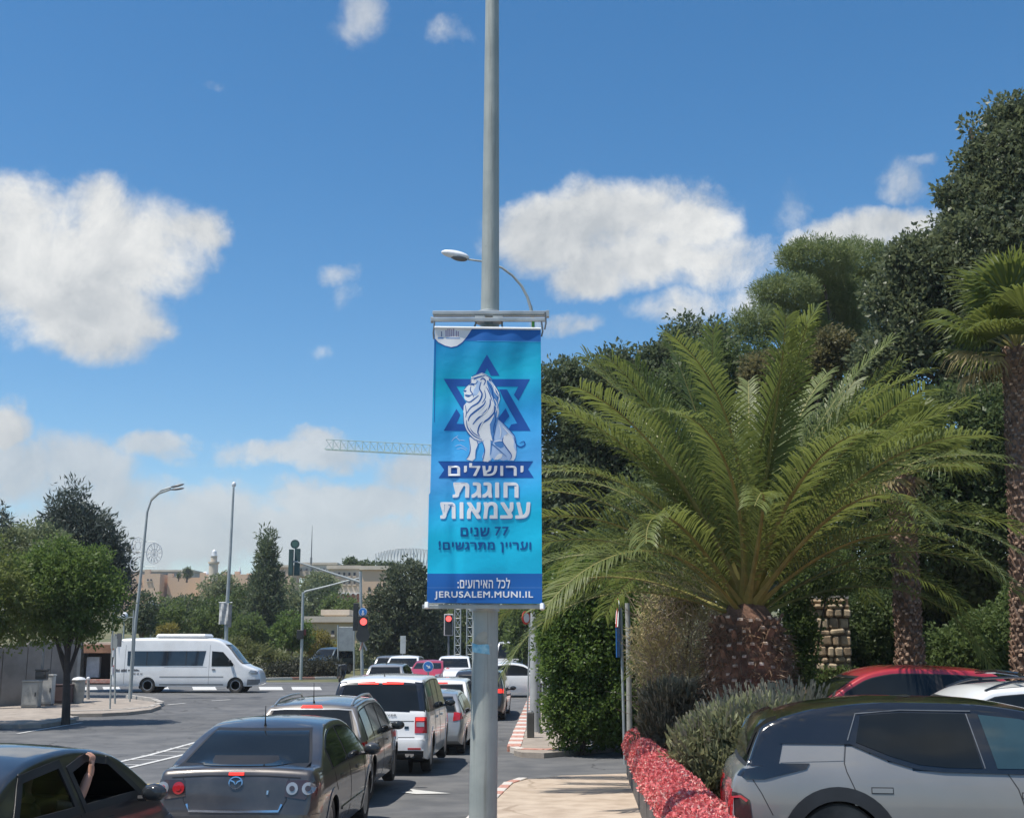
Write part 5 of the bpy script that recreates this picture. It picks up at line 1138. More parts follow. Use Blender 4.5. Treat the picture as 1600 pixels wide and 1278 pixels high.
# hedges, dry shrub
shrub('hedge', 'big clipped green hedge beside the far pavement', [(905, 1010, 58, 85), (900, 935, 52, 55), (930, 1080, 62, 75), (960, 970, 58, 70), (985, 1080, 45, 85), (875, 1000, 30, 60), (935, 1010, 60, 80, 2), (920, 1120, 50, 42), (970, 1130, 50, 36), (885, 1110, 30, 50)], 30, 1100, 90, .26, .085, leafmat('hedge_leaf', (.055, .10, .018), (.12, .18, .04), .4, rough=.4, scale=1.5), cat='hedge', aspect=.6, shell=.9)
shrub('hedge', 'darker hedge growing above the clipped hedge behind the edge-on signs', [(880, 900, 45, 40), (925, 880, 50, 40), (980, 900, 45, 50), (860, 930, 22, 40)], 33, 480, 80, .3, .1, DEEP, cat='hedge', aspect=.6, shell=.9)
shrub('dry_shrub', 'dry straw coloured twiggy shrub left of the fat palm trunk', [(1045, 950, 36, 50), (1075, 1000, 48, 66), (1035, 1030, 44, 46), (1085, 925, 36, 40), (1095, 1060, 36, 50), (1015, 1000, 24, 34)], 23, 560, 26, .24, .10, leafmat('dry_leaf', (.30, .24, .10), (.62, .50, .28), .4, scale=2), aspect=.18, shell=.85, z=.3)
b = MB(); rt = thing('dead_twigs', 'bare pale twigs sticking out of the dry shrub', 'twigs', at(1075, 1060, 22.5))
for i in range(900):
    p = Vector((random.uniform(-.8, .6), random.uniform(-.4, .9), random.uniform(-.8, 1.4))); d = Vector((random.gauss(0, .5), random.gauss(0, .4), random.uniform(.1, 1))).normalized() * random.uniform(.3, .8)
    b.tube([p, p + d * .5 + Vector((random.gauss(0, .04), 0, .0)), p + d], [.006, .005, .002], 3, False)
tag(b.build('twigs', mat('pale_twig', (.36, .28, .22), rough=.9, var=.3), rt, fix=False), kind='stuff')
# ================================================================ date palm
def frond_mesh(name, length, e0, droop, seed, nleaf=86, lmax=.64, m=None):
    R_ = random.Random(seed); n = 24; pts = []; p = Vector((0, 0, 0)); a = e0
    for i in range(n + 1):
        pts.append(p.copy()); a = e0 - droop * (i / n) ** 1.5; p = p + Vector((0, math.cos(a), math.sin(a))) * length / n
    side0 = R_.uniform(-.12, .12)
    for i, q in enumerate(pts): q.x += side0 * (i / n) ** 2 * length
    b = MB(); vs = []; fs = []
    for i in range(n + 1):
        w = .05 * (1 - i / n) ** 1.2 + .006 + (.05 * max(0, 1 - i / 3)); d = (pts[min(i + 1, n)] - pts[max(0, i - 1)]).normalized(); nrm = Vector((1, 0, 0)).cross(d)
        vs += [pts[i] - Vector((w, 0, 0)), pts[i] + nrm * w * .5, pts[i] + Vector((w, 0, 0)), pts[i] - nrm * w * .35]
    for i in range(n):
        for k in range(4): fs.append((4 * i + k, 4 * i + (k + 1) % 4, 4 * i + 4 + (k + 1) % 4, 4 * i + 4 + k))
    b.add(vs, fs); nr = len(b.f)
    for s in (-1, 1):
        for j in range(nleaf):
            t = .13 + .865 * j / nleaf + R_.uniform(-.003, .003); f = t * n; i = min(n - 1, int(f)); q = pts[i].lerp(pts[i + 1], f - i); d = (pts[i + 1] - pts[i]).normalized(); nrm = Vector((1, 0, 0)).cross(d)
            if nrm.z < 0: nrm = -nrm
            l = lmax * (min(1, .35 + (t - .13) * 3.2) * (1 - max(0, t - .55) ** 1.3 * 1.25)) * R_.uniform(.85, 1.1)
            fw = .6 + t * .75 + R_.uniform(-.1, .1); lift = (R_.choice([.6, .45, .2]) + R_.uniform(-.08, .08)) * (1 - .4 * t)
            dd = (Vector((s, 0, 0)) + d * fw + nrm * lift).normalized(); w = .0145 * R_.uniform(.8, 1.25)
            sd_ = dd.cross(nrm).normalized() * w; m1 = q + dd * l * .5; m2 = q + dd * l * .8 + Vector((0, 0, -.09 * l)); tip = q + dd * l + Vector((0, 0, -.26 * l))
            b.add([q - sd_ * .5, q + sd_ * .5, m1 + sd_, m1 - sd_, m2 + sd_ * .7, m2 - sd_ * .7, tip], [(0, 1, 2, 3), (3, 2, 4, 5), (5, 4, 6)])
    me = bpy.data.meshes.new(name); me.from_pydata([tuple(v) for v in b.v], [], b.f); me.materials.append(m or PALM); me.materials.append(RACH)
    mi = [1] * nr + [0] * (len(b.f) - nr); me.polygons.foreach_set('material_index', mi); return me
PALM = leafmat('palm_leaflet', (.07, .10, .03), (.20, .235, .07), .38, rough=.5, scale=.8, tcol=(.34, .40, .09), spec=.4)
RACH = mat('palm_midrib', (.22, .20, .06), rough=.5, var=.2, scale=4)
YP = 20.0; pz = G(YP) + .34; pc = at(1166, 944, YP)
dp = thing('date_palm', 'large spreading date palm with a fat shaggy trunk right of the pavement', 'palm tree', (pc.x, YP, pz)); cz = pc.z - pz
ctr = Vector((0, 0, cz))
classes = []
for ci, (e0, dr, L_) in enumerate(((1.45, .35, 4.6), (1.3, .7, 4.9), (1.12, 1.0, 5.1), (.95, 1.25, 5.2), (.78, 1.45, 5.1), (.6, 1.5, 4.9), (.42, 1.5, 4.7), (.2, 1.35, 4.3), (-.02, 1.1, 3.6))):
    classes.append([frond_mesh(f'frond_{ci}_{v}', L_, e0 + dv, dr + random.uniform(-.1, .1), ci * 7 + v) for v, dv in ((0, -.04), (1, .05))])
cnt = [7, 13, 15, 14, 13, 11, 6, 0, 0]; ga = 0
for ci, c_ in enumerate(cnt):
    for k in range(c_):
        ga += 2.399963
        if ci >= 5 and math.cos(ga) < (-.35 if ci > 5 else -.75): continue
        f = bpy.data.objects.new('frond', classes[ci][k % 2]); COL.objects.link(f); f.parent = dp
        rad = .10 + .16 * ci / 8; a_ = ga + random.uniform(-.2, .2); sc = random.uniform(.86, 1.06)
        if math.cos(a_ + PI) > .75 and ci > 4: sc *= .8
        f.location = (math.sin(-a_) * rad, math.cos(a_) * rad, cz + .12 - .05 * ci); f.rotation_euler = (random.uniform(-.06, .06), random.uniform(-.35, .35), a_); f.scale = (sc, sc, sc)
b = MB(); prof = [(.42, -.3), (.46, .1), (.5, .5), (.58, .9), (.66, 1.3), (.68, 1.7), (.62, 2.1), (.48, 2.45), (.28, 2.75), (.1, 2.95)]
b.lathe([(r, min(h, 9) * cz / 2.75) for r, h in prof], seg=28); b.build('trunk', mat('palm_trunk', (.16, .085, .055), rough=.95, var=.4, scale=6, bump=1, bscale=18), dp, smooth=True)
def boots(parent, zc, R, n0, n1, per, m, m2, L=.2, w=.06, stick=.6):
    b = MB(); c = MB(); k = 0
    for i in range(n0):
        z = zc[0] + (zc[1] - zc[0]) * i / n0; r = R(z)
        for j in range(per):
            a = 2 * PI * (j + (i % 2) * .5 + i * .13) / per + random.uniform(-.05, .05); u = Vector((math.cos(a), math.sin(a), 0)); t = Vector((-u.y, u.x, 0)); zz = z + random.uniform(-.03, .03)
            l = L * random.uniform(.6, 1.3); p = u * r * .93 + Vector((0, 0, zz)); tip = p + u * l * stick + Vector((0, 0, l)); ww = w * random.uniform(.7, 1.2); th = .03
            b.add([p - t * ww, p + t * ww, tip + t * ww * .55, tip - t * ww * .55, p - t * ww - u * th - Vector((0, 0, -.05)), p + t * ww - u * th + Vector((0, 0, .05)), tip + t * ww * .5 - u * th, tip - t * ww * .5 - u * th], [(0, 1, 2, 3), (4, 5, 6, 7), (0, 1, 5, 4), (1, 2, 6, 5), (3, 0, 4, 7)])
            e = tip + u * .004; random.random() < .55 and c.add([tip + t * ww * .55 + u * .003, tip - t * ww * .55 + u * .003, tip - t * ww * .5 - u * th + Vector((0, 0, .012)), tip + t * ww * .5 - u * th + Vector((0, 0, .012)), tip + t * ww * .55 + u * .004 - Vector((0, 0, .035)), tip - t * ww * .55 + u * .004 - Vector((0, 0, .035))], [(0, 1, 2, 3), (0, 1, 5, 4)])
    tag(b.build('leaf_stubs', m, parent, fix=False), kind='stuff'); tag(c.build('stub_ends', m2, parent, fix=False), kind='stuff')
stub = mat('stub_brown', (.20, .11, .07), rough=.9, var=.5, scale=5, bump=.6); stube = mat('stub_end', (.62, .50, .42), rough=.9, var=.5, scale=9, col2=(.2, .13, .09))
def RP(z): return float(np.interp(z * 2.75 / cz, [h for r, h in prof], [r for r, h in prof]))
boots(dp, (.1, 2.5 * cz / 2.75), RP, 17, 0, 22, stub, stube, .17, .07, .5)
def fibre(parent, zc, R, n, m, l=.2):
    z = rng.uniform(zc[0], zc[1], n); a = rng.uniform(0, 2 * PI, n); r = np.array([R(v) for v in z]); P = np.stack([np.cos(a) * r, np.sin(a) * r, z], 1); out = np.stack([np.cos(a), np.sin(a), -.6 * np.ones(n)], 1)
    tag(leaves('fibres', P, l, m, parent, aspect=.08, out=out), kind='stuff')
fib = leafmat('palm_fibre', (.12, .07, .04), (.24, .16, .10), .1)
fibre(dp, (.1, 2.4), RP, 3500, fib)
# ferns and shoots round the palm's foot of the crown
# ================================================================ fan palms
def fan_mesh(name, R, pet, seed, dead=False):
    q = random.Random(seed); b = MB(); n = 34; b.tube([(0, 0, 0), (0, pet * .5, .06), (0, pet, 0)], [.03, .02, .014], 5); nr = len(b.f); c = Vector((0, pet, 0))
    for i in range(n):
        a = -2.1 + 4.2 * i / (n - 1); l = R * (1 - .18 * abs(a / 2.1) ** 2) * q.uniform(.92, 1.05); d = Vector((math.sin(a), math.cos(a), .0)); z = .05 * (1 if i % 2 else -1)
        h = 4.2 / n * .5; wv = Vector((math.cos(a), -math.sin(a), 0)); fold = .35 * l * (1 - math.cos(a * .5)) * .4
        m1 = c + d * l * .6 + Vector((0, 0, .08 - fold)); tipz = -(.55 if dead else .28) * l * q.uniform(.6, 1.2)
        w1 = math.tan(h) * l * .6; b.add([c, m1 + wv * w1 + Vector((0, 0, z * .5)), m1 - wv * w1 - Vector((0, 0, z * .5)), c + d * l * .85 + wv * w1 * .35 + Vector((0, 0, .05 + tipz * .4 - fold)), c + d * l * .85 - wv * w1 * .35 + Vector((0, 0, .05 + tipz * .4 - fold)), c + d * l + Vector((0, 0, tipz - fold))], [(0, 1, 2), (2, 1, 3, 4), (4, 3, 5)])
    me = bpy.data.meshes.new(name); me.from_pydata([tuple(v) for v in b.v], [], b.f); me.materials.append(DEADL if dead else FANL); me.materials.append(RACH); me.polygons.foreach_set('material_index', [1] * nr + [0] * (len(b.f) - nr)); return me
FANL = leafmat('fan_leaf', (.08, .115, .028), (.14, .17, .05), .4, rough=.45, tcol=(.30, .34, .07)); DEADL = leafmat('dead_fan_leaf', (.22, .17, .07), (.32, .26, .12), .35)
fans = [fan_mesh('fan_%d' % i, .95, 1.05, i) for i in range(3)] + [fan_mesh('dead_fan', .85, .8, 9, True)]
trm = mat('fan_palm_trunk', (.16, .11, .085), rough=.95, var=.4, scale=7, bump=1, bscale=16)
def fanpalm(label, px_b, yb, px_t, yt, Y, r, nl, redtop=False, seed=1):
    zb = G(Y) + .34; base = Vector((at(px_b, yb, Y).x, Y, zb)); top = at(px_t, yt, Y) - base; rt = thing('fan_palm', label, 'palm tree', base, 0, 'fan palms on the right'); q = random.Random(seed)
    pts = [Vector((top.x * t, 0, top.z * t)) for t in [i / 10 for i in range(11)]]; MB().tube(pts, [r * (1.25 - .35 * min(1, i / 4)) for i in range(11)], 16).build('trunk', trm, rt, smooth=True)
    H = top.z; R = lambda z: r * (1.25 - .35 * min(1, z / H * 2.5))
    e = empty('trunk_skin'); e.parent = rt
    bb = MB()
    boots(rt, (.5, H), lambda z: R(z), int(H / .085), 0, 13, mat('fan_stub', (.20, .12, .08), rough=.9, var=.5, scale=6), mat('fan_stub_end', (.30, .20, .14), rough=.9, var=.4, scale=5), .12, .05, .55)
    for o_ in [c for c in rt.children if c.name.split('.')[0] in ('leaf_stubs', 'stub_ends')]:
        me = o_.data
        for v in me.vertices: v.co.x += top.x * v.co.z / H
    bpy.data.objects.remove(e)
    for k in range(nl):
        t = k / nl; a_ = k * 2.4 + q.uniform(-.2, .2); el = 1.35 - 1.7 * t + q.uniform(-.15, .15); dead = t > .82
        f = bpy.data.objects.new('fan_leaf', fans[3] if dead else fans[k % 3]); COL.objects.link(f); f.parent = rt; f.location = top + Vector((0, 0, .1 - .3 * t)); f.rotation_euler = Matrix.Rotation(a_, 3, 'Z').to_4x4().to_euler(); f.rotation_euler = (Matrix.Rotation(a_, 3, 'Z') @ Matrix.Rotation(el, 3, 'X') @ Matrix.Rotation(q.uniform(-.4, .4), 3, 'Y')).to_euler(); s = q.uniform(.85, 1.1); f.scale = (s, s, s)
    return rt
fanpalm('fan palm with speckled trunk standing behind the red car', 1424, 1075, 1406, 735, 25, .27, 15, seed=2)
fanpalm('fan palm with reddish trunk at the right edge of the photo', 1602, 1075, 1588, 545, 23.5, .26, 30, seed=5)
# ================================================================ trees behind the garden
FIC = leafmat('ficus_leaf', (.06, .08, .04), (.135, .16, .08), .35, rough=.45, spec=.4, scale=.5)
ptree('tall dark leathery leaved tree filling the upper right corner', 1600, 1040, 36, [(1600, 290, 85, 90), (1660, 240, 90, 110), (1560, 400, 110, 95), (1480, 440, 85, 60), (1440, 420, 55, 45), (1540, 500, 110, 80), (1650, 450, 120, 130), (1600, 600, 130, 90), (1430, 500, 50, 45), (1530, 330, 50, 55), (1560, 250, 45, 40), (1400, 560, 60, 45), (1492, 300, 22, 18), (1496, 365, 30, 18), (1440, 385, 26, 14), (1385, 470, 28, 18), (1575, 175, 28, 22), (1525, 250, 24, 16), (1512, 200, 12, 8)], 2100, 75, .42, .17, FIC, h=9, r=.5, aspect=.5, shell=.85)
ptree('umbrella pine with stacked round cushions left of the tall dark tree', 1330, 1040, 48, [(1278, 408, 62, 30, -1.5), (1345, 410, 46, 32, 1), (1225, 460, 52, 24, -2.5), (1305, 462, 50, 28, 0), (1185, 508, 38, 24, -3), (1245, 508, 46, 24, -1), (1350, 465, 55, 40, 2), (1300, 520, 60, 30, 1)], 1500, 70, .3, .17, PINE, h=9, r=.4, aspect=.16, up=.6, shell=.95)
ptree('brownish green crown peeping over the palm fronds', 1320, 1040, 40, [(1300, 540, 34, 18), (1270, 570, 40, 24), (1380, 570, 50, 28), (1210, 590, 50, 34)], 240, 60, .35, .14, leafmat('brownish_leaf', (.09, .10, .04), (.17, .15, .065), .3), h=6, r=.25)
ptree('dark trees behind the left fronds of the date palm', 900, 1040, 50, [(880, 605, 46, 36), (930, 590, 60, 32), (975, 600, 55, 50), (880, 660, 60, 60), (960, 680, 80, 60), (1040, 600, 60, 60), (900, 760, 70, 70), (1000, 780, 90, 70), (1090, 560, 60, 60), (870, 840, 50, 50)], 1100, 65, .55, .2, CONI, h=9, r=.4, shell=.85)
ptree('broad dark tree behind the heart of the date palm', 1150, 1040, 44, [(1110, 620, 90, 80), (1200, 620, 100, 80), (1150, 740, 130, 100), (1050, 820, 100, 90), (1250, 760, 110, 100), (1130, 880, 120, 80), (1300, 640, 90, 80)], 1200, 65, .5, .19, DEEP, h=8, r=.4, shell=.85)
ptree('wall of dark shady foliage behind the fan palm trunk', 1450, 1050, 33, [(1330, 850, 90, 90), (1450, 820, 110, 110), (1570, 830, 110, 120), (1380, 700, 100, 80), (1500, 700, 110, 90), (1620, 680, 100, 100), (1300, 960, 60, 60)], 1300, 65, .4, .15, DEEP, h=5, r=.3, shell=.85)
shrub('hedge', 'long dark hedge closing the car park behind the fan palms', [(1300, 1010, 60, 60), (1400, 1005, 70, 60), (1500, 1000, 80, 60), (1600, 990, 90, 70), (1450, 940, 90, 50), (1560, 930, 100, 50)], 36, 900, 70, .35, .15, DEEP, cat='hedge', shell=.85)
shrub('shrub', 'bright green shrub at the lower right behind the parked cars', [(1560, 1010, 60, 55), (1500, 1020, 50, 45), (1620, 980, 60, 70), (1470, 1050, 40, 30)], 28, 420, 75, .25, .1, MIDG, cat='shrub')
shrub('shrub', 'green ivy covered shrub left of the fan palm trunk', [(1350, 1010, 50, 50), (1395, 1000, 34, 60), (1330, 1050, 46, 30), (1365, 960, 40, 30)], 27, 380, 70, .22, .09, DEEP, cat='shrub')
shrub('shrub', 'ivy clump between the fat palm and the stone pillar', [(1240, 1040, 30, 40), (1250, 990, 24, 40), (1295, 900, 40, 36), (1235, 930, 26, 36)], 24.5, 260, 60, .18, .08, MIDG, cat='shrub')
sp_ = thing('stone_pillar', 'sunlit rough stone pillar with ivy between the two palms', 'pillar', (at(1290, 1000, 26).x, 26, G(26) + .2)); o = Vector(sp_.location)
ochre = [mat('ochre_stone_%d' % i, c_, var=.3, scale=5, bump=.8, rough=.9) for i, c_ in enumerate(((.40, .29, .18), (.30, .22, .14), (.42, .33, .22)))]; z = 0.0
while z < at(1290, 938, 26).z - o.z:
    h = random.uniform(.10, .24); x = -.45
    while x < .4:
        w = random.uniform(.12, .36); MB().box(x, min(x + w - .02, .48), -.25 + random.uniform(-.09, .03), .3, z, z + h - .018, Matrix.Translation((x, 0, z)) @ Matrix.Rotation(random.uniform(-.09, .09), 4, 'Y') @ Matrix.Translation((-x, 0, -z))).build('stone', random.choice(ochre), sp_, bevel=.035); x += w
    z += h
MB().box(-.46, .46, -.2, .28, 0, z - .02).build('mortar_core', soil_m, sp_)
MB().box(-.5, .5, -.1, .4, z - .01, z + .06).build('coping', concrete, sp_)
P, out = clumps([(.38, -.38, .7, .22, .08, .8), (.45, -.38, 1.2, .15, .08, .5), (-.42, -.38, .6, .14, .08, .8), (1.2, -.1, .9, .7, .1, .9), (-.1, -.4, .3, .4, .06, .3), (.0, -.4, 1.65, .5, .08, .14)], 330, 40, .14, .9); tag(leaves('ivy', P, .07, MIDG, sp_, out=out), kind='stuff')
# ================================================================ vehicles
silverP = paintm('paint_silver', (.36, .37, .38), dust=.15); whiteP = paintm('paint_white', (.80, .80, .79), metal=0, dust=.06); darkP = paintm('paint_graphite', (.06, .057, .058), metal=.5, dust=.16, rough=.36); taupeP = paintm('paint_taupe', (.17, .155, .14), metal=.5, dust=.3, rough=.38); blackP = paintm('paint_black', (.018, .021, .026), metal=.3, dust=.08); redP = paintm('paint_red', (.42, .025, .04), metal=.1, dust=.05); evP = paintm('paint_satin_grey', (.25, .247, .24), metal=.3, rough=.42, dust=.12); gblack = mat('gloss_black', (.012, .013, .015), rough=.15, coat=1, var=.1); teal_p = paintm('paint_bluegrey', (.06, .09, .11), dust=.1)
def hatch_top(L, H, hood=.95, rear=.96, slope=.35, ws=None, tail=.5):
    w0 = L * .60 if ws is None else ws
    return [(0, .52), (.02, .62), (.05, .74), (.08, rear), (.08 + slope, H - .14), (.08 + slope + .22, H - .05), (L * .35, H - .005), (L * .45, H), (w0 - .25, H - .05), (w0 + .55, hood + .08), (w0 + .8, hood), (L - .45, hood - .12), (L - .15, hood - .25), (L - .04, .6), (L, .5)]
# dark sedan with round lamps
c = Car('sedan', 'dark graphite saloon with round tail lamps, nearest car left of the banner pole', 'car', gloc(-2.90, 13.2), 2.0, darkP, 4.55, 1.78, 1.43,
        [(0, .50), (.02, .60), (.05, .72), (.075, .90), (.10, .965), (.16, 1.0), (.30, 1.01), (.46, 1.01), (.62, 1.07), (1.3, 1.335), (1.6, 1.39), (2.1, 1.41), (2.5, 1.395), (2.85, 1.33), (3.45, .99), (3.65, .94), (4.2, .80), (4.42, .66), (4.5, .58), (4.55, .46)], belt=[(0, .88), (1.5, .92), (4.5, .86)], roofw=.70, wheels=(.98, 3.62), wr=.315)
c.screen(1.03, 1.325, .13); c.side_glass([(1.0, 1.95), (2.0, 3.05)])
for s in (-1, 1):
    c.patch('lamp_panel', 'B', [(s * .52, .74), (s * .54, .90), (s * .80, .905), (s * .845, .86), (s * .84, .74), (s * .74, .71)], mat('smoked_lens', (.05, .03, .032), rough=.08, coat=.6), .006)
    for x, m_, r in ((.60, REDL() if s < 0 else CLEAR(), .062), (.765, CLEAR(), .062)):
        c.patch('tail_lamp', 'B', circle(s * x, .82, r), m_, .014, .05); c.patch('lamp_ring', 'B', circle(s * x, .82, r * .45), REDL() if s < 0 else mat('smoked_lens', (.05, .03, .032)), .02, .04)
c.patch('brake_light', 'B', rect(-.08, .08, .948, .972), LIT(), .012, .04)
c.line('trunk_edge', 'B', [(-.68, .925), (-.3, .945), (.3, .945), (.68, .925)], .012, RUB()); c.line('trunk_seam', 'B', [(-.56, .93), (-.54, .70), (-.48, .60)], .009, RUB()); c.line('trunk_seam', 'B', [(.56, .93), (.54, .70), (.48, .60)], .009, RUB())
[c.line('badge', 'B', [(.07 * math.cos(q * PI + PI * i / 8), .875 + .058 * math.sin(q * PI + PI * i / 8)) for i in range(9)], .012, CHROME(), .012, .03) for q in (0, 1)]; c.line('badge', 'B', [(-.06, .90), (-.02, .885), (0, .855), (.02, .885), (.06, .90)], .014, CHROME(), .012, .03)
c.line('chrome_strip', 'B', [(-.5, .665), (-.47, .598), (0, .59), (.47, .598), (.5, .665)], .022, CHROME(), .012); c.patch('plate_recess', 'B', rect(-.4, .4, .44, .55), RUB(), .004); c.plate(.49)
c.patch('bumper', 'B', [(-.84, .36), (.84, .36), (.86, .56), (-.86, .56)], darkP, .022); c.patch('lower_bumper', 'B', rect(-.6, .6, .30, .40), RUB(), .026); c.mir('reflector', rect(.5, .74, .40, .44), REDL(), .03)
c.line('lettering', 'B', [(-.22, 1.05), (-.1, 1.055), (.0, 1.05), (.22, 1.055)], .012, white_paint, .011, .03); c.line('lock_badge', 'B', [(.34, .76), (.345, .80)], .02, CHROME(), .01, .03)
c.line('door_seam', 'R', [(1.05, .95), (1.15, .75), (1.4, .5), (1.45, .3)], .01, RUB()); c.line('door_seam', 'R', [(2.05, .94), (2.12, .6), (2.1, .3)], .01, RUB()); c.line('door_seam', 'R', [(3.15, .96), (3.2, .6), (3.1, .3)], .01, RUB()); c.line('sill_strip', 'R', [(1.5, .45), (3.1, .45)], .03, darkP, .014)
for y in (1.35, 2.45): c.patch('door_handle', 'R', rect(y, y + .19, .80, .835), darkP, .03, .05)
c.aerial(1.32, .22, -.1); c.finish(10, my=3.05, mz=.98)
# estate car
c = Car('estate_car', 'taupe estate car with silver roof rails in front of the graphite saloon', 'car', gloc(-3.08, 18.7), 2.0, taupeP, 4.7, 1.80, 1.50,
        [(0, .52), (.02, .62), (.05, .75), (.08, .93), (.12, 1.0), (.42, 1.36), (.52, 1.43), (.8, 1.46), (1.8, 1.50), (2.4, 1.49), (2.75, 1.42), (3.4, 1.02), (3.65, .96), (4.3, .82), (4.6, .66), (4.66, .58), (4.7, .46)], belt=[(0, .93), (1.5, .92), (4.7, .88)], roofw=.74, wheels=(.98, 3.7), wr=.33)
c.screen(1.02, 1.38, .12); c.side_glass([(.5, 1.12), (1.16, 2.0), (2.06, 3.0)]); c.patch('brake_light', 'B', [(-.17, 1.405), (.17, 1.405), (.14, 1.44), (-.14, 1.44)], LIT(), .02, .04)
c.mir('tail_lamp', [(.55, .80), (.60, .93), (.86, .93), (.87, .80), (.75, .76)], REDL(), .01); c.both('tail_lamp', [(.0, .80), (.02, .92), (.28, .93), (.2, .80)], REDL(), .012)
c.plate(.75); c.patch('bumper', 'B', [(-.84, .36), (.84, .36), (.86, .56), (-.86, .56)], taupeP, .022); c.rails(.55, 2.7, mat('rail_aluminium', (.55, .55, .54), rough=.3, metal=.8)); c.line('chrome_strip', 'R', [(.5, .945), (2, .94), (3.2, .95)], .018, CHROME(), .012)
c.line('seal_trim', 'B', [(-.80, 1.0), (-.72, 1.2), (-.62, 1.38), (-.4, 1.395), (.4, 1.395), (.62, 1.38), (.72, 1.2), (.80, 1.0)], .02, silverP, .01)
c.line('door_seam', 'R', [(1.14, .93), (1.2, .7), (1.45, .5), (1.5, .3)], .01, RUB()); c.line('door_seam', 'R', [(2.05, .93), (2.1, .6), (2.1, .3)], .01, RUB()); c.line('door_seam', 'R', [(3.1, .95), (3.15, .6), (3.1, .3)], .01, RUB())
for y in (1.4, 2.4): c.patch('door_handle', 'R', rect(y, y + .2, .80, .835), taupeP, .03, .05)
c.aerial(.62, .3, -.2); c.finish(10, my=3.05, mz=1.0, mcol=mat('mirror_dark', (.03, .03, .03), rough=.3))
# big white SUV
c = Car('large_suv', 'large white luxury SUV with dark tinted glass in the middle of the queue', 'car', gloc(-2.60, 24.2), 2.4, whiteP, 5.0, 1.98, 1.84,
        [(0, .62), (.03, .72), (.06, .86), (.09, 1.12), (.13, 1.20), (.38, 1.70), (.46, 1.77), (.8, 1.81), (2.0, 1.84), (2.8, 1.82), (3.15, 1.72), (3.7, 1.20), (3.9, 1.12), (4.7, 1.02), (4.9, .9), (4.97, .75), (5.0, .62)], belt=[(0, 1.18), (5, 1.12)], roofw=.84, wheels=(1.0, 3.92), wr=.38, bot=.28, plan=[(0, .88), (.06, .93), (.18, .975), (.5, 1), (3.8, 1), (4.4, .97), (4.75, .9), (5, .72)])
c.patch('black_tailgate_glass', 'B', [(-.80, 1.215), (.80, 1.215), (.70, 1.69), (-.70, 1.69)], GLASS(), .008); c.mir('pillar_trim', [(.80, 1.215), (.86, 1.22), (.76, 1.68), (.71, 1.69)], gblack, .012)
c.body.data.materials.append(gblack)
for pg in c.body.data.polygons:
    if 1.2 < pg.center.z < 1.745 and pg.center.y < 3.6: pg.material_index = 1
c.side_glass([(.34, 1.35), (1.42, 2.3), (2.38, 3.45)]); c.both('pillar_trim', c.glassy(.25, 3.6, .005, .06), gblack, .003)
c.patch('brake_light', 'B', rect(-.45, -.04, 1.70, 1.732), LIT(), .02, .05); c.patch('brake_light', 'B', rect(.04, .45, 1.70, 1.732), LIT(), .02, .05)
for s in (-1, 1):
    c.patch('tail_lamp', 'B', [(s * .72, .80), (s * .72, 1.10), (s * .93, 1.10), (s * .93, .80)], REDL(), .014, .05); c.patch('lamp_centre', 'B', [(s * .75, .92), (s * .75, 1.0), (s * .9, 1.0), (s * .9, .92)], CLEAR(), .02, .05); c.patch('lamp_glow', 'B', [(s * .74, 1.03), (s * .74, 1.085), (s * .9, 1.085), (s * .9, 1.03)], LIT(), .02, .05)
    c.patch('tail_lamp', 'R' if s > 0 else 'L', [(.02, .80), (.04, 1.10), (.13, 1.10), (.12, .80)], REDL(), .012, .05)
c.line('tailgate_seam', 'B', [(-.70, 1.02), (.70, 1.02)], .012, RUB()); c.line('handle_strip', 'B', [(-.5, .985), (.5, .985)], .03, gblack, .012); c.line('tailgate_seam', 'B', [(-.72, .72), (.72, .72)], .012, RUB())
tf = lambda u, v: (c.hit('B', u, v)[0] + Vector((0, -.012, 0)))
text_obj('lettering', 'RANGE ROVER', steel_dark, tf, (-.36, 1.115, .36, 1.155), .01, c.root)
c.plate(.90, w=.5); c.line('badge', 'B', [(.52, .90), (.60, .90)], .05, gblack, .012, .03); c.patch('bumper', 'B', [(-.94, .48), (.94, .48), (.95, .68), (-.95, .68)], whiteP, .03); c.patch('lower_bumper', 'B', rect(-.88, .88, .30, .47), RUB(), .02); c.mir('exhaust', rect(.55, .72, .36, .42), CHROME(), .04)
c.mir('reflector', rect(.6, .85, .50, .53), REDL(), .04)
for y in (1.42, 2.35, 3.5): c.line('door_seam', 'R', [(y, 1.18), (y + .02, .8), (y + (.15 if y < 2 else 0), .45)], .01, RUB())
for y in (1.65, 2.6): c.patch('door_handle', 'R', rect(y, y + .22, 1.0, 1.04), whiteP, .035, .05)
c.aerial(.9, .1, -.5); c.finish(5, lipw=.06, my=3.4, mz=1.22, mcol=gblack)
# silver hatchback, white SUV, black SUV ahead
c = Car('hatchback', 'silver hatchback mostly hidden ahead of the large white SUV', 'car', gloc(-2.02, 30.0), 2.6, silverP, 4.2, 1.75, 1.46, hatch_top(4.2, 1.46), wheels=(.75, 3.3), wr=.31, roofw=.72)
c.screen(1.02, 1.33, .13); c.side_glass([(.55, 1.35), (1.4, 2.5)]); c.mir('tail_lamp', [(.6, .80), (.62, 1.0), (.82, 1.0), (.86, .84)], REDL(), .012); c.both('tail_lamp', [(.04, .82), (.08, 1.0), (.3, 1.0), (.2, .86)], REDL(), .012); c.plate(.7); c.finish(8, my=2.6)
c = Car('compact_suv', 'white compact SUV with big red tail lamp left of the banner pole', 'car', gloc(-2.12, 36.3), 2.8, whiteP, 4.45, 1.85, 1.62, hatch_top(4.45, 1.62, 1.0, 1.05), belt=1.0, wheels=(.85, 3.5), wr=.34, roofw=.78)
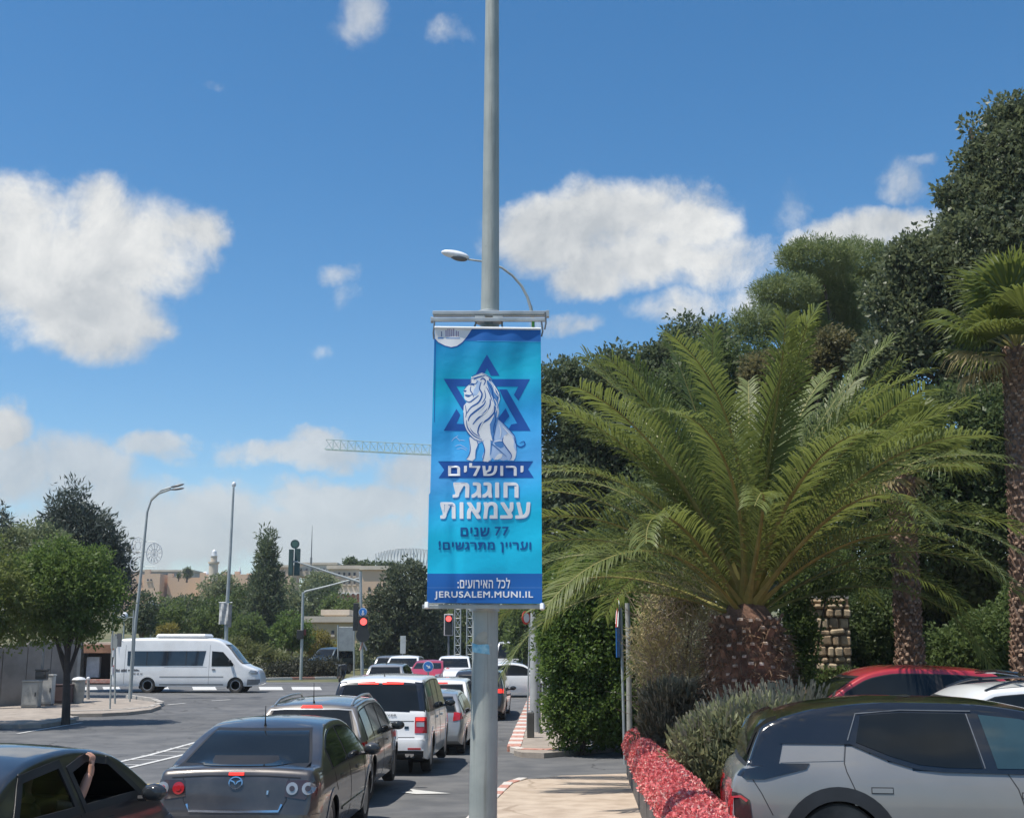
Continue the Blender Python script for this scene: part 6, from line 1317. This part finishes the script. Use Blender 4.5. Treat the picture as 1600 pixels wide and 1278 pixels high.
c.screen(1.12, 1.46, .12); c.side_glass([(.5, 1.3), (1.36, 2.5)]); c.patch('brake_light', 'B', rect(-.2, .2, 1.50, 1.53), LIT(), .015, .05); c.mir('tail_lamp', [(.45, .90), (.5, 1.03), (.8, 1.08), (.9, 1.0), (.86, .86)], REDL(), .012); c.mir('tail_lamp_lit', [(.6, .93), (.62, 1.0), (.8, 1.02), (.82, .93)], LIT(), .02, step=.05); c.patch('lower_bumper', 'B', rect(-.85, .85, .32, .5), RUB(), .02); c.plate(.82); c.finish(8, my=2.75)
c = Car('black_suv', 'black SUV seen right behind the banner pole', 'car', gloc(-1.18, 42.5), 3.0, blackP, 4.6, 1.9, 1.68, hatch_top(4.6, 1.68, 1.02, 1.08), belt=1.05, wheels=(.85, 3.6), wr=.35, roofw=.8)
c.screen(1.15, 1.5, .12); c.side_glass([(.5, 1.3), (1.36, 2.6)]); c.mir('tail_lamp', [(.55, .95), (.55, 1.05), (.88, 1.08), (.88, .92)], LIT(), .012); c.plate(.8); c.finish(8, my=2.9)
# white saloon crossing
c = Car('white_saloon', 'white saloon crossing behind the grey lamp post', 'car', gloc(at(720, 1060, 55.5).x, 55.5), 88, whiteP, 4.75, 1.8, 1.46, [(0, .6), (.03, .8), (.1, 1.0), (.4, 1.06), (.7, 1.1), (1.5, 1.4), (2.2, 1.46), (2.7, 1.4), (3.4, 1.02), (3.7, .95), (4.4, .78), (4.7, .62), (4.75, .5)], wheels=(.95, 3.75), wr=.33, roofw=.74)
c.side_glass([(1.0, 2.0), (2.06, 3.1)]); c.both('headlamp', [(4.3, .68), (4.4, .78), (4.62, .68), (4.6, .62)], CLEAR(), .01); c.line('door_seam', 'R', [(2.03, .93), (2.05, .4)], .012, RUB()); c.line('door_seam', 'R', [(3.1, .95), (3.1, .4)], .012, RUB()); c.finish(5, my=3.05)
# cars further off
far = [('car', 'silver estate roof showing above the large white SUV', gloc(-5.25, 51), 3, silverP, 4.5, 1.78, 1.55), ('car', 'grey car roof behind the silver estate', gloc(-6.6, 66), 3, paintm('paint_grey', (.22, .23, .24)), 4.5, 1.78, 1.62)]
for nm, lb, lc, hd_, pm_, L, W, H in far:
    c = Car('estate_car', lb, 'car', lc, hd_, pm_, L, W, H, hatch_top(L, H), wheels=(.9, 3.6), roofw=.75, res=.12); c.screen(1.04, H - .14, .13); c.side_glass([(.5, 1.3), (1.36, 2.6)]); c.mir('tail_lamp', [(.6, .80), (.62, 1.0), (.82, 1.0), (.86, .84)], REDL(), .012); c.aerial(.7, .3); c.finish(6, my=2.8)
def faced(name, lb, px, Y, pm_, L, W, H, hd_, top=None, belt=.95, wr=.33, cat='car'):
    p = at(px, 1030, Y); c = Car(name, lb, cat, (p.x, Y, G(Y)), hd_, pm_, L, W, H, top or hatch_top(L, H, belt + .02, belt + .05), belt=belt, wheels=(.9, L - .95), wr=wr, roofw=.8, res=.12)
    c.screen(belt + .1, H - .14, .12, rear=False, name='windscreen'); c.screen(belt + .12, H - .16, .12); c.side_glass([(.5, 1.3), (1.36, 2.6)]); c.mir('headlamp', [(.5, .62), (.52, .76), (.8, .8), (.78, .66)], CLEAR(), .012, 'F'); c.patch('grille', 'F', rect(-.35, .35, .45, .66), black_m, .01); c.plate(.42, side='F'); c.finish(6, my=L * .62, mz=belt + .05); return c
faced('off_road_car', 'dark blue grey off-road car facing us beyond the signal mast', 541, 93, teal_p, 4.5, 1.85, 1.85, 205, belt=1.1, wr=.38)
van_top = lambda L, H: [(0, .6), (.03, 1.2), (.06, H - .2), (.2, H - .03), (1, H), (L - 1.6, H), (L - 1.3, H - .08), (L - .75, 1.2), (L - .3, 1.05), (L - .05, .8), (L, .5)]
faced('white_car', 'white high-roofed car facing us left of the blue arrow sign', 642, 67, whiteP, 4.6, 1.85, 1.62, 183, hatch_top(4.6, 1.62, 1.0, 1.0), 1.0, .33)
faced('white_car', 'white high-roofed car facing us right of the blue arrow sign, beside the red signal pole', 716, 66, whiteP, 4.6, 1.85, 1.62, 182, hatch_top(4.6, 1.62, 1.0, 1.0), 1.0, .33)
faced('hatchback', 'red car facing us between the two white cars', 680, 65, redP, 4.0, 1.7, 1.42, 184)
faced('parked_van', 'pale grey van at the far end of the road right of the banner pole', 800, 86, paintm('paint_pale', (.5, .52, .54), metal=.1), 5.0, 1.95, 2.3, 182, van_top(5.0, 2.3), 1.15, .34, 'van')
# scooter by the kerb
sc_ = thing('motor_scooter', 'dark motor scooter parked at the kerb below the off-road car', 'scooter', spot(533, 1066), .3)
MB().lathe([(.14, -.05), (.24, -.05), (.26, 0), (.24, .05), (.14, .05)], (0, .6, .26), 'x', 20).build('wheel', TYRE(), sc_, smooth=True); MB().lathe([(.14, -.05), (.24, -.05), (.26, 0), (.24, .05), (.14, .05)], (0, -.6, .26), 'x', 20).build('wheel', TYRE(), sc_, smooth=True)
MB().prism([(-.75, .45), (-.5, .75), (.1, .72), (.15, .4), (.45, .35), (.5, .95), (.62, .95), (.6, .3), (.2, .22), (-.4, .3)], -.15, .15, lambda u, v, w: (w, u, v)).build('body', blackP, sc_, bevel=.03); MB().prism([(-.6, .76), (.0, .74), (.02, .82), (-.58, .86)], -.14, .14, lambda u, v, w: (w, u, v)).build('seat', black_m, sc_, bevel=.03)
MB().tube([(-.32, .5, 1.05), (0, .55, 1.0), (.32, .5, 1.05)], .018, 7).build('handlebar', steel_dark, sc_); MB().ball((0, .62, .95), (.09, .05, .08)).build('headlamp', CLEAR(), sc_, smooth=True); MB().tube([(-.3, .5, 1.05), (-.33, .5, 1.22)], .01, 5).build('mirror_stalk', steel_dark, sc_)
MB().box(-.2, .2, -.95, -.62, .72, 1.02).build('top_box', blackP, sc_, bevel=.03)
# long white minibus
p0 = at(182, 1077, 59.5)
c = Car('minibus', 'long white minibus with roof air conditioner crossing at the left', 'minibus', (p0.x, 59.5, G(59.5)), 90, whiteP, 7.0, 2.0, 2.5,
        [(0, .5), (.03, 1.0), (.06, 1.6), (.1, 2.2), (.22, 2.42), (.5, 2.49), (2, 2.52), (4.6, 2.50), (5.0, 2.42), (5.4, 2.15), (6.1, 1.38), (6.35, 1.24), (6.8, 1.05), (6.93, .85), (6.97, .7), (7.0, .5)], belt=[(0, 1.2), (7, 1.15)], roofw=.86, wheels=(1.74, 5.87), wr=.35, bot=.3, rc=.14, plan=[(0, .93), (.1, .97), (.5, 1), (5.6, 1), (6.3, .95), (6.75, .84), (7, .68)])
van_glass = mat('van_tinted_glass', (.02, .028, .04), rough=.06, coat=.4)
c.both('window', [(.74, 1.27), (.72, 1.92), (4.42, 1.93), (4.3, 1.25), (.8, 1.24)], van_glass, .01, .15); c.both('window', [(4.72, 1.22), (4.70, 1.92), (5.22, 1.88), (5.75, 1.32), (5.72, 1.22)], GLASS(), .01, .1); c.screen(1.35, 2.2, .1, rear=False, name='windscreen')
for x in (1.65, 2.6, 3.5): c.line('window_divider', 'R', [(x, 1.26), (x, 1.92)], .03, RUB(), .016, .12)
c.both('tail_lamp', [(.02, .85), (.03, 1.3), (.13, 1.3), (.13, .85)], REDL(), .012); c.both('headlamp', [(6.45, .92), (6.55, 1.05), (6.85, 1.0), (6.88, .85), (6.6, .85)], CLEAR(), .012); c.both('bumper', [(6.4, .35), (6.42, .62), (6.97, .62), (6.97, .38)], mat('bumper_grey', (.2, .2, .2)), .012); c.both('rubbing_strip', [(2.3, .72), (2.3, .76), (5.3, .76), (5.3, .72)], mat('bumper_grey', (.2, .2, .2)), .008, .2); c.both('sill', [(2.3, .36), (2.3, .40), (5.3, .40), (5.3, .36)], RUB(), .01, .2)
for x in (.62, 4.6, 5.78): c.line('door_seam', 'R', [(x, 2.2 if x < 5 else 1.3), (x, .4 if x < 5 else .9)], .014, mat('seam_grey', (.2, .2, .2)), .003, .15)
c.line('door_seam', 'R', [(2.5, 1.18), (4.5, 1.18)], .012, mat('seam_grey', (.2, .2, .2)), .003, .2)
tf2 = lambda u, v: c.hit('R', u, v)[0] + Vector((.012, 0, 0))
for (u0, v0, u1, v1, tx) in ((.2, .97, .75, 1.12, 'ACCES'), (.80, 1.0, 1.35, 1.1, 'mini bus'), (.9, .85, 1.55, .93, 'tour com')):
    b = MB(); n_ = int((u1 - u0) / .055)
    for i in range(n_):
        if random.random() < .85: q0 = u0 + i * .055; hh = random.uniform(.5, 1); b.add([tf2(q0, v0), tf2(q0 + .04, v0), tf2(q0 + .04, v0 + (v1 - v0) * hh), tf2(q0, v0 + (v1 - v0) * hh)], [(0, 1, 2, 3)])
    b.build('lettering', mat('dark_print', (.06, .06, .07)), c.root, fix=False)
c.both('door_handle', rect(4.75, 4.9, 1.05, 1.09), black_m, .03); MB().box(-.75, .75, 1.95, 4.35, 2.50, 2.72).build('air_conditioner', white_paint, c.root, bevel=.09)
c.finish(6, my=5.6, mz=1.45, mcol=black_m, rim=mat('van_hub', (.35, .36, .37), rough=.5, metal=.4))
# silver electric crossover in the foreground
YE = 10.75
pe = at(1130, 1270, YE)
c = Car('electric_crossover', 'silver grey crossover with black roof parked in the right foreground', 'car', (pe.x + .21, YE + 1.12, PZ - .06), 97, evP, 4.68, 1.88, 1.56,
        [(0, .70), (.012, .80), (.04, .90), (.09, .965), (.14, 1.0), (.24, 1.22), (.30, 1.335), (.42, 1.40), (.8, 1.50), (1.4, 1.555), (2.1, 1.545), (2.7, 1.46), (3.55, 1.06), (3.8, .98), (4.4, .82), (4.6, .70), (4.68, .55)],
        belt=[(0, .93), (4.68, .92)], roofw=.72, wheels=(.92, 3.82), wr=.36, bot=.2, crown=.035, rc=.08, res=.05)
cl_black = mat('arch_cladding', (.02, .021, .024), rough=.45, var=.2)
c.both('roof_side', [(.27, 1.33), (.42, 1.395), (.8, 1.495), (1.4, 1.55), (2.1, 1.54), (2.7, 1.455), (3.5, 1.08), (3.4, 1.0), (2.6, .985), (1.81, .995), (1.59, 1.015), (1.36, 1.08), (1.05, 1.21), (.45, 1.21), (.42, 1.10)], gblack, .004, .05)
me_ = c.body.data; me_.materials.append(gblack); spl = smooth_interp([(0, 1.04), (.40, 1.045), (.435, 1.215), (.5, 1.215), (1.05, 1.22), (1.36, 1.09), (1.59, 1.02), (1.81, 1.0), (3.5, 1.0), (3.75, 1.3), (4.6, 1.4)])
for pg in me_.polygons:
    if pg.center.z > spl(pg.center.y): pg.material_index = 1
c.both('window', [(1.10, 1.22), (1.16, 1.44), (1.5, 1.465), (2.05, 1.46), (2.13, 1.02), (1.83, 1.025), (1.61, 1.045), (1.38, 1.11)], GLASS(), .010, .05)
c.both('window', [(2.25, 1.02), (2.16, 1.455), (2.5, 1.42), (2.8, 1.34), (3.3, 1.1), (3.25, 1.02)], mat('clearer_glass', (.03, .06, .07), rough=.03, coat=.6), .010, .05)
c.line('window_trim', 'R', [(1.03, 1.235), (1.12, 1.455), (1.5, 1.49), (2.1, 1.485)], .008, steel_dark, .012, .04); c.line('window_trim', 'R', [(.45, 1.208), (1.05, 1.208), (1.36, 1.078), (1.59, 1.012), (1.81, .992), (2.6, .98), (3.4, .99)], .014, gblack, .014, .04)
c.line('pillar_line', 'R', [(2.06, 1.46), (2.15, 1.02)], .008, steel_dark, .012, .04)
c.both('side_fin', [(.10, 1.02), (.12, 1.07), (.36, 1.075), (.42, 1.225), (.48, 1.225), (.425, 1.022)], gblack, .008, .03)
c.both('quarter_panel', [(.425, 1.02), (.475, 1.212), (1.0, 1.212), (.98, 1.07), (.69, 1.06), (.45, 1.05)], evP, .004, .05)
c.patch('spoiler', 'T', [(-.66, .20), (.66, .20), (.68, .45), (-.68, .45)], gblack, .035, .08); c.both('dark_wing', [(.08, .935), (.12, .985), (.40, 1.04), (.69, 1.045), (.66, 1.0), (.3, .91), (.15, .905)], gblack, .010, .04)
c.screen(1.04, 1.30, .1); c.both('tail_lamp', [(-.0, .55), (.0, .76), (.03, .80), (.10, .79), (.17, .74), (.19, .5), (.18, .42)], mat('smoked_lens', (.05, .03, .032)), .012, .05); c.line('red_lamp_line', 'R', [(.02, .56), (.035, .755), (.10, .765), (.15, .73)], .022, REDL(), .018, .04); c.mir('tail_lamp', [(.45, .78), (.45, .82), (.8, .82), (.84, .5), (.76, .5), (.74, .76)], REDL(), .012); c.both('lamp_line', [(.03, .52), (.03, .74), (.045, .74), (.045, .52)], CLEAR(), .018, .05)
sm = mat('panel_gap', (.03, .03, .032), rough=.7)
c.line('door_seam', 'R', [(1.01, 1.205), (.985, 1.05), (1.0, .98), (1.10, .74), (1.12, .70)], .009, sm, .002, .04); c.line('door_seam', 'R', [(2.33, .98), (2.4, .86), (2.47, .6), (2.44, .3)], .009, sm, .002, .04); c.line('door_seam', 'R', [(3.5, .95), (3.45, .6), (3.3, .3)], .009, sm, .002, .04); c.line('bumper_seam', 'R', [(.2, .91), (.27, .80), (.36, .62)], .008, sm, .002, .04)
for y, z in ((1.2, .815), (2.43, .79)):
    c.patch('door_handle', 'R', rect(y, y + .17, z, z + .038), evP, .007, .04); c.line('handle_gap', 'R', [(y - .006, z - .006), (y + .176, z - .006), (y + .176, z + .044), (y - .006, z + .044), (y - .006, z - .006)], .0045, sm, .003, .04)
c.both('sill_trim', [(1.3, .22), (1.35, .36), (3.3, .36), (3.35, .22)], cl_black, .012, .1); c.finish(5, lip=cl_black, lipw=.085, my=3.1, mz=1.04, mcol=gblack)
MB().prism([(1.75, 1.585), (1.45, 1.585), (1.7, 1.60)], -.012, .012, lambda u, v, w: (w, u, v)).build('roof_fin', gblack, c.root)
# red hatch and white SUV behind it
p = at(1546, 1080, 17.0)
c = Car('hatchback', 'red hatchback parked facing left behind the silver crossover', 'car', (p.x + .75, 17.9, .47), -88, redP, 4.1, 1.75, 1.50, hatch_top(4.1, 1.5), wheels=(.75, 3.25), wr=.31, roofw=.76); c.screen(1.03, 1.36, .12); c.side_glass([(.5, 1.3), (1.36, 2.6)]); c.screen(1.05, 1.36, .12, rear=False, name='windscreen'); c.mir('headlamp', [(.5, .62), (.52, .76), (.8, .8), (.78, .66)], CLEAR(), .012, 'F'); c.finish(6, my=2.6)
p = at(1425, 1080, 13.9)
c = Car('suv', 'white SUV with roof bars parked between the red and silver cars', 'car', (p.x + .25, 14.9, .24), 90, whiteP, 4.5, 1.85, 1.60, hatch_top(4.5, 1.60, 1.0, 1.02, slope=.5), belt=.98, wheels=(.85, 3.5), wr=.34, roofw=.78); c.screen(1.1, 1.42, .12); c.side_glass([(.5, 1.3), (1.36, 2.6)]); c.rails(.7, 2.9, gblack); c.mir('tail_lamp', [(.6, .85), (.62, 1.02), (.82, 1.02), (.86, .86)], REDL(), .012); c.finish(8, my=2.8)
for y in (1.1, 2.2): MB().tube([(-.66, y, 1.72), (0, y, 1.74), (.66, y, 1.72)], .025, 7).build('roof_bar', gblack, c.root)
# dark car at the lower left with an arm at its window
hole = [(2.12, .98), (2.05, 1.28), (2.35, 1.345), (2.7, 1.29), (3.12, .985)]
hole2 = [(1.08, .98), (1.32, 1.28), (1.92, 1.335), (2.0, .98)]
pl_ = at(20, 1200, 10.0)
c = Car('black_saloon', 'dark blue-black car at the lower left with a hand on its open window', 'car', (-4.49, 8.0, .05), 8, blackP, 4.6, 1.8, 1.45,
        [(0, .50), (.02, .60), (.05, .72), (.09, .98), (.14, 1.02), (.3, 1.04), (.6, 1.08), (1.2, 1.32), (1.6, 1.40), (2.1, 1.43), (2.5, 1.40), (2.8, 1.34), (3.42, .97), (3.55, .86), (3.9, .68), (4.3, .56), (4.5, .50), (4.6, .44)], belt=[(0, .92), (4.5, .9)], roofw=.74, wheels=(.98, 3.65), wr=.32, holes=[(1, hole), (1, hole2), (-1, hole), (-1, hole2)])
c.screen(1.06, 1.31, .13); c.screen(1.08, 1.31, .12, rear=False, name='windscreen')
grow = lambda P, s: [(sum(p[0] for p in P) / len(P) + (a - sum(p[0] for p in P) / len(P)) * s, sum(p[1] for p in P) / len(P) + (b_ - sum(p[1] for p in P) / len(P)) * s) for a, b_ in P]
for h_ in (hole, hole2):
    for i_ in range(len(h_)):
        a_, b_ = Vector(h_[i_]), Vector(h_[(i_ + 1) % len(h_)]); e_ = (b_ - a_).normalized() * .025
        for sd_ in 'RL': c.line('window_frame', sd_, [a_ - e_, (a_ + b_) / 2, b_ + e_], .06, RUB(), .006 + .0015 * (i_ % 2), .04)
tg = bpy.data.materials.new('green_tinted_glass'); tg.use_nodes = True; N_ = NT(tg.node_tree); gl = N_.n.new('ShaderNodeBsdfGlossy'); gl.inputs['Roughness'].default_value = .03; tr_ = N_.n.new('ShaderNodeBsdfTransparent'); tr_.inputs[0].default_value = (.35, .45, .38, 1); fr_ = N_.n.new('ShaderNodeFresnel'); mx_ = N_.n.new('ShaderNodeMixShader'); N_.l.new(fr_.outputs[0], mx_.inputs[0]); N_.l.new(tr_.outputs[0], mx_.inputs[1]); N_.l.new(gl.outputs[0], mx_.inputs[2]); N_.l.new(mx_.outputs[0], tg.node_tree.nodes['Material Output'].inputs[0])
c.patch('window', 'R', hole2, tg, -.004, .08, skirt=False)
seatm = mat('seat_fabric', (.12, .11, .10), rough=.9, var=.2)
for x in (-.38, .38):
    MB().box(x - .24, x + .24, 1.9, 2.4, .35, .5).build('seat', seatm, c.root, bevel=.05); MB().prism([(1.85, .45), (2.05, .45), (1.9, 1.05), (1.78, 1.05)], x - .23, x + .23, lambda u, v, w: (w, u, v)).build('backrest', seatm, c.root, bevel=.04); MB().box(x - .13, x + .13, 1.74, 1.84, 1.07, 1.22).build('head_rest', seatm, c.root, bevel=.04)
MB().prism([(2.85, .5), (2.8, .85), (3.2, .93), (3.4, .93), (3.4, .5)], -.72, .72, lambda u, v, w: (w, u, v)).build('dashboard', black_m, c.root, bevel=.03)
MB().tube([(-.38 + .18 * math.cos(t * PI / 10), 2.68 + .05 * math.sin(t * PI / 10), .88 + .17 * math.sin(t * PI / 10)) for t in range(21)], .016, 6, False).build('steering_wheel', black_m, c.root)
c.line('door_seam', 'R', [(2.03, .95), (2.08, .6), (2.05, .3)], .01, RUB())
for y in (1.3, 2.35): c.patch('door_handle', 'R', rect(y, y + .19, .84, .875), blackP, .03, .05)
c.finish(10, my=3.05, mz=1.0); leftcar = c
# the passenger: seated body as one skin, arm raised to the top of the open window
def skinned(name, verts, edges, radii, m, parent, sub=2):
    me = bpy.data.meshes.new(name); me.from_pydata(verts, edges, []); o = bpy.data.objects.new(name, me); COL.objects.link(o); o.parent = parent; sk = o.modifiers.new('skin', 'SKIN'); sk.use_smooth_shade = True
    for i, r in enumerate(radii): me.skin_vertices[0].data[i].radius = (r, r) if not hasattr(r, '__len__') else r
    me.skin_vertices[0].data[0].use_root = True; ss = o.modifiers.new('sub', 'SUBSURF'); ss.levels = ss.render_levels = sub
    bpy.context.view_layer.update(); ev = o.evaluated_get(bpy.context.evaluated_depsgraph_get()); me2 = bpy.data.meshes.new_from_object(ev); o.modifiers.clear(); o.data = me2; me2.materials.clear(); me2.materials.append(m); return o
skin = mat('skin', (.50, .27, .19), rough=.55, var=.12, scale=8); shirt = mat('dark_shirt', (.03, .03, .035), rough=.9, var=.2)
h, nrm = leftcar.hit('R', 2.33, 1.33)
R_root = leftcar.root; pr_ = thing('person', 'passenger in the dark car resting a bare raised hand on the window frame', 'person', R_root.location[:]); pr_.rotation_euler = R_root.rotation_euler[:]
hx = h.x; W_ = Vector((hx + .045, 2.36, 1.235)); EL = Vector((hx - .02, 2.27, .97)); SH = Vector((.50, 1.99, 1.02))
vs = [(.38, 2.1, .55), (.38, 2.0, .8), (.38, 1.97, 1.02), (.38, 1.97, 1.10), (.38, 1.99, 1.20), (.38, 2.0, 1.30), tuple(SH), tuple(EL), tuple((EL + W_) / 2 + Vector((.01, 0, 0))), tuple(W_), (.24, 1.99, 1.0), (.2, 2.2, .8), (.28, 2.4, .75), (.42, 2.5, .58), (.44, 2.7, .4), (.32, 2.5, .58), (.30, 2.7, .4)]
ed = [(0, 1), (1, 2), (2, 3), (3, 4), (4, 5), (2, 6), (6, 7), (7, 8), (8, 9), (2, 10), (10, 11), (11, 12), (0, 13), (13, 14), (0, 15), (15, 16)]
body = skinned('body', vs, ed, [.14, .15, .13, .055, .085, .08, .06, .045, .043, .036, .06, .045, .03, .08, .06, .08, .06], skin, pr_)
palm = W_ + Vector((.01, .01, .075))
fv = [tuple(W_ - Vector((0, .005, .05))), tuple(W_ + Vector((.004, .005, .04))), tuple(palm)]; fe = [(0, 1), (1, 2)]; fr = [(.034, .030), (.042, .022), (.042, .018)]
for k, (dy, ln_) in enumerate(((-.032, .060), (-.011, .070), (.011, .066), (.031, .054))):
    b0 = palm + Vector((-.002, dy, .012)); b1 = b0 + Vector((.004, dy * .1, ln_ * .5)); b2 = b1 + Vector((-.022, 0, ln_ * .32)); b3 = b2 + Vector((-.024, 0, .004)); i0 = len(fv); fv += [tuple(b0), tuple(b1), tuple(b2), tuple(b3)]; fe += [(2, i0), (i0, i0 + 1), (i0 + 1, i0 + 2), (i0 + 2, i0 + 3)]; fr += [.010, .0095, .0085, .007]
i0 = len(fv); fv += [tuple(W_ + Vector((-.004, .040, .045))), tuple(W_ + Vector((-.012, .065, .075))), tuple(W_ + Vector((-.03, .072, .095)))]; fe += [(1, i0), (i0, i0 + 1), (i0 + 1, i0 + 2)]; fr += [.012, .010, .008]
hand = skinned('hand', fv, fe, fr, skin, pr_, 2)
skinned('shirt', [(.38, 2.1, .55), (.38, 2.0, .8), (.38, 1.97, 1.02), tuple(SH), tuple(SH.lerp(EL, .55)), (.24, 1.99, 1.0), (.21, 2.13, .86)], [(0, 1), (1, 2), (2, 3), (3, 4), (2, 5), (5, 6)], [.155, .165, .14, .075, .062, .075, .06], shirt, pr_)
MB().ball((.38, 1.975, 1.28), (.092, .10, .09)).build('hair', mat('dark_hair', (.02, .015, .012), rough=.8), pr_, smooth=True)
print('TRIS', sum(len(o.data.loop_triangles) or sum(len(p.vertices) - 2 for p in o.data.polygons) for o in bpy.data.objects if o.type == 'MESH') if False else len(bpy.data.objects))

# ================================================================ air
hm = bpy.data.materials.new('haze_air'); hm.use_nodes = True; nt_ = hm.node_tree; nt_.nodes.clear(); v_ = nt_.nodes.new('ShaderNodeVolumePrincipled'); ou = nt_.nodes.new('ShaderNodeOutputMaterial'); nt_.links.new(v_.outputs[0], ou.inputs['Volume'])
v_.inputs['Color'].default_value = (.86, .91, 1.0, 1); v_.inputs['Density'].default_value = .0003; v_.inputs['Anisotropy'].default_value = .2
hb = MB().box(-700, 700, -30, 700, -3, 60).build('haze', hm); tag(hb, 'thin pale air over the whole place', kind='stuff')
